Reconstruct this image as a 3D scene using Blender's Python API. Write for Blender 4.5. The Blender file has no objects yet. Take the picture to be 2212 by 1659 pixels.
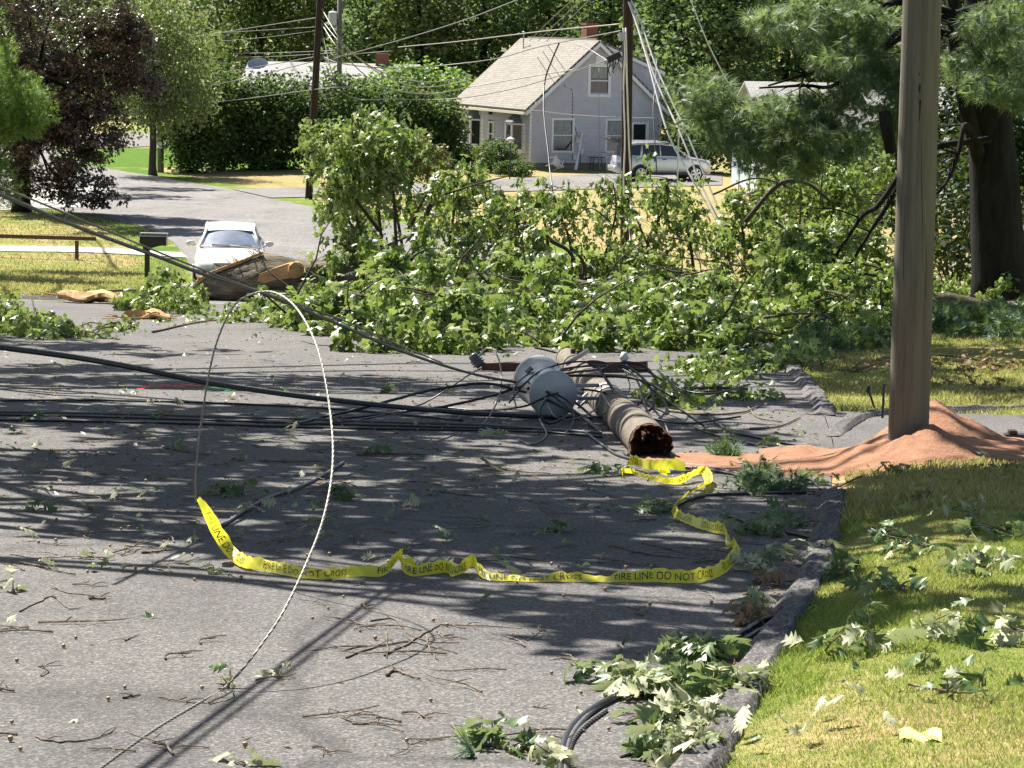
import bpy, bmesh, math, random
import numpy as np
from mathutils import Vector, Matrix, Euler
random.seed(7)
rng = np.random.default_rng(11)
SC = bpy.context.scene
COL = SC.collection
rad = math.radians
# ------------------------------------------------------------------ camera
F = 6000.0                       # focal length in pixels of a 2212 px wide picture
PITCH, ROLL = rad(7.31), rad(1.2)
CAM = Vector((0, 0, 2.0))
fwd = Vector((0, math.cos(PITCH), -math.sin(PITCH)))
up0 = Vector((0, math.sin(PITCH), math.cos(PITCH)))
r0 = Vector((1, 0, 0))
cup = up0 * math.cos(ROLL) - r0 * math.sin(ROLL)
crt = r0 * math.cos(ROLL) + up0 * math.sin(ROLL)
cd = bpy.data.cameras.new('camera'); cam = bpy.data.objects.new('camera', cd); COL.objects.link(cam)
cd.sensor_width = 36; cd.lens = 36 * F / 2212; cd.clip_end = 2000; cd.clip_start = 0.2
M = Matrix((crt, cup, -fwd)).transposed().to_4x4(); M.translation = CAM
cam.matrix_world = M
SC.camera = cam
# ------------------------------------------------------------------ light
EL = rad(52); SH = Vector((-0.62, 0.78)).normalized()      # horizontal direction towards the sun
sunv = Vector((SH.x * math.cos(EL), SH.y * math.cos(EL), math.sin(EL)))
w = bpy.data.worlds.new('World'); SC.world = w; w.use_nodes = True
nt = w.node_tree; nt.nodes.clear()
o_ = nt.nodes.new('ShaderNodeOutputWorld'); b_ = nt.nodes.new('ShaderNodeBackground'); s_ = nt.nodes.new('ShaderNodeTexSky')
s_.sky_type = 'NISHITA'; s_.sun_disc = False; s_.sun_elevation = EL
s_.sun_rotation = math.atan2(SH.x, SH.y); s_.air_density = 1.0; s_.dust_density = 1.5
b_.inputs[1].default_value = 0.05
nt.links.new(s_.outputs[0], b_.inputs[0]); nt.links.new(b_.outputs[0], o_.inputs[0])
sl = bpy.data.lights.new('sun', 'SUN'); sl.energy = 5.0; sl.angle = rad(0.53); sl.color = (1.0, 0.955, 0.88)
so = bpy.data.objects.new('sun', sl); COL.objects.link(so); so.location = (-40, 50, 60)
so.rotation_euler = sunv.to_track_quat('Z', 'Y').to_euler()
SC.view_settings.view_transform = 'Standard'; SC.view_settings.look = 'None'
SC.view_settings.exposure = 1.35; SC.view_settings.gamma = 1.0
SC.cycles.max_bounces = 6; SC.cycles.transparent_max_bounces = 6
# ------------------------------------------------------------------ pixel helpers (2212 x 1659 grid of the photo)
def ray(px, py):
    return fwd + crt * ((px - 1106) / F) + cup * ((829.5 - py) / F)
def P(px, py, Y):
    d = ray(px, py); return CAM + d * (Y / d.y)
_prof = [(1659, None), (598, None)]
pts = []
for y in (2600, 1659, 1200, 900, 750, 680, 630, 598): pts.append((y, (y - 430) / 2.0))
pts += [(575, 81), (551, 78), (508, 71.5), (470, 65), (440, 59), (412, 52.5), (388, 48.5), (365, 45.5), (345, 42.5), (322, 39),
        (300, 36), (285, 33), (272, 29), (262, 24), (250, 15)]
_Y = [-30.0]; _Z = [None]
for y, s in pts:
    t = F / s; d = fwd + up0 * ((829.5 - y) / F); p = CAM + d * t
    _Y.append(p.y); _Z.append(p.z)
_Z[0] = _Z[1] + (_Z[1] - _Z[2]) / (_Y[2] - _Y[1]) * (_Y[1] - _Y[0])
_Y.append(900.0); _Z.append(_Z[-1] + 8)
def TZ(y): return float(np.interp(y, _Y, _Z))
def G(px, py):                    # pixel -> point on the terrain
    d = ray(px, py); lo = 3.0; a = lo; prev = CAM + d * lo
    while a < 900:
        a2 = a * 1.01 + 0.02; p = CAM + d * (a2 / d.y)
        if p.z < TZ(p.y):
            l, h = a, a2
            for _ in range(25):
                m = (l + h) / 2; p = CAM + d * (m / d.y)
                if p.z < TZ(p.y): h = m
                else: l = m
            p = CAM + d * (l / d.y); p.z = TZ(p.y); return p
        a = a2
    return CAM + d * (400 / d.y)
def S(Y): return F / Y
# ------------------------------------------------------------------ tagging
def tag(o, label=None, cat=None, group=None, kind=None):
    if label: o['label'] = label
    if cat: o['category'] = cat
    if group: o['group'] = group
    if kind: o['kind'] = kind
    return o
def empty(name, loc, label, cat, rz=0.0, group=None):
    o = bpy.data.objects.new(name, None); COL.objects.link(o); o.location = loc; o.rotation_euler = (0, 0, rz)
    o.empty_display_size = 0.2
    return tag(o, label, cat, group)
def mesh_obj(name, me, mat, parent=None):
    o = bpy.data.objects.new(name, me); COL.objects.link(o)
    if mat is not None and len(me.materials) == 0: me.materials.append(mat)
    if parent is not None: o.parent = parent
    return o
def npmesh(name, V, faces, smooth=False):
    """V (n,3); faces: list of int arrays (m,k)"""
    me = bpy.data.meshes.new(name)
    V = np.asarray(V, dtype=np.float32)
    me.vertices.add(len(V)); me.vertices.foreach_set('co', V.ravel())
    loops = []; starts = []; tot = 0
    for f in faces:
        f = np.asarray(f, dtype=np.int32)
        if len(f) == 0: continue
        k = f.shape[1]
        loops.append(f.ravel()); starts.append(tot + np.arange(len(f)) * k); tot += f.size
    loops = np.concatenate(loops); starts = np.concatenate(starts).astype(np.int32)
    me.loops.add(len(loops)); me.loops.foreach_set('vertex_index', loops)
    me.polygons.add(len(starts)); me.polygons.foreach_set('loop_start', starts)
    if smooth: me.polygons.foreach_set('use_smooth', np.ones(len(starts), dtype=bool))
    me.update(calc_edges=True); me.validate()
    return me
class MB:                          # mesh collector
    def __init__(s): s.v = []; s.f = []
    def add(s, v, f):
        b = len(s.v); s.v += [tuple(p) for p in v]; s.f += [tuple(i + b for i in q) for q in f]; return s
    def box(s, x0, x1, y0, y1, z0, z1, m=None):
        v = [Vector(p) for p in ((x0,y0,z0),(x1,y0,z0),(x1,y1,z0),(x0,y1,z0),(x0,y0,z1),(x1,y0,z1),(x1,y1,z1),(x0,y1,z1))]
        if m is not None: v = [m @ p for p in v]
        return s.add(v, [(0,3,2,1),(4,5,6,7),(0,1,5,4),(1,2,6,5),(2,3,7,6),(3,0,4,7)])
    def bar(s, a, b, w, h=None, upv=(0,0,1)):
        a = Vector(a); b = Vector(b); h = h or w; d = (b - a).normalized(); u = Vector(upv)
        if abs(d.dot(u)) > .98: u = Vector((1, 0, 0))
        r = d.cross(u).normalized() * w / 2; u = r.cross(d).normalized() * h / 2
        v = [a-r-u, a+r-u, a+r+u, a-r+u, b-r-u, b+r-u, b+r+u, b-r+u]
        return s.add(v, [(0,3,2,1),(4,5,6,7),(0,1,5,4),(1,2,6,5),(2,3,7,6),(3,0,4,7)])
    def prism(s, poly, off):       # poly 3D pts (ccw), extruded by off
        off = Vector(off); n = len(poly); v = [Vector(p) for p in poly] + [Vector(p) + off for p in poly]
        return s.add(v, [tuple(range(n))[::-1], tuple(range(n, 2*n))] + [(i, (i+1) % n, n + (i+1) % n, n + i) for i in range(n)])
    def tube(s, pts, r, n=8, cap=True, jit=0.0):
        V, Fq, caps = tube_arrays(pts, r, n, jit)
        b = len(s.v); s.v += [tuple(p) for p in V]; s.f += [tuple(int(i) + b for i in q) for q in Fq]
        if cap: s.f += [tuple(i + b for i in c) for c in caps]
        return s
    def sphere(s, c, r, nu=10, nv=6, sc=(1,1,1)):
        v = []; f = []
        for j in range(nv + 1):
            t = math.pi * j / nv
            for i in range(nu):
                a = 2*math.pi*i/nu; v.append((c[0]+r*sc[0]*math.sin(t)*math.cos(a), c[1]+r*sc[1]*math.sin(t)*math.sin(a), c[2]+r*sc[2]*math.cos(t)))
        for j in range(nv):
            for i in range(nu): f.append((j*nu+i, (j+1)*nu+i, (j+1)*nu+(i+1)%nu, j*nu+(i+1)%nu))
        return s.add(v, f)
    def build(s, name, mat, parent=None, smooth=False, bevel=0):
        me = bpy.data.meshes.new(name); me.from_pydata(s.v, [], s.f)
        if smooth:
            for p in me.polygons: p.use_smooth = True
        o = mesh_obj(name, me, mat, parent)
        if bevel:
            bm = bmesh.new(); bm.from_mesh(me); bmesh.ops.remove_doubles(bm, verts=bm.verts, dist=1e-5)
            bmesh.ops.bevel(bm, geom=list(bm.edges), offset=bevel, segments=2, affect='EDGES', profile=.6)
            bm.to_mesh(me); bm.free()
        return o
def tube_arrays(pts, r, n=8, jit=0.0):
    pts = [Vector(p) for p in pts]; m = len(pts)
    if not hasattr(r, '__len__'): r = [r] * m
    V = []; u = None
    for i, p in enumerate(pts):
        d = (pts[min(i+1, m-1)] - pts[max(i-1, 0)])
        d = d.normalized() if d.length > 1e-9 else Vector((0, 0, 1))
        if u is None:
            u = Vector((0, 0, 1)) if abs(d.z) < .9 else Vector((1, 0, 0))
        u = (u - d * u.dot(d)).normalized(); q = d.cross(u)
        for k in range(n):
            a = 2*math.pi*k/n; rr = r[i] * (1 + (random.uniform(-jit, jit) if jit else 0))
            V.append(p + (u*math.cos(a) + q*math.sin(a)) * rr)
    Fq = [(i*n+k, i*n+(k+1) % n, (i+1)*n+(k+1) % n, (i+1)*n+k) for i in range(m-1) for k in range(n)]
    return V, Fq, [tuple(range(n))[::-1], tuple((m-1)*n + k for k in range(n))]
def spline(pts, n=8):              # Catmull-Rom
    p = [Vector(q) for q in pts]
    if len(p) < 3:
        return [p[0].lerp(p[1], i/n) for i in range(n+1)]
    p = [2*p[0]-p[1]] + p + [2*p[-1]-p[-2]]; out = []
    for i in range(1, len(p)-2):
        a, b, c, d = p[i-1:i+3]
        for k in range(n):
            t = k/n; out.append(.5*((2*b)+(c-a)*t+(2*a-5*b+4*c-d)*t*t+(3*b-a-3*c+d)*t*t*t))
    out.append(p[-2]); return out
# ------------------------------------------------------------------ materials
def newmat(name):
    m = bpy.data.materials.new(name); m.use_nodes = True
    nt = m.node_tree; return m, nt, nt.nodes['Principled BSDF'], nt.nodes['Material Output']
def N(nt, t, **k):
    n = nt.nodes.new(t)
    for a, b in k.items(): setattr(n, a, b)
    return n
def mix(nt, fac, a, b, mode='MIX'):
    n = N(nt, 'ShaderNodeMix', data_type='RGBA', blend_type=mode)
    for i, v in ((0, fac), (6, a), (7, b)):
        if hasattr(v, 'links') or isinstance(v, bpy.types.NodeSocket): nt.links.new(v, n.inputs[i])
        elif i == 0: n.inputs[0].default_value = v
        else: n.inputs[i].default_value = (*v, 1) if len(v) == 3 else v
    return n.outputs[2]
def noise(nt, scale, detail=4, rough=.6, coord=None, vec=(1,1,1)):
    n = N(nt, 'ShaderNodeTexNoise'); n.inputs['Scale'].default_value = scale; n.inputs['Detail'].default_value = detail; n.inputs['Roughness'].default_value = rough
    tc = N(nt, 'ShaderNodeTexCoord'); mp = N(nt, 'ShaderNodeMapping'); mp.inputs['Scale'].default_value = vec
    nt.links.new(tc.outputs[coord or 'Object'], mp.inputs[0]); nt.links.new(mp.outputs[0], n.inputs['Vector'])
    return n.outputs[0]
def ramp(nt, fac, stops):
    r = N(nt, 'ShaderNodeValToRGB'); cr = r.color_ramp
    while len(cr.elements) < len(stops): cr.elements.new(.5)
    for e, (p, c) in zip(cr.elements, stops):
        e.position = p; e.color = (*c, 1) if hasattr(c, '__len__') else (c, c, c, 1)
    nt.links.new(fac, r.inputs[0]); return r.outputs[0]
def bump(nt, bsdf, h, strength=.3, dist=.02):
    b = N(nt, 'ShaderNodeBump'); b.inputs['Strength'].default_value = strength; b.inputs['Distance'].default_value = dist
    nt.links.new(h, b.inputs['Height']); nt.links.new(b.outputs[0], bsdf.inputs['Normal'])
def mat_simple(name, c, rough=.6, metal=0, var=.15, scale=6, vec=(1,1,1), bs=.15, spec=None, coat=0):
    m, nt, b, o = newmat(name)
    n = noise(nt, scale, 5, .6, vec=vec)
    lo = tuple(x*(1-var) for x in c); hi = tuple(min(1, x*(1+var)) for x in c)
    nt.links.new(ramp(nt, n, [(.3, lo), (.7, hi)]), b.inputs['Base Color'])
    b.inputs['Roughness'].default_value = rough; b.inputs['Metallic'].default_value = metal
    if spec is not None: b.inputs['Specular IOR Level'].default_value = spec
    if coat: b.inputs['Coat Weight'].default_value = coat; b.inputs['Coat Roughness'].default_value = .05
    if bs: bump(nt, b, n, bs, .01)
    return m
def mat_leaf(name, cols, back=None, trans=.3, rough=.45, backmix=.7, hue=.0, spec=.5):
    m, nt, b, o = newmat(name)
    g = N(nt, 'ShaderNodeNewGeometry'); st = [(i/(max(1, len(cols)-1)), c) for i, c in enumerate(cols)]
    c = ramp(nt, g.outputs['Random Per Island'], st)
    n = noise(nt, .9, 3, .6)
    c = mix(nt, n, c, tuple(x*.62 for x in cols[0]), 'MIX') if hue else c
    if back:
        mu = N(nt, 'ShaderNodeMath', operation='MULTIPLY'); mu.inputs[1].default_value = backmix
        nt.links.new(g.outputs['Backfacing'], mu.inputs[0]); c = mix(nt, mu.outputs[0], c, back)
    nt.links.new(c, b.inputs['Base Color']); b.inputs['Roughness'].default_value = rough; b.inputs['Specular IOR Level'].default_value = spec
    t = N(nt, 'ShaderNodeBsdfTranslucent'); cc = mix(nt, .5, c, (.32, .45, .06), 'MIX'); nt.links.new(cc, t.inputs[0])
    ms = N(nt, 'ShaderNodeMixShader'); ms.inputs[0].default_value = trans
    nt.links.new(b.outputs[0], ms.inputs[1]); nt.links.new(t.outputs[0], ms.inputs[2]); nt.links.new(ms.outputs[0], o.inputs[0])
    return m
def mat_bark(name, c1, c2, scale=5, vec=(1,1,.25), bs=.8, rough=.9):
    m, nt, b, o = newmat(name)
    n = noise(nt, scale, 8, .7, vec=vec)
    nt.links.new(ramp(nt, n, [(.32, c1), (.5, tuple((a+b_)/2 for a, b_ in zip(c1, c2))), (.68, c2)]), b.inputs['Base Color'])
    b.inputs['Roughness'].default_value = rough; b.inputs['Specular IOR Level'].default_value = .2; bump(nt, b, n, bs, .05)
    return m
def mat_glass(name, c=(.02,.025,.03), rough=.06):
    m, nt, b, o = newmat(name); b.inputs['Base Color'].default_value = (*c, 1); b.inputs['Roughness'].default_value = rough
    b.inputs['Specular IOR Level'].default_value = .8; return m
MT = {}
MT['oak'] = mat_leaf('oak_leaf', [(.010,.030,.006), (.024,.062,.008), (.055,.115,.013), (.12,.19,.022), (.30,.36,.12), (.50,.53,.26)], (.32,.38,.16), .32, .38, .5, 0, .5)  # palest stops paint sunlit highlights and lit undersides into random leaves
MT['grassdry'] = mat_leaf('dry_grass_blade', [(.20,.24,.06), (.38,.33,.13), (.50,.39,.19), (.55,.42,.24)], None, .4, .6)
MT['shadeleaf'] = mat_leaf('shade_darkened_leaf', [(.008,.022,.008), (.018,.045,.014), (.035,.075,.022)], None, .12, .6, .5, 0, .3)  # leaf colour darkened to paint in the deep shade at the right
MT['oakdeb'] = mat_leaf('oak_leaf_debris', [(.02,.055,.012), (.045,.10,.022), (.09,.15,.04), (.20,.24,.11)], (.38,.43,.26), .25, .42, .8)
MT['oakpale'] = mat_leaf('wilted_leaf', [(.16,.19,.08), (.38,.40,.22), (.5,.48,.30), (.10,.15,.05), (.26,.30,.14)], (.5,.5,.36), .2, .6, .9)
MT['maroon'] = mat_leaf('maroon_leaf', [(.02,.012,.014), (.035,.018,.02), (.06,.035,.03), (.09,.05,.03)], (.16,.10,.10), .10, .38, .6)
MT['olive'] = mat_leaf('olive_leaf', [(.07,.10,.03), (.12,.16,.06), (.18,.22,.09)], (.26,.30,.16), .35, .5, .6)
MT['hedge'] = mat_leaf('hedge_leaf', [(.02,.05,.014), (.04,.085,.025), (.06,.12,.04)], (.10,.16,.07), .28, .6, .5, 0, .25)
MT['wood'] = mat_leaf('forest_leaf', [(.03,.065,.025), (.055,.105,.042), (.085,.15,.065), (.15,.225,.11)], (.18,.25,.15), .36, .6, .5, 0, .3)
MT['bright'] = mat_leaf('bright_leaf', [(.06,.14,.02), (.10,.21,.03), (.14,.26,.04)], (.2,.3,.1), .4, .45, .5)
MT['conifer'] = mat_leaf('conifer_leaf', [(.04,.07,.02), (.075,.11,.035), (.12,.155,.06)], None, .22, .7, .5, 0, .2)
MT['pine'] = mat_leaf('pine_needle', [(.07,.115,.06), (.16,.22,.125), (.31,.38,.26)], None, .40, .5)
MT['pinelow'] = mat_leaf('pine_needle_blue', [(.05,.12,.06), (.09,.17,.08), (.12,.2,.09)], None, .2, .5)
MT['rust'] = mat_leaf('turning_leaf', [(.08,.12,.02), (.15,.15,.03), (.22,.14,.04), (.10,.14,.03)], (.2,.2,.1), .3, .5, .5)
MT['brownleaf'] = mat_leaf('dead_leaf', [(.12,.06,.03), (.22,.12,.06), (.32,.2,.11)], (.3,.2,.12), .15, .7, .5)
MT['bark'] = mat_bark('oak_bark', (.03,.024,.018), (.17,.14,.10), 7)
MT['barktrunk'] = mat_bark('fallen_oak_bark', (.02,.016,.011), (.30,.25,.17), 9, (.2,1,1), 1.0)
MT['barkdark'] = mat_bark('pine_bark', (.009,.008,.007), (.035,.029,.025), 7, (1,1,.2))  # bark colour darkened to put the pine trunk's shade into it
MT['twig'] = mat_bark('twig_bark', (.08,.06,.045), (.30,.24,.17), 30, (1,1,1), .4)
MT['twigd'] = mat_bark('dark_twig_bark', (.03,.024,.02), (.13,.10,.08), 30, (1,1,1), .4)
MT['pole_new'] = mat_bark('new_pole_wood', (.115,.105,.08), (.225,.205,.155), 9, (2.2,2.2,.10), .35, .8)
MT['pole_old'] = mat_bark('old_pole_wood', (.10,.082,.066), (.28,.24,.19), 9, (2,2,.5), .5)
MT['pole_mid'] = mat_bark('creosote_pole_wood', (.022,.016,.012), (.075,.052,.04), 12, (3,3,.15), .5)
MT['rawwood'] = mat_bark('split_wood', (.40,.22,.09), (.62,.42,.21), 14, (.2,1,1), .4, .8)
MT['rotten'] = mat_bark('rotten_wood', (.025,.014,.009), (.20,.10,.05), 22, (1,1,1), 1.0)
MT['redwood'] = mat_simple('red_stained_wood', (.12,.055,.038), .8, var=.35, scale=12, vec=(1,1,4))
MT['rubber'] = mat_simple('black_cable', (.018,.018,.02), .42, var=.3, scale=30)
MT['cablegrey'] = mat_simple('weathered_cable', (.13,.125,.12), .5, var=.3, scale=30)
MT['steel'] = mat_simple('steel_strand', (.27,.25,.21), .5, .3, var=.25, scale=40)
MT['galv'] = mat_simple('galvanised', (.42,.43,.44), .45, .75, var=.15)
MT['whitewire'] = mat_simple('bright_wire', (.72,.70,.66), .45, .1, var=.1)
MT['tank'] = mat_simple('grey_tank_paint', (.58,.57,.53), .35, .05, var=.12, scale=4, coat=.3)
MT['tankend'] = mat_simple('tank_bottom_grey', (.19,.205,.22), .5, .05, var=.15, scale=6)  # darker, bluer grey than the tank side
MT['ceramic'] = mat_simple('glazed_ceramic', (.10,.09,.10), .15, var=.2)
MT['black'] = mat_simple('black_paint', (.015,.015,.016), .4, var=.3)
MT['tyre'] = mat_simple('tyre_rubber', (.02,.02,.02), .8, var=.3)
MT['carwhite'] = mat_simple('white_car_paint', (.78,.77,.72), .25, 0, var=.03, bs=0, coat=.8)
MT['carsilver'] = mat_simple('silver_car_paint', (.55,.56,.57), .3, .45, var=.04, bs=0, coat=.8)
MT['alloy'] = mat_simple('alloy_wheel', (.6,.6,.6), .3, .8, var=.05, bs=0)
MT['plasticd'] = mat_simple('dark_plastic', (.03,.03,.032), .6, var=.1)
MT['lamp'] = mat_simple('lamp_lens', (.75,.77,.78), .1, .2, var=.05, bs=0)
MT['redlamp'] = mat_simple('tail_lens', (.35,.02,.02), .2, var=.05, bs=0)
MT['glass'] = mat_glass('window_glass')
MT['carglass'] = mat_glass('car_glass', (.03,.035,.04), .03)
MT['trim'] = mat_simple('white_trim', (.78,.78,.80), .5, var=.04, bs=0)
MT['gutter'] = mat_simple('cream_gutter', (.66,.62,.50), .5, var=.06, bs=0)
MT['brick'] = mat_simple('red_brick', (.21,.09,.06), .9, var=.35, scale=25)
MT['concrete'] = mat_simple('concrete', (.36,.34,.31), .9, var=.2, scale=8)
MT['found'] = mat_simple('foundation', (.22,.21,.18), .9, var=.2, scale=8)
MT['curtain'] = mat_simple('curtain', (.30,.32,.33), .9, var=.4, scale=5, vec=(6,6,.6), bs=0)
def mat_siding(name, c):
    m, nt, b, o = newmat(name)
    tc = N(nt, 'ShaderNodeTexCoord'); sp = N(nt, 'ShaderNodeSeparateXYZ'); nt.links.new(tc.outputs['Object'], sp.inputs[0])
    n = noise(nt, 3, 4, .5); nt.links.new(ramp(nt, n, [(.3, tuple(x*.92 for x in c)), (.7, tuple(x*1.05 for x in c))]), b.inputs['Base Color'])
    b.inputs['Roughness'].default_value = .6
    return m
MT['siding'] = mat_siding('lavender_grey_siding', (.55,.54,.59))
MT['siding_blue'] = mat_siding('pale_blue_siding', (.52,.60,.64))
MT['siding_white'] = mat_siding('white_siding', (.66,.66,.64))
def mat_shingle(name, c):
    m, nt, b, o = newmat(name)
    tc = N(nt, 'ShaderNodeTexCoord'); br = N(nt, 'ShaderNodeTexBrick'); nt.links.new(tc.outputs['UV'], br.inputs['Vector'])
    br.inputs['Scale'].default_value = 1; br.inputs['Brick Width'].default_value = .30; br.inputs['Row Height'].default_value = .14
    br.inputs['Mortar Size'].default_value = .012; br.inputs['Mortar'].default_value = tuple(x*.45 for x in c) + (1,)
    br.inputs['Color1'].default_value = tuple(x*.86 for x in c) + (1,); br.inputs['Color2'].default_value = tuple(x*1.12 for x in c) + (1,)
    n = noise(nt, .7, 4, .6); c2 = mix(nt, n, br.outputs[0], (.75, .72, .68), 'MULTIPLY')
    nt.links.new(c2, b.inputs['Base Color']); b.inputs['Roughness'].default_value = .95; bump(nt, b, br.outputs[1], -.4, .02)
    return m
MT['shingle'] = mat_shingle('tan_shingle', (.30,.275,.24))
MT['shinglegrey'] = mat_shingle('grey_shingle', (.40,.40,.39))
def mat_asphalt(name, base, warm=1.0, fine=90):
    m, nt, b, o = newmat(name)
    v = N(nt, 'ShaderNodeTexVoronoi'); v.inputs['Scale'].default_value = fine
    tc = N(nt, 'ShaderNodeTexCoord'); nt.links.new(tc.outputs['Object'], v.inputs['Vector'])
    bw = N(nt, 'ShaderNodeRGBToBW'); nt.links.new(v.outputs['Color'], bw.inputs[0])
    n1 = noise(nt, fine*.45, 3, .7); n2 = noise(nt, .35, 5, .6); n3 = noise(nt, 4, 4, .6)
    k = base
    c = ramp(nt, bw.outputs[0], [(0, (k*.22, k*.215, k*.21)), (.4, (k*.68, k*.655, k*.63)), (.72, (k*1.35, k*1.27, k*1.2)), (1, (k*3.2, k*2.95, k*2.7))])
    c = mix(nt, .30, c, ramp(nt, n1, [(.35, (k*.4,)*3), (.65, (k*1.6, k*1.55, k*1.5))]))
    c = mix(nt, .8, c, ramp(nt, n2, [(.3, (.74, .73, .73)), (.7, (1.16, 1.12, 1.07))]), 'MULTIPLY')
    c = mix(nt, .5, c, ramp(nt, n3, [(.3, (.86,)*3), (.7, (1.08,)*3)]), 'MULTIPLY')
    vc = N(nt, 'ShaderNodeTexVoronoi', feature='DISTANCE_TO_EDGE'); vc.inputs['Scale'].default_value = .23
    nz = N(nt, 'ShaderNodeTexNoise'); nz.inputs['Scale'].default_value = 1.1; nz.inputs['Detail'].default_value = 8; nt.links.new(tc.outputs['Object'], nz.inputs['Vector'])
    mv = N(nt, 'ShaderNodeMix', data_type='VECTOR'); mv.inputs[0].default_value = .25; nt.links.new(tc.outputs['Object'], mv.inputs[4]); nt.links.new(nz.outputs['Color'], mv.inputs[5]); 
    sc_ = N(nt, 'ShaderNodeVectorMath', operation='SCALE'); sc_.inputs['Scale'].default_value = 1.0; nt.links.new(mv.outputs[1], sc_.inputs[0]); nt.links.new(sc_.outputs[0], vc.inputs['Vector'])
    c = mix(nt, .55, c, ramp(nt, vc.outputs['Distance'], [(0, (.25,)*3), (.012, (1,)*3)]), 'MULTIPLY')
    c = mix(nt, .6, c, ramp(nt, noise(nt, .9, 6, .7, vec=(1,.35,1)), [(.36, (.62,.62,.63)), (.5, (1,)*3)]), 'MULTIPLY')
    nt.links.new(c, b.inputs['Base Color']); b.inputs['Roughness'].default_value = .85; b.inputs['Specular IOR Level'].default_value = .35
    bump(nt, b, v.outputs['Distance'], .5, .006)
    return m
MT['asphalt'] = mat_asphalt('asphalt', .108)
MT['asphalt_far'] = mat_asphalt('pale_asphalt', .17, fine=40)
MT['berm'] = mat_asphalt('berm_asphalt', .10, fine=70)
MT['path'] = mat_simple('concrete_path', (.42,.41,.38), .9, var=.12, scale=3)
def mat_dirt():
    m, nt, b, o = newmat('orange_dirt')
    n = noise(nt, 7, 10, .7); n2 = noise(nt, 45, 4, .7)
    c = ramp(nt, n, [(.3, (.24,.115,.066)), (.7, (.40,.22,.135))]); c = mix(nt, .5, c, ramp(nt, n2, [(.35, (.6,)*3), (.6, (1.15,)*3)]), 'MULTIPLY')
    nt.links.new(c, b.inputs['Base Color']); b.inputs['Roughness'].default_value = .95; b.inputs['Specular IOR Level'].default_value = .15
    bump(nt, b, n2, .6, .03); return m
MT['dirt'] = mat_dirt()
def mat_ground():
    m, nt, b, o = newmat('lawn_ground')
    at = N(nt, 'ShaderNodeAttribute', attribute_name='dry'); 
    n1 = noise(nt, .55, 5, .65); n2 = noise(nt, 3.2, 5, .7); n3 = noise(nt, 40, 4, .8)
    ad = N(nt, 'ShaderNodeMath', operation='ADD'); nt.links.new(at.outputs['Fac'], ad.inputs[0])
    su = N(nt, 'ShaderNodeMath', operation='MULTIPLY_ADD'); nt.links.new(n1, su.inputs[0]); su.inputs[1].default_value = 1.7; su.inputs[2].default_value = -.85
    nt.links.new(su.outputs[0], ad.inputs[1])
    ad2 = N(nt, 'ShaderNodeMath', operation='MULTIPLY_ADD'); nt.links.new(n2, ad2.inputs[0]); ad2.inputs[1].default_value = .7; nt.links.new(ad.outputs[0], ad2.inputs[2])
    c = ramp(nt, ad2.outputs[0], [(.25, (.09,.18,.02)), (.5, (.19,.25,.05)), (.75, (.31,.30,.11)), (1.0, (.42,.31,.16))])
    c = mix(nt, .75, c, ramp(nt, n3, [(.3, (.55,)*3), (.7, (1.2,)*3)]), 'MULTIPLY')
    n4 = noise(nt, 7, 6, .75); n5 = noise(nt, 1.6, 6, .7, vec=(1,1.6,1))
    c = mix(nt, .85, c, ramp(nt, n4, [(.34, (.55,.58,.5)), (.62, (1.18,1.15,1.1))]), 'MULTIPLY')
    c = mix(nt, ramp(nt, n5, [(.50, 0), (.66, .75)]), c, (.13,.17,.045))
    nt.links.new(c, b.inputs['Base Color']); b.inputs['Roughness'].default_value = 1; b.inputs['Specular IOR Level'].default_value = .1
    bump(nt, b, n3, .6, .04); return m
MT['lawn'] = mat_ground()
MT['windscreen'] = mat_simple('sky_toned_windscreen', (.50,.56,.64), .04, .75, var=.35, scale=1.6, bs=0)  # pale blue blotchy metallic colour painted in for the sky's reflection
MT['grass'] = mat_leaf('grass_blade', [(.15,.25,.03), (.23,.33,.05), (.36,.38,.10), (.48,.41,.19), (.52,.40,.22)], None, .4, .6)
MT['grassg'] = mat_leaf('green_grass_blade', [(.16,.25,.04), (.23,.33,.06), (.30,.37,.09), (.36,.36,.13)], None, .4, .6)
# ------------------------------------------------------------------ terrain, roads
def edge_fn(pxs):
    q = sorted([(G(*p).y, G(*p).x) for p in pxs]); ys = [a for a, _ in q]; xs = [b for _, b in q]
    return ys, xs
RY, RX = edge_fn([(1500,1659), (1600,1480), (1690,1330), (1752,1235), (1785,1120), (1795,1060), (1800,960), (1775,880), (1735,825), (1700,790), (1640,740), (1560,680), (1430,610), (1180,540), (745,462), (580,428), (480,405), (350,383), (245,366), (100,345)])
RY = [0] + RY; RX = [-2.2] + RX
LY, LX = edge_fn([(418,610), (408,565), (372,522), (320,492), (210,468), (60,445)])
def RE(y): return float(np.interp(y, RY, RX))
YK = G(200, 652).y                 # where the left kerb crosses
def LE(y): return float(np.interp(y, LY, LX))
def strip(name, rows, mat, dz, ncol=12, kind='structure'):
    V = []; 
    for (y, a, b) in rows:
        for k in range(ncol+1):
            V.append((a+(b-a)*k/ncol, y, TZ(y)+dz))
    Fc = [(i*(ncol+1)+k, i*(ncol+1)+k+1, (i+1)*(ncol+1)+k+1, (i+1)*(ncol+1)+k) for i in range(len(rows)-1) for k in range(ncol)]
    o = mesh_obj(name, npmesh(name, V, [np.array(Fc)]), mat); tag(o, kind=kind); return o
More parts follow.
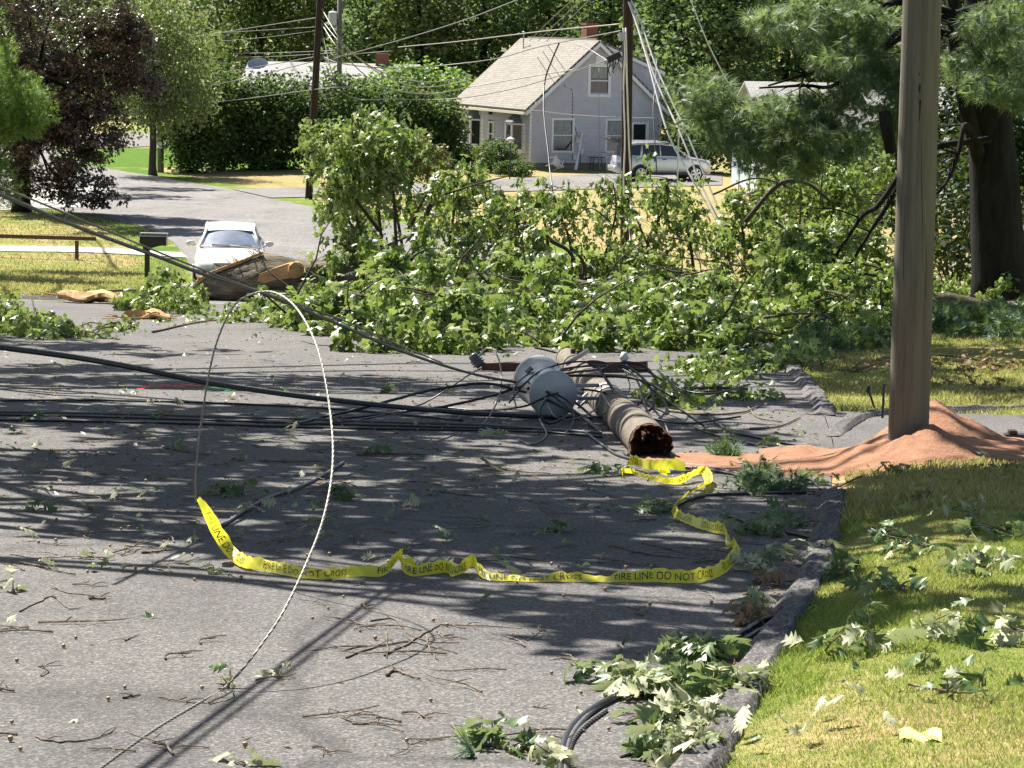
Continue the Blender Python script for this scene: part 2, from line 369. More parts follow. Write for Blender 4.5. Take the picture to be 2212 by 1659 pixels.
# terrain grid
ys = np.concatenate([np.arange(-20, 8, .5), np.arange(8, 26, .2), np.arange(26, 40, .5), np.arange(40, 130, 1.0), np.arange(130, 260, 2.5), np.arange(260, 900, 30)])
ys = np.unique(np.concatenate([ys, np.array([y for y in _Y if -20 < y < 880])]))
xs = np.concatenate([np.arange(-400, -60, 20), np.arange(-60, -20, 2), np.arange(-20, -2, .5), np.arange(-2, 6, .2), np.arange(6, 20, .5), np.arange(20, 60, 2), np.arange(60, 401, 20)])
XX, YY = np.meshgrid(xs, ys); ZZ = np.interp(YY, _Y, _Z)
rex = np.interp(YY, RY, RX)
dist = XX - rex
lawnz = np.where((dist > 0) & (YY < 26), np.minimum(dist*.20, .14) , 0.0)   # lawn lies a little above the road
def bumpf(x, y): return .03*np.sin(x*1.3+y*.7)+.02*np.sin(x*3.1-y*1.9)
DRY_X0, DRY_X1 = RE(19.9), 0
drv_lo, drv_hi = G(1950, 1000).y, G(1950, 893).y     # side driveway (asphalt) behind the new pole
m_ = (YY > drv_lo-.6) & (YY < drv_hi+.6)
lawnz = np.where(m_, np.where((YY > drv_lo) & (YY < drv_hi), -.02, lawnz*.5), lawnz)
ZZ2 = ZZ + lawnz + np.where((dist > .5) & ~m_, bumpf(XX, YY)*np.clip((dist-.5), 0, 1), 0)*(YY < 60) - .004*0
ny, nx = XX.shape
idx = np.arange(ny*nx).reshape(ny, nx)
fq = np.stack([idx[:-1,:-1], idx[:-1,1:], idx[1:,1:], idx[1:,:-1]], -1).reshape(-1, 4)
me = npmesh('ground', np.stack([XX, YY, ZZ2-.012], -1).reshape(-1, 3), [fq], True)
dry = np.full(XX.shape, .40)
dry += np.where((YY > 60) & (XX > rex), .22, 0)                       # scorched lawn by the grey house
dry += np.where((YY > 60) & (XX > rex) & (XX-rex < 1.6), -.55, 0)     # green strip along the road
dry += np.where((YY > 125), -.05, 0)
gp = G(330, 345); dry += np.where((np.abs(XX-gp.x) < 7) & (YY > G(330, 362).y) & (YY < G(330,318).y), -.9, 0)
lex = np.interp(YY, LY, LX)
dry += np.where((YY > YK) & (XX < lex) & (XX > lex-1.2), -.5, 0)
dry += np.where((YY > YK) & (XX < lex-1.2) & (YY < 100), .10, 0)
dry += np.where((YY > 26) & (YY < 52) & (XX > rex), -.14, 0)
a = me.attributes.new('dry', 'FLOAT', 'POINT'); a.data.foreach_set('value', dry.ravel().astype(np.float32))
tag(mesh_obj('ground', me, MT['lawn']), kind='structure')
yr = [y for y in np.arange(-15, YK, .6)] + [YK]
strip('road', [(y, -60, RE(y)) for y in yr], MT['asphalt'], .004, 30)
YE = G(245, 366).y
yr = [YK + (YE+16-YK)*i/60 for i in range(61)]
yr = sorted(set(yr + [y for y in _Y if YK < y < YE+16]))
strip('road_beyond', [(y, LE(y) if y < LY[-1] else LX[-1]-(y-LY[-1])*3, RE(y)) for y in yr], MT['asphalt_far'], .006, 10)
a1, b1 = G(1950, 1000), G(1950, 893)
strip('side_driveway', [(a1.y+(b1.y-a1.y)*i/6, RE(a1.y+(b1.y-a1.y)*i/6)+.005, 40) for i in range(7)], MT['asphalt'], .008, 20)
# grey driveway in front of the house, path on the left, far cross street
def xrow(px0, py0, px1, py1):
    return G(px0, py0), G(px1, py1)
p0, p1 = G(640, 418), G(1500, 385); q0, q1 = G(640, 400), G(1500, 366)
V = []
rows = 12
def drive(name, near, far, mat, dz):
    n = 40; V = []
    A = spline([G(*p) for p in near], 20); B = spline([G(*p) for p in far], 20)
    def at(L, t):
        f = t*(len(L)-1); i = min(int(f), len(L)-2); return L[i].lerp(L[i+1], f-i)
    for i in range(n+1):
        a = at(A, i/n); b = at(B, i/n)
        for k in range(7):
            p = a.lerp(b, k/6); V.append((p.x, p.y, TZ(p.y)+dz))
    Fc = [(i*7+k, (i+1)*7+k, (i+1)*7+k+1, i*7+k+1) for i in range(n) for k in range(6)]
    return tag(mesh_obj(name, npmesh(name, V, [np.array(Fc)]), mat), kind='structure')
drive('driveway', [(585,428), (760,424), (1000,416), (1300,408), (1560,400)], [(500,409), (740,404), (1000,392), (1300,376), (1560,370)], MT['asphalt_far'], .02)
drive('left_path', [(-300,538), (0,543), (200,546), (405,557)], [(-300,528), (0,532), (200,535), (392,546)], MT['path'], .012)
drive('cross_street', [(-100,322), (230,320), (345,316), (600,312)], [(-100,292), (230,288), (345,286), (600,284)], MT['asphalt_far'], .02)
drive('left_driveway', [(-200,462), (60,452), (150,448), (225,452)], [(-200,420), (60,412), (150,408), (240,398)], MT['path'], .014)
# asphalt berm kerb along the near lawn, a lumpy rounded ridge
def berm(pts, wdt, h, name='kerb', tilt=.5):
    pl = spline([Vector(p) for p in pts], 14); V = []; K = 12
    for i, p in enumerate(pl):
        d = (pl[min(i+1, len(pl)-1)]-pl[max(i-1, 0)]).normalized(); r = Vector((d.y, -d.x, 0)).normalized()
        lump = (1+.10*math.sin(i*.23)+.07*math.sin(i*.61+1)+.03*math.sin(i*1.7)); tp_ = min(1, (i+.0)/5, (len(pl)-1-i)/5)
        for k in range(K+1):
            u = k/K; zz = h*lump*min(1, u/.32, (1.08-u)/.25)*tp_-.02*(1-tp_)+(.006*math.sin(i*3.7+k*2.1)+.004*math.sin(i*7.3-k) if 0 < u < .95 else 0)
            zz = max(zz, u*.03) if u < .9 else -.03
            q = p + r*((u-.45)*wdt*lump); V.append((q.x+random.uniform(-.0015,.0015), q.y, TZ(q.y)+zz+random.uniform(-.002,.002)-.004))
    Fc = [(i*(K+1)+k, i*(K+1)+k+1, (i+1)*(K+1)+k+1, (i+1)*(K+1)+k) for i in range(len(pl)-1) for k in range(K)]
    return tag(mesh_obj(name, npmesh(name, V, [np.array(Fc)], True), MT['berm']), kind='structure')
ycut = G(1795, 1058).y
berm([(RE(y)+.02, y, 0) for y in np.arange(6.5, ycut+.01, .7)], .20, .06)
berm([(RE(y), y, 0) for y in np.arange(G(1780,900).y, G(1640,740).y, 1.2)], .24, .06)
berm([G(1790, 945), G(1850, 905), G(1950, 893), G(2100, 888), G(2300, 884)], .22, .06)
berm([G(-40, 640), G(60, 645), G(150, 648), G(280, 655), G(385, 652)], .30, .07)
def LZ0(x, y):
    d = x-RE(y)
    if d > 0 and y < 26 and not (drv_lo < y < drv_hi): return min(d*.20, .14)
    return 0
# dirt heaps ------------------------------------------------------
def heap(name, label, c, comps, ext, n=90, base=0.0):
    V = []; xs_ = np.linspace(c.x-ext[0], c.x+ext[1], n); ys_ = np.linspace(c.y-ext[2], c.y+ext[3], n)
    ph = [random.uniform(0, 6) for _ in range(8)]
    for y in ys_:
        for x in xs_:
            z = 0
            for (cx, cy, rx, ry, h, pw) in comps:
                d = math.sqrt(((x-c.x-cx)/rx)**2+((y-c.y-cy)/ry)**2); z = max(z, h*max(0, 1-d)**pw)
            nz = .006*math.sin(x*5+ph[0]+2*math.sin(y*3))+.004*math.sin(x*17+y*11+ph[2])+.005*random.uniform(-1,1)
            V.append((x, y, TZ(y) + LZ0(x, y) + (z + nz*min(1, z*14) if z > 0 else 0) + (-.05 if z <= 0.004 else 0) + base))
    Fc = [(i*n+k, i*n+k+1, (i+1)*n+k+1, (i+1)*n+k) for i in range(n-1) for k in range(n-1)]
    o = mesh_obj(name, npmesh(name, V, [np.array(Fc)], True), MT['dirt']); return tag(o, label, 'dirt heap')
pb = G(1960, 1008)
# (dx,dy,rx,ry,h,pow) metres about the foot of the new pole
heap('dirt_heap', 'low orange dirt heap round the foot of the new pole, spilling onto the road', pb,
     [(0, .3, .75, 1.2, .17, 1.0), (.13, -.25, .42, .75, .21, 1.0), (-.08, -.45, .38, .7, .165, 1.0), (-.38, -.15, .55, .9, .12, 1.1), (-.8, -.1, .8, .9, .06, 1.0), (-1.35, .0, .9, .8, .022, .8), (.6, .1, .8, 1.1, .06, 1.0), (1.1, .3, 1.0, 1.0, .05, 1.0), (-.7, .9, .4, .5, .07, 1)],
     (3.0, 2.2, 3.4, 2.2), 110, .01)
pb2 = G(2040, 978)
heap('dirt_heap', 'taller lumpy orange dirt heap behind and right of the new pole', pb2,
     [(-.02, .5, .50, 1.1, .40, .85), (.22, .4, .50, 1.0, .27, .9), (.5, .2, .7, 1.2, .12, 1.0), (.15, -.35, .5, .8, .16, 1.0)], (.8, 1.6, 1.3, 2.2), 80, .012)
# paint marks on the asphalt
def paint(name, label, pxs, c, h=.012):
    m, nt, b, o = newmat(name); b.inputs['Base Color'].default_value = (*c, 1); b.inputs['Roughness'].default_value = .8
    n = noise(nt, 22, 5, .8); al = ramp(nt, n, [(.42, 0), (.60, 1)]); nt.links.new(al, b.inputs['Alpha'])
    g = MB(); pl = spline([G(*p) for p in pxs], 6)
    for i in range(len(pl)-1):
        a, b2 = pl[i], pl[i+1]; wv = Vector((0, .45+.2*math.sin(i*1.7), 0))
        g.add([(a-wv*.5)+Vector((0,0,TZ(a.y-wv.y*.5)-TZ(a.y)+h)), (b2-wv*.5)+Vector((0,0,TZ(b2.y-wv.y*.5)-TZ(b2.y)+h)), (b2+wv*.5)+Vector((0,0,TZ(b2.y+wv.y*.5)-TZ(b2.y)+h)), (a+wv*.5)+Vector((0,0,TZ(a.y+wv.y*.5)-TZ(a.y)+h))], [(0,1,2,3)])
    return tag(g.build('paint_mark', m), label, 'paint mark')
paint('red_paint', 'faded red spray paint mark on the asphalt under the sagging cable', [(300,840), (360,836), (435,836)], (.75,.07,.07))
paint('green_paint', 'thin green spray paint mark on the asphalt right of the red one', [(440,840), (480,842), (512,844)], (.04,.42,.16))
# ------------------------------------------------------------------ foliage
def tmpl_oak(curl=.35):
    xs_ = [0, .06, .18, .26, .40, .47, .62, .68, .80, .86, 1.0]; ws = [.0, .03, .20, .07, .36, .10, .38, .12, .24, .07, 0]
    V = []; 
    for x, w_ in zip(xs_, ws):
        back = x + (.08 if w_ > .15 else 0)
        for s_ in (-1, 0, 1):
            V.append((back if s_ else x, s_*w_, -curl*x*x + ((.5-1.6*curl)*abs(w_)**1.6*(1 if s_ > 0 else 1.5) if s_ else 0)+(.07*math.sin(x*9+s_) if s_ else 0)))
    Fc = []
    for i in range(len(xs_)-1):
        a = i*3; Fc += [(a, a+3, a+4, a+1), (a+1, a+4, a+5, a+2)]
    return np.array(V, float), np.array(Fc)
def tmpl_jag(curl=.4):
    xs_ = [0, .22, .36, .62, .74, 1.0]; ws = [.02, .26, .09, .36, .12, 0]
    V = []
    for x, w_ in zip(xs_, ws):
        for s_ in (-1, 0, 1): V.append((x+(.06 if s_ and w_ > .2 else 0), s_*w_, -curl*x*x-.9*abs(w_*s_)**1.5*.8))
    Fc = []
    for i in range(len(xs_)-1):
        a = i*3; Fc += [(a, a+3, a+4, a+1), (a+1, a+4, a+5, a+2)]
    return np.array(V, float), np.array(Fc)
def tmpl_simple():
    V = np.array([(0,0,0), (.45,-.33,-.12), (1,0,-.18), (.45,.33,-.12)], float)
    return V, np.array([(0,1,2), (0,2,3)])
def tmpl_needle(n=14, L=1.0, wdt=.03, spread=1.0):
    r = np.random.default_rng(5); V = []; Fc = []
    for i in range(n):
        a = 2*math.pi*i/n; e = r.uniform(-.2, 1.0)*spread
        d = np.array([abs(math.cos(e))*.2+.6, math.cos(a)*math.cos(e*.6)*.7, math.sin(a)*.7]); d /= np.linalg.norm(d); d *= L*r.uniform(.7, 1)
        t = np.cross(d, [0.3, .5, .8]); t /= np.linalg.norm(t); b = len(V)
        V += [t*wdt, -t*wdt, d]; Fc.append((b, b+1, b+2))
    return np.array(V, float), np.array(Fc)
T_OAK = [tmpl_oak(c) for c in (.15, .5, .85, 1.2)]; T_JAG = [tmpl_jag(c) for c in (.2, .6)]; T_SIMPLE = [tmpl_simple()]; T_NEED = [tmpl_needle()]
def rotmats(yaw, pitch, roll):
    cy, sy, cp, sp, cr, sr = np.cos(yaw), np.sin(yaw), np.cos(pitch), np.sin(pitch), np.cos(roll), np.sin(roll)
    R = np.empty((len(yaw), 3, 3))
    # columns: length axis, width axis, normal
    ex = np.stack([cy*cp, sy*cp, sp], -1); ey0 = np.stack([-sy, cy, np.zeros_like(cy)], -1); ez0 = np.cross(ex, ey0)
    R[:, :, 0] = ex; R[:, :, 1] = ey0*cr[:, None]+ez0*sr[:, None]; R[:, :, 2] = -ey0*sr[:, None]+ez0*cr[:, None]
    return R
def leaves_mesh(name, pts, size, tm, pitch=(-.9, .5), roll=(-1.2, 1.2), var=.35, yaw=None):
    pts = np.asarray(pts); n = len(pts); Vs = []; Fs = {}
    pick = rng.integers(0, len(tm), n); base = 0
    for ti, (tv, tf) in enumerate(tm):
        sel = pts[pick == ti]; m = len(sel)
        if not m: continue
        yw = rng.uniform(0, 2*np.pi, m) if yaw is None else yaw[pick == ti]
        R = rotmats(yw, rng.uniform(*pitch, m), rng.uniform(*roll, m)); sc = size*rng.uniform(1-var, 1+var, m)
        V = np.einsum('nij,kj->nki', R, tv)*sc[:, None, None]+sel[:, None, :]
        Vs.append(V.reshape(-1, 3)); k = len(tv)
        f = (tf[None]+(base+np.arange(m)*k)[:, None, None]).reshape(-1, tf.shape[1]); Fs.setdefault(tf.shape[1], []).append(f); base += m*k
    return npmesh(name, np.concatenate(Vs), [np.concatenate(v) for v in Fs.values()])
def clump_pts(centers, per, sig, flat=1.0):
    c = np.repeat(np.asarray(centers), per, axis=0); d = rng.normal(0, 1, c.shape); d /= (np.linalg.norm(d, axis=1)[:, None]+1e-6)
    r = sig*rng.uniform(.15, 1, len(c))**.6*1.6; d = d*r[:, None]; d[:, 2] *= flat
    return c+d
def ell_pts(ells, n):
    wts = np.array([e[3]*e[4]*e[5] for e in ells])**.7; wts = wts/wts.sum(); k = rng.choice(len(ells), n, p=wts); e = np.array(ells, float)[k]
    d = rng.normal(0, 1, (n, 3)); d /= np.linalg.norm(d, axis=1)[:, None]
    r = rng.uniform(.12, 1, n)**.45
    return e[:, :3]+d*e[:, 3:6]*r[:, None]
def limb(mb, a, b, ra, rb, n=6, sag=.0, wob=.12, sides=6):
    a = Vector(a); b = Vector(b); L = (b-a).length; p = []
    off = Vector((random.uniform(-1,1), random.uniform(-1,1), random.uniform(-.5,1)))*wob*L
    for i in range(n+1):
        t = i/n; p.append(a.lerp(b, t)+off*math.sin(math.pi*t)*.6+Vector((0,0,-sag*L*t*t))+Vector((random.gauss(0,1), random.gauss(0,1), random.gauss(0,1)))*L*.012)
    mb.tube(p, [ra+(rb-ra)*i/n for i in range(n+1)], sides); return p
def tree(name, label, cat, base, th, tr, ells, ncl, per, sig, lsize, lmat, bark, tm=T_SIMPLE, group=None, limbs=16, flat=.7, lean=(0,0), pitch=(-.9,.5)):
    """ells in metres relative to base"""
    r = empty(name, base, label, cat, 0, group)
    mb = MB(); top = Vector((lean[0], lean[1], th))
    tp = [Vector((lean[0]*t*t+random.uniform(-.03,.03)*th*.15, lean[1]*t*t, th*t-.15*(t == 0))) for t in (0, .08, .25, .5, .75, 1)]
    mb.tube(tp, [tr*1.45, tr*1.08, tr*.95, tr*.82, tr*.62, tr*.38], 10, jit=.06)
    cl = ell_pts(ells, ncl)
    for i in range(min(limbs, ncl)):
        c = Vector(cl[i]); t = random.uniform(.35, .98); s = tp[0].lerp(tp[-1], t); s = Vector((lean[0]*t*t, lean[1]*t*t, th*t))
        pl = limb(mb, s, c, tr*.36*(1.2-t*.5), tr*.06, 5)
        for j in range(2):
            c2 = Vector(cl[random.randrange(ncl)]); q = pl[random.randint(2, 4)]
            if (c2-q).length < max(e[3] for e in ells): limb(mb, q, c2, tr*.12, tr*.03, 3, sides=4)
    mb.build('trunk', bark, r, True)
    lp = clump_pts(cl, per, sig, flat)
    mesh_obj('crown', leaves_mesh('crown', lp, lsize, tm, pitch), lmat, r)
    return r
def ells_px(base, L):
    """(px,py,Y,rx px,rz px,ry m) -> metres relative to the base"""
    out = []
    for (px, py, Y, rx, rz, ry) in L:
        c = P(px, py, Y)-base; s = S(Y); out.append((c.x, c.y, c.z, rx/s, ry, rz/s))
    return out
# ---- background forest, row of big trees behind the grey house
def gb(px, Y):                      # ground point in column px at depth Y
    p = P(px, 300, Y); p.z = TZ(Y); return p
def bigtree(label, px, Y, wpx, top, bot, mat, per=34, ncl=250, ls=.36, name='forest_tree', cat='tree', grp='trees of the wood behind the houses', ry=3.5, sig=.85, bark='barkdark', tm=T_SIMPLE):
    b = gb(px, Y); s = S(Y); n = max(2, int((top)/3.0)); L = []
    for i in range(4):
        t = i/3; z = bot+(top-bot)*(.15+.7*t); rr = wpx/s*(1-.25*abs(t-.4))
        L.append((random.uniform(-.2,.2)*rr, random.uniform(-.5,.5), z, rr, ry, (top-bot)*.26))
    return tree(name, label, cat, b, top*.8, .28, L, ncl, per, sig, ls, MT[mat], MT[bark], group=grp, limbs=14, tm=tm)
FT = [
 ('dark leafy forest tree at the far left beyond the cross street', 90, 200, 210, 13, 1, 'wood'),
 ('grey green forest tree above the pale cross street', 330, 205, 170, 12, 1.2, 'olive'),
 ('tall dark spruce with drooping boughs left of the leaning brown pole', 560, 185, 150, 13, 1, 'conifer'),
 ('dark spruce behind the pole carrying a small transformer', 700, 190, 130, 14, 1, 'conifer'),
 ('dense mid green forest tree right of the far transformer pole', 800, 178, 90, 12, .8, 'wood'),
 ('brownish green cedar left of the tan roof', 900, 172, 105, 12, .5, 'conifer'),
 ('dark forest tree directly behind the left end of the tan roof', 1040, 176, 130, 13, .5, 'wood'),
 ('forest tree with light tips above the roof ridge', 1180, 180, 130, 13, .5, 'wood'),
 ('dark forest tree behind the brick chimney', 1310, 172, 120, 13, .5, 'wood'),
 ('leafy forest tree just right of the middle pole top', 1450, 165, 110, 13, .3, 'wood'),
 ('sunlit leafy forest tree behind the four slanting wires', 1560, 160, 115, 13, .2, 'wood'),
 ('shaded forest tree behind the upper pine boughs', 1690, 165, 120, 13, .2, 'wood'),
 ('dark forest tree left of the tall new pole', 1830, 168, 130, 13, .2, 'wood'),
 ('dark forest tree seen right of the tall new pole', 2010, 160, 130, 13, .2, 'wood'),
 ('darkest forest tree at the right edge of the view', 2190, 158, 140, 13, .2, 'wood')]
for (lb, px, Y, wp, tp, bt, mt) in FT: bigtree(lb, px, Y, wp, tp, bt, mt)
for i, px in enumerate(range(-50, 2400, 180)):      # second row
    bigtree('dark tree deeper in the wood, only its crown showing between the front trees', px, 235+8*(i % 3), 210, 17, 0, 'wood', per=16, ncl=240, ls=.55, grp='deeper trees of the wood', sig=1.1)
# ---- bushes and hedge trees left of the house
def bush(name, label, cat, px, py, wpx, hpx, mat, ls, ncl=60, per=30, depth=.9, sig=.3, group=None, tm=T_SIMPLE):
    b = G(px, py); s = S(b.y); rx = wpx/s; rz = hpx/s
    r = empty(name, b, label, cat, 0, group)
    L = [(0, 0, rz*.5, rx, depth, rz*.5)]
    cl = ell_pts(L, ncl); mb = MB()
    for i in range(min(9, ncl)): limb(mb, (random.uniform(-.15,.15)*rx, 0, -.05), cl[i], .03, .008, 4, sides=5)
    mb.build('stem', MT['twigd'], r, True)
    lp = clump_pts(cl, per, sig, .8); lp[:, 2] = np.maximum(lp[:, 2], .02)
    mesh_obj('foliage', leaves_mesh('foliage', lp, ls, tm), MT[mat], r); return r
HD = [(415,372,60,165,'hedge','round dark shrub at the left end of the tall hedge'), (480,368,62,185,'hedge','tall hedge shrub second from the left end'),
      (545,366,60,170,'hedge','hedge shrub under the grey roof behind'), (605,364,62,180,'hedge','hedge shrub just left of the leaning brown pole'),
      (700,362,66,190,'hedge','hedge shrub just right of the leaning brown pole'), (790,360,75,160,'hedge','hedge shrub in the middle between pole and house'),
      (880,358,60,150,'hedge','hedge shrub with brown twigs near the house'), (945,356,44,120,'hedge','low hedge shrub against the left corner of the house')]
for (px, py, w_, h_, mt, lb) in HD: bush('hedge_shrub', lb, 'shrub', px, py, w_+4, h_+28, mt, .21, 130, 46, 1.6, .5, 'tall hedge left of the grey house')
b = gb(880, 148)
tree('maple_tree', 'bright green leafy tree rising behind the hedge left of the tan roof', 'tree', b, 3, .15, ells_px(b, [(870,205,148,95,62,2.5), (960,190,148,75,45,2.5), (900,160,148,50,35,2)]), 150, 40, .5, .27, MT['bright'], MT['twigd'], limbs=12)
# ---- willow-like olive tree
b = G(347, 372)
b2 = gb(330, 121)
tree('willow_tree', 'pale olive feathery tree with drooping twigs behind the maroon tree', 'tree', b2, 5.5, .16, ells_px(b2, [(300,60,121,130,90,2.5), (380,130,121,95,110,2.5), (300,215,121,85,75,2), (400,215,121,60,60,2), (250,130,121,80,100,2), (345,230,121,50,50,1)]), 330, 44, .42, .17, MT['olive'], MT['twigd'], limbs=26, flat=1.3, pitch=(-1.5,-.2))
# ---- maroon maple
b = G(48, 458)
tree('maroon_maple', 'large dark maroon maple tree with glossy leaves at the left edge', 'tree', b, 5.0, .26, ells_px(b, [(120,60,b.y,185,110,2.2), (90,200,b.y,160,120,2.4), (190,260,b.y-.5,95,90,2.0), (230,110,b.y,85,90,1.8), (285,170,b.y-.6,45,45,1), (120,330,b.y-.4,120,90,2), (170,390,b.y-.8,75,60,1.5), (30,300,b.y,90,110,2), (245,60,b.y,60,70,1.4), (300,110,b.y-.5,45,60,1), (325,180,b.y-.6,22,34,.6), (235,400,b.y-.9,28,26,.7), (265,425,b.y-.9,16,8,.5)]), 560, 46, .24, .155, MT['maroon'], MT['barkdark'], tm=T_JAG, limbs=34)
b = gb(-60, 62)
tree('young_spruce', 'soft green feathery branch tips poking in at the left edge before the maroon maple', 'tree', b, 5.2, .12, ells_px(b, [(-20,185,62,110,50,1), (60,235,62,55,42,.8), (-10,265,62,90,40,1), (0,390,62,45,50,.8), (0,120,62,30,30,.8), (-70,300,62,90,150,1)]), 210, 22, .2, .16, MT['bright'], MT['twigd'], tm=T_NEED, limbs=18)
# ---- small ornamental tree with turning leaves on the front lawn
b = G(884, 430)
tree('ornamental_tree', 'small round tree with yellowing leaves on the lawn before the grey house', 'tree', b, 1.35, .10, ells_px(b, [(870,350,b.y,105,55,1.5), (840,320,b.y,60,35,1.2), (925,345,b.y,60,40,1.2), (880,300,b.y,50,25,1)]), 170, 36, .22, .13, MT['rust'], MT['twigd'], limbs=20)
# ---- shrubs by the house
bush('round_shrub', 'large round clipped shrub under the right bay window of the grey house', 'shrub', 1072, 372, 50, 74, 'hedge', .12, 90, 60, 1.3, .2)
bush('low_shrub', 'low clipped shrub below the house corner', 'shrub', 1112, 380, 44, 32, 'hedge', .10, 50, 50, .8, .14)
bush('front_shrub', 'light green shrub under the left bay window', 'shrub', 1005, 362, 28, 52, 'hedge', .12, 50, 50, .8, .18)
bush('small_weed_shrub', 'small leafy plant beside the front steps', 'shrub', 1028, 372, 14, 18, 'bright', .10, 20, 30, .5, .1)
bush('back_shrub', 'yellowish shrub at the right corner behind the silver car', 'shrub', 1455, 372, 20, 62, 'bright', .16, 24, 30, .8, .25)
for i, (px, py, w_, h_, lb) in enumerate([(1500,372,60,150,'dark shrub just right of the silver car front'), (1590,374,75,170,'dark tall shrub behind the pine boughs, left one'), (1680,372,80,180,'dark tall shrub left of the pale blue house')]):
    bush('boundary_shrub', lb, 'shrub', px, py, w_, h_, 'wood', .22, 90, 36, 1.6, .5, 'dark shrubs between the two houses')
# ---- white pine at the right
bp = G(2160, 700)
def pine():
    r = empty('white_pine', bp, 'big dark white pine at the right edge with long needled drooping boughs', 'tree')
    mb = MB(); T = lambda px, py, Y: P(px, py, Y)-bp
    Yb = bp.y
    mb.tube([T(2160, 712, Yb), T(2158, 600, Yb), T(2150, 400, Yb), T(2135, 200, Yb), T(2120, -40, Yb), T(2100, -420, Yb)], [.58, .47, .44, .36, .30, .2], 14, jit=.05)
    mb.tube([T(2140, 420, Yb), T(2085, 230, Yb-.5), T(2062, 90, Yb-.6), T(2055, -60, Yb-.6)], [.16, .13, .12, .1], 8, jit=.04)
    bo = [[(2110,40),(1930,5),(1860,90),(1800,130),(1740,160),(1660,185)], [(2110,90),(1960,60),(1880,130),(1800,185),(1740,185),(1640,190)],
          [(2120,330),(2085,270),(2070,330),(2040,400),(1990,440)], [(2100,-60),(1900,-20),(1800,40),(1740,110)], [(2130,10),(1980,60),(1900,120),(1870,160)],
          [(2120,120),(2080,60),(2040,-20)], [(2140,300),(1990,330),(1900,440),(1860,470),(1800,560),(1730,640)], [(1990,300),(1930,420),(1880,500),(1820,600)]]
    for q in bo:
        pl = spline([T(x, y, Yb-1.2-.25*i) for i, (x, y) in enumerate(q)], 6); n = len(pl)
        mb.tube(pl, [.055*(1-i/n)+.014 for i in range(n)], 7, jit=.1)
    for i in range(70):
        q = random.choice(bo); k = random.randrange(1, len(q)-1); a = T(q[k][0], q[k][1], Yb-1.2-.25*k)
        limb(mb, a, a+Vector((random.uniform(-1.0,.5), random.uniform(-.6,.6), random.uniform(-.7,.25))), .018, .005, 5, sides=4, wob=.2)
    for q in ([(1925,330),(1915,265),(1912,240)], ):
        mb.tube([T(x, y, Yb-3.5) for x, y in q], [.10, .11, .10], 9, jit=.12)
    o = mb.build('trunk', MT['barkdark'], r, True)
    s = S(Yb)
    L = [(1720,60,80,40),(1660,40,45,22),(1790,20,80,50),(1850,60,70,55),(1800,120,60,35),(1520,200,62,42),(1560,255,85,55),(1650,250,95,55),(1740,270,95,60),(1700,340,75,50),(1800,300,80,60),
         (1850,200,55,50),(1890,130,50,40),(1640,330,60,40),(2150,60,75,50),(2190,140,60,55),(2140,190,60,30),(2200,20,50,40),(2080,140,30,60),(1780,220,75,35),(1600,300,55,40),(2200,210,40,25),(1940,210,60,90)]
    L3 = [(x, y, Yb-2.0+random.uniform(-.8,.8), a, b_, .9) for x, y, a, b_ in L]
    el = ells_px(bp, L3); cl = ell_pts(el, 820); up = ell_pts([(-.5,0,8,3.5,3,2),(1,1,11,3,3,2.5),(-2.5,-1,6.6,2.5,2,1)], 120); lp = clump_pts(np.concatenate([cl, up]), 9, .15, .45)
    mesh_obj('needles', leaves_mesh('needles', lp, .23, T_NEED, (-.9, .3), (-3, 3)), MT['pine'], r)
    return r
pine()
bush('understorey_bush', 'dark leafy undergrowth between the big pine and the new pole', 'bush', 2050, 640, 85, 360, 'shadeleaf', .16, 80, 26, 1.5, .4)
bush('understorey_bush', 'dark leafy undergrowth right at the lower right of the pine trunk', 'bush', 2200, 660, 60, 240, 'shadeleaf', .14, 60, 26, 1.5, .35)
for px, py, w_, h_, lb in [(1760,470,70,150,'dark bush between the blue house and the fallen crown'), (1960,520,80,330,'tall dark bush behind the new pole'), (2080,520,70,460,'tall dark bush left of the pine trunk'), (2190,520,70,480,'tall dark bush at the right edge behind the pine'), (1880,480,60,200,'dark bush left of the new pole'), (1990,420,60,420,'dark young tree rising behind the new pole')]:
    bush('dark_bush', lb, 'bush', px, py, w_, h_, 'shadeleaf', .22, 130, 30, 1.6, .42)
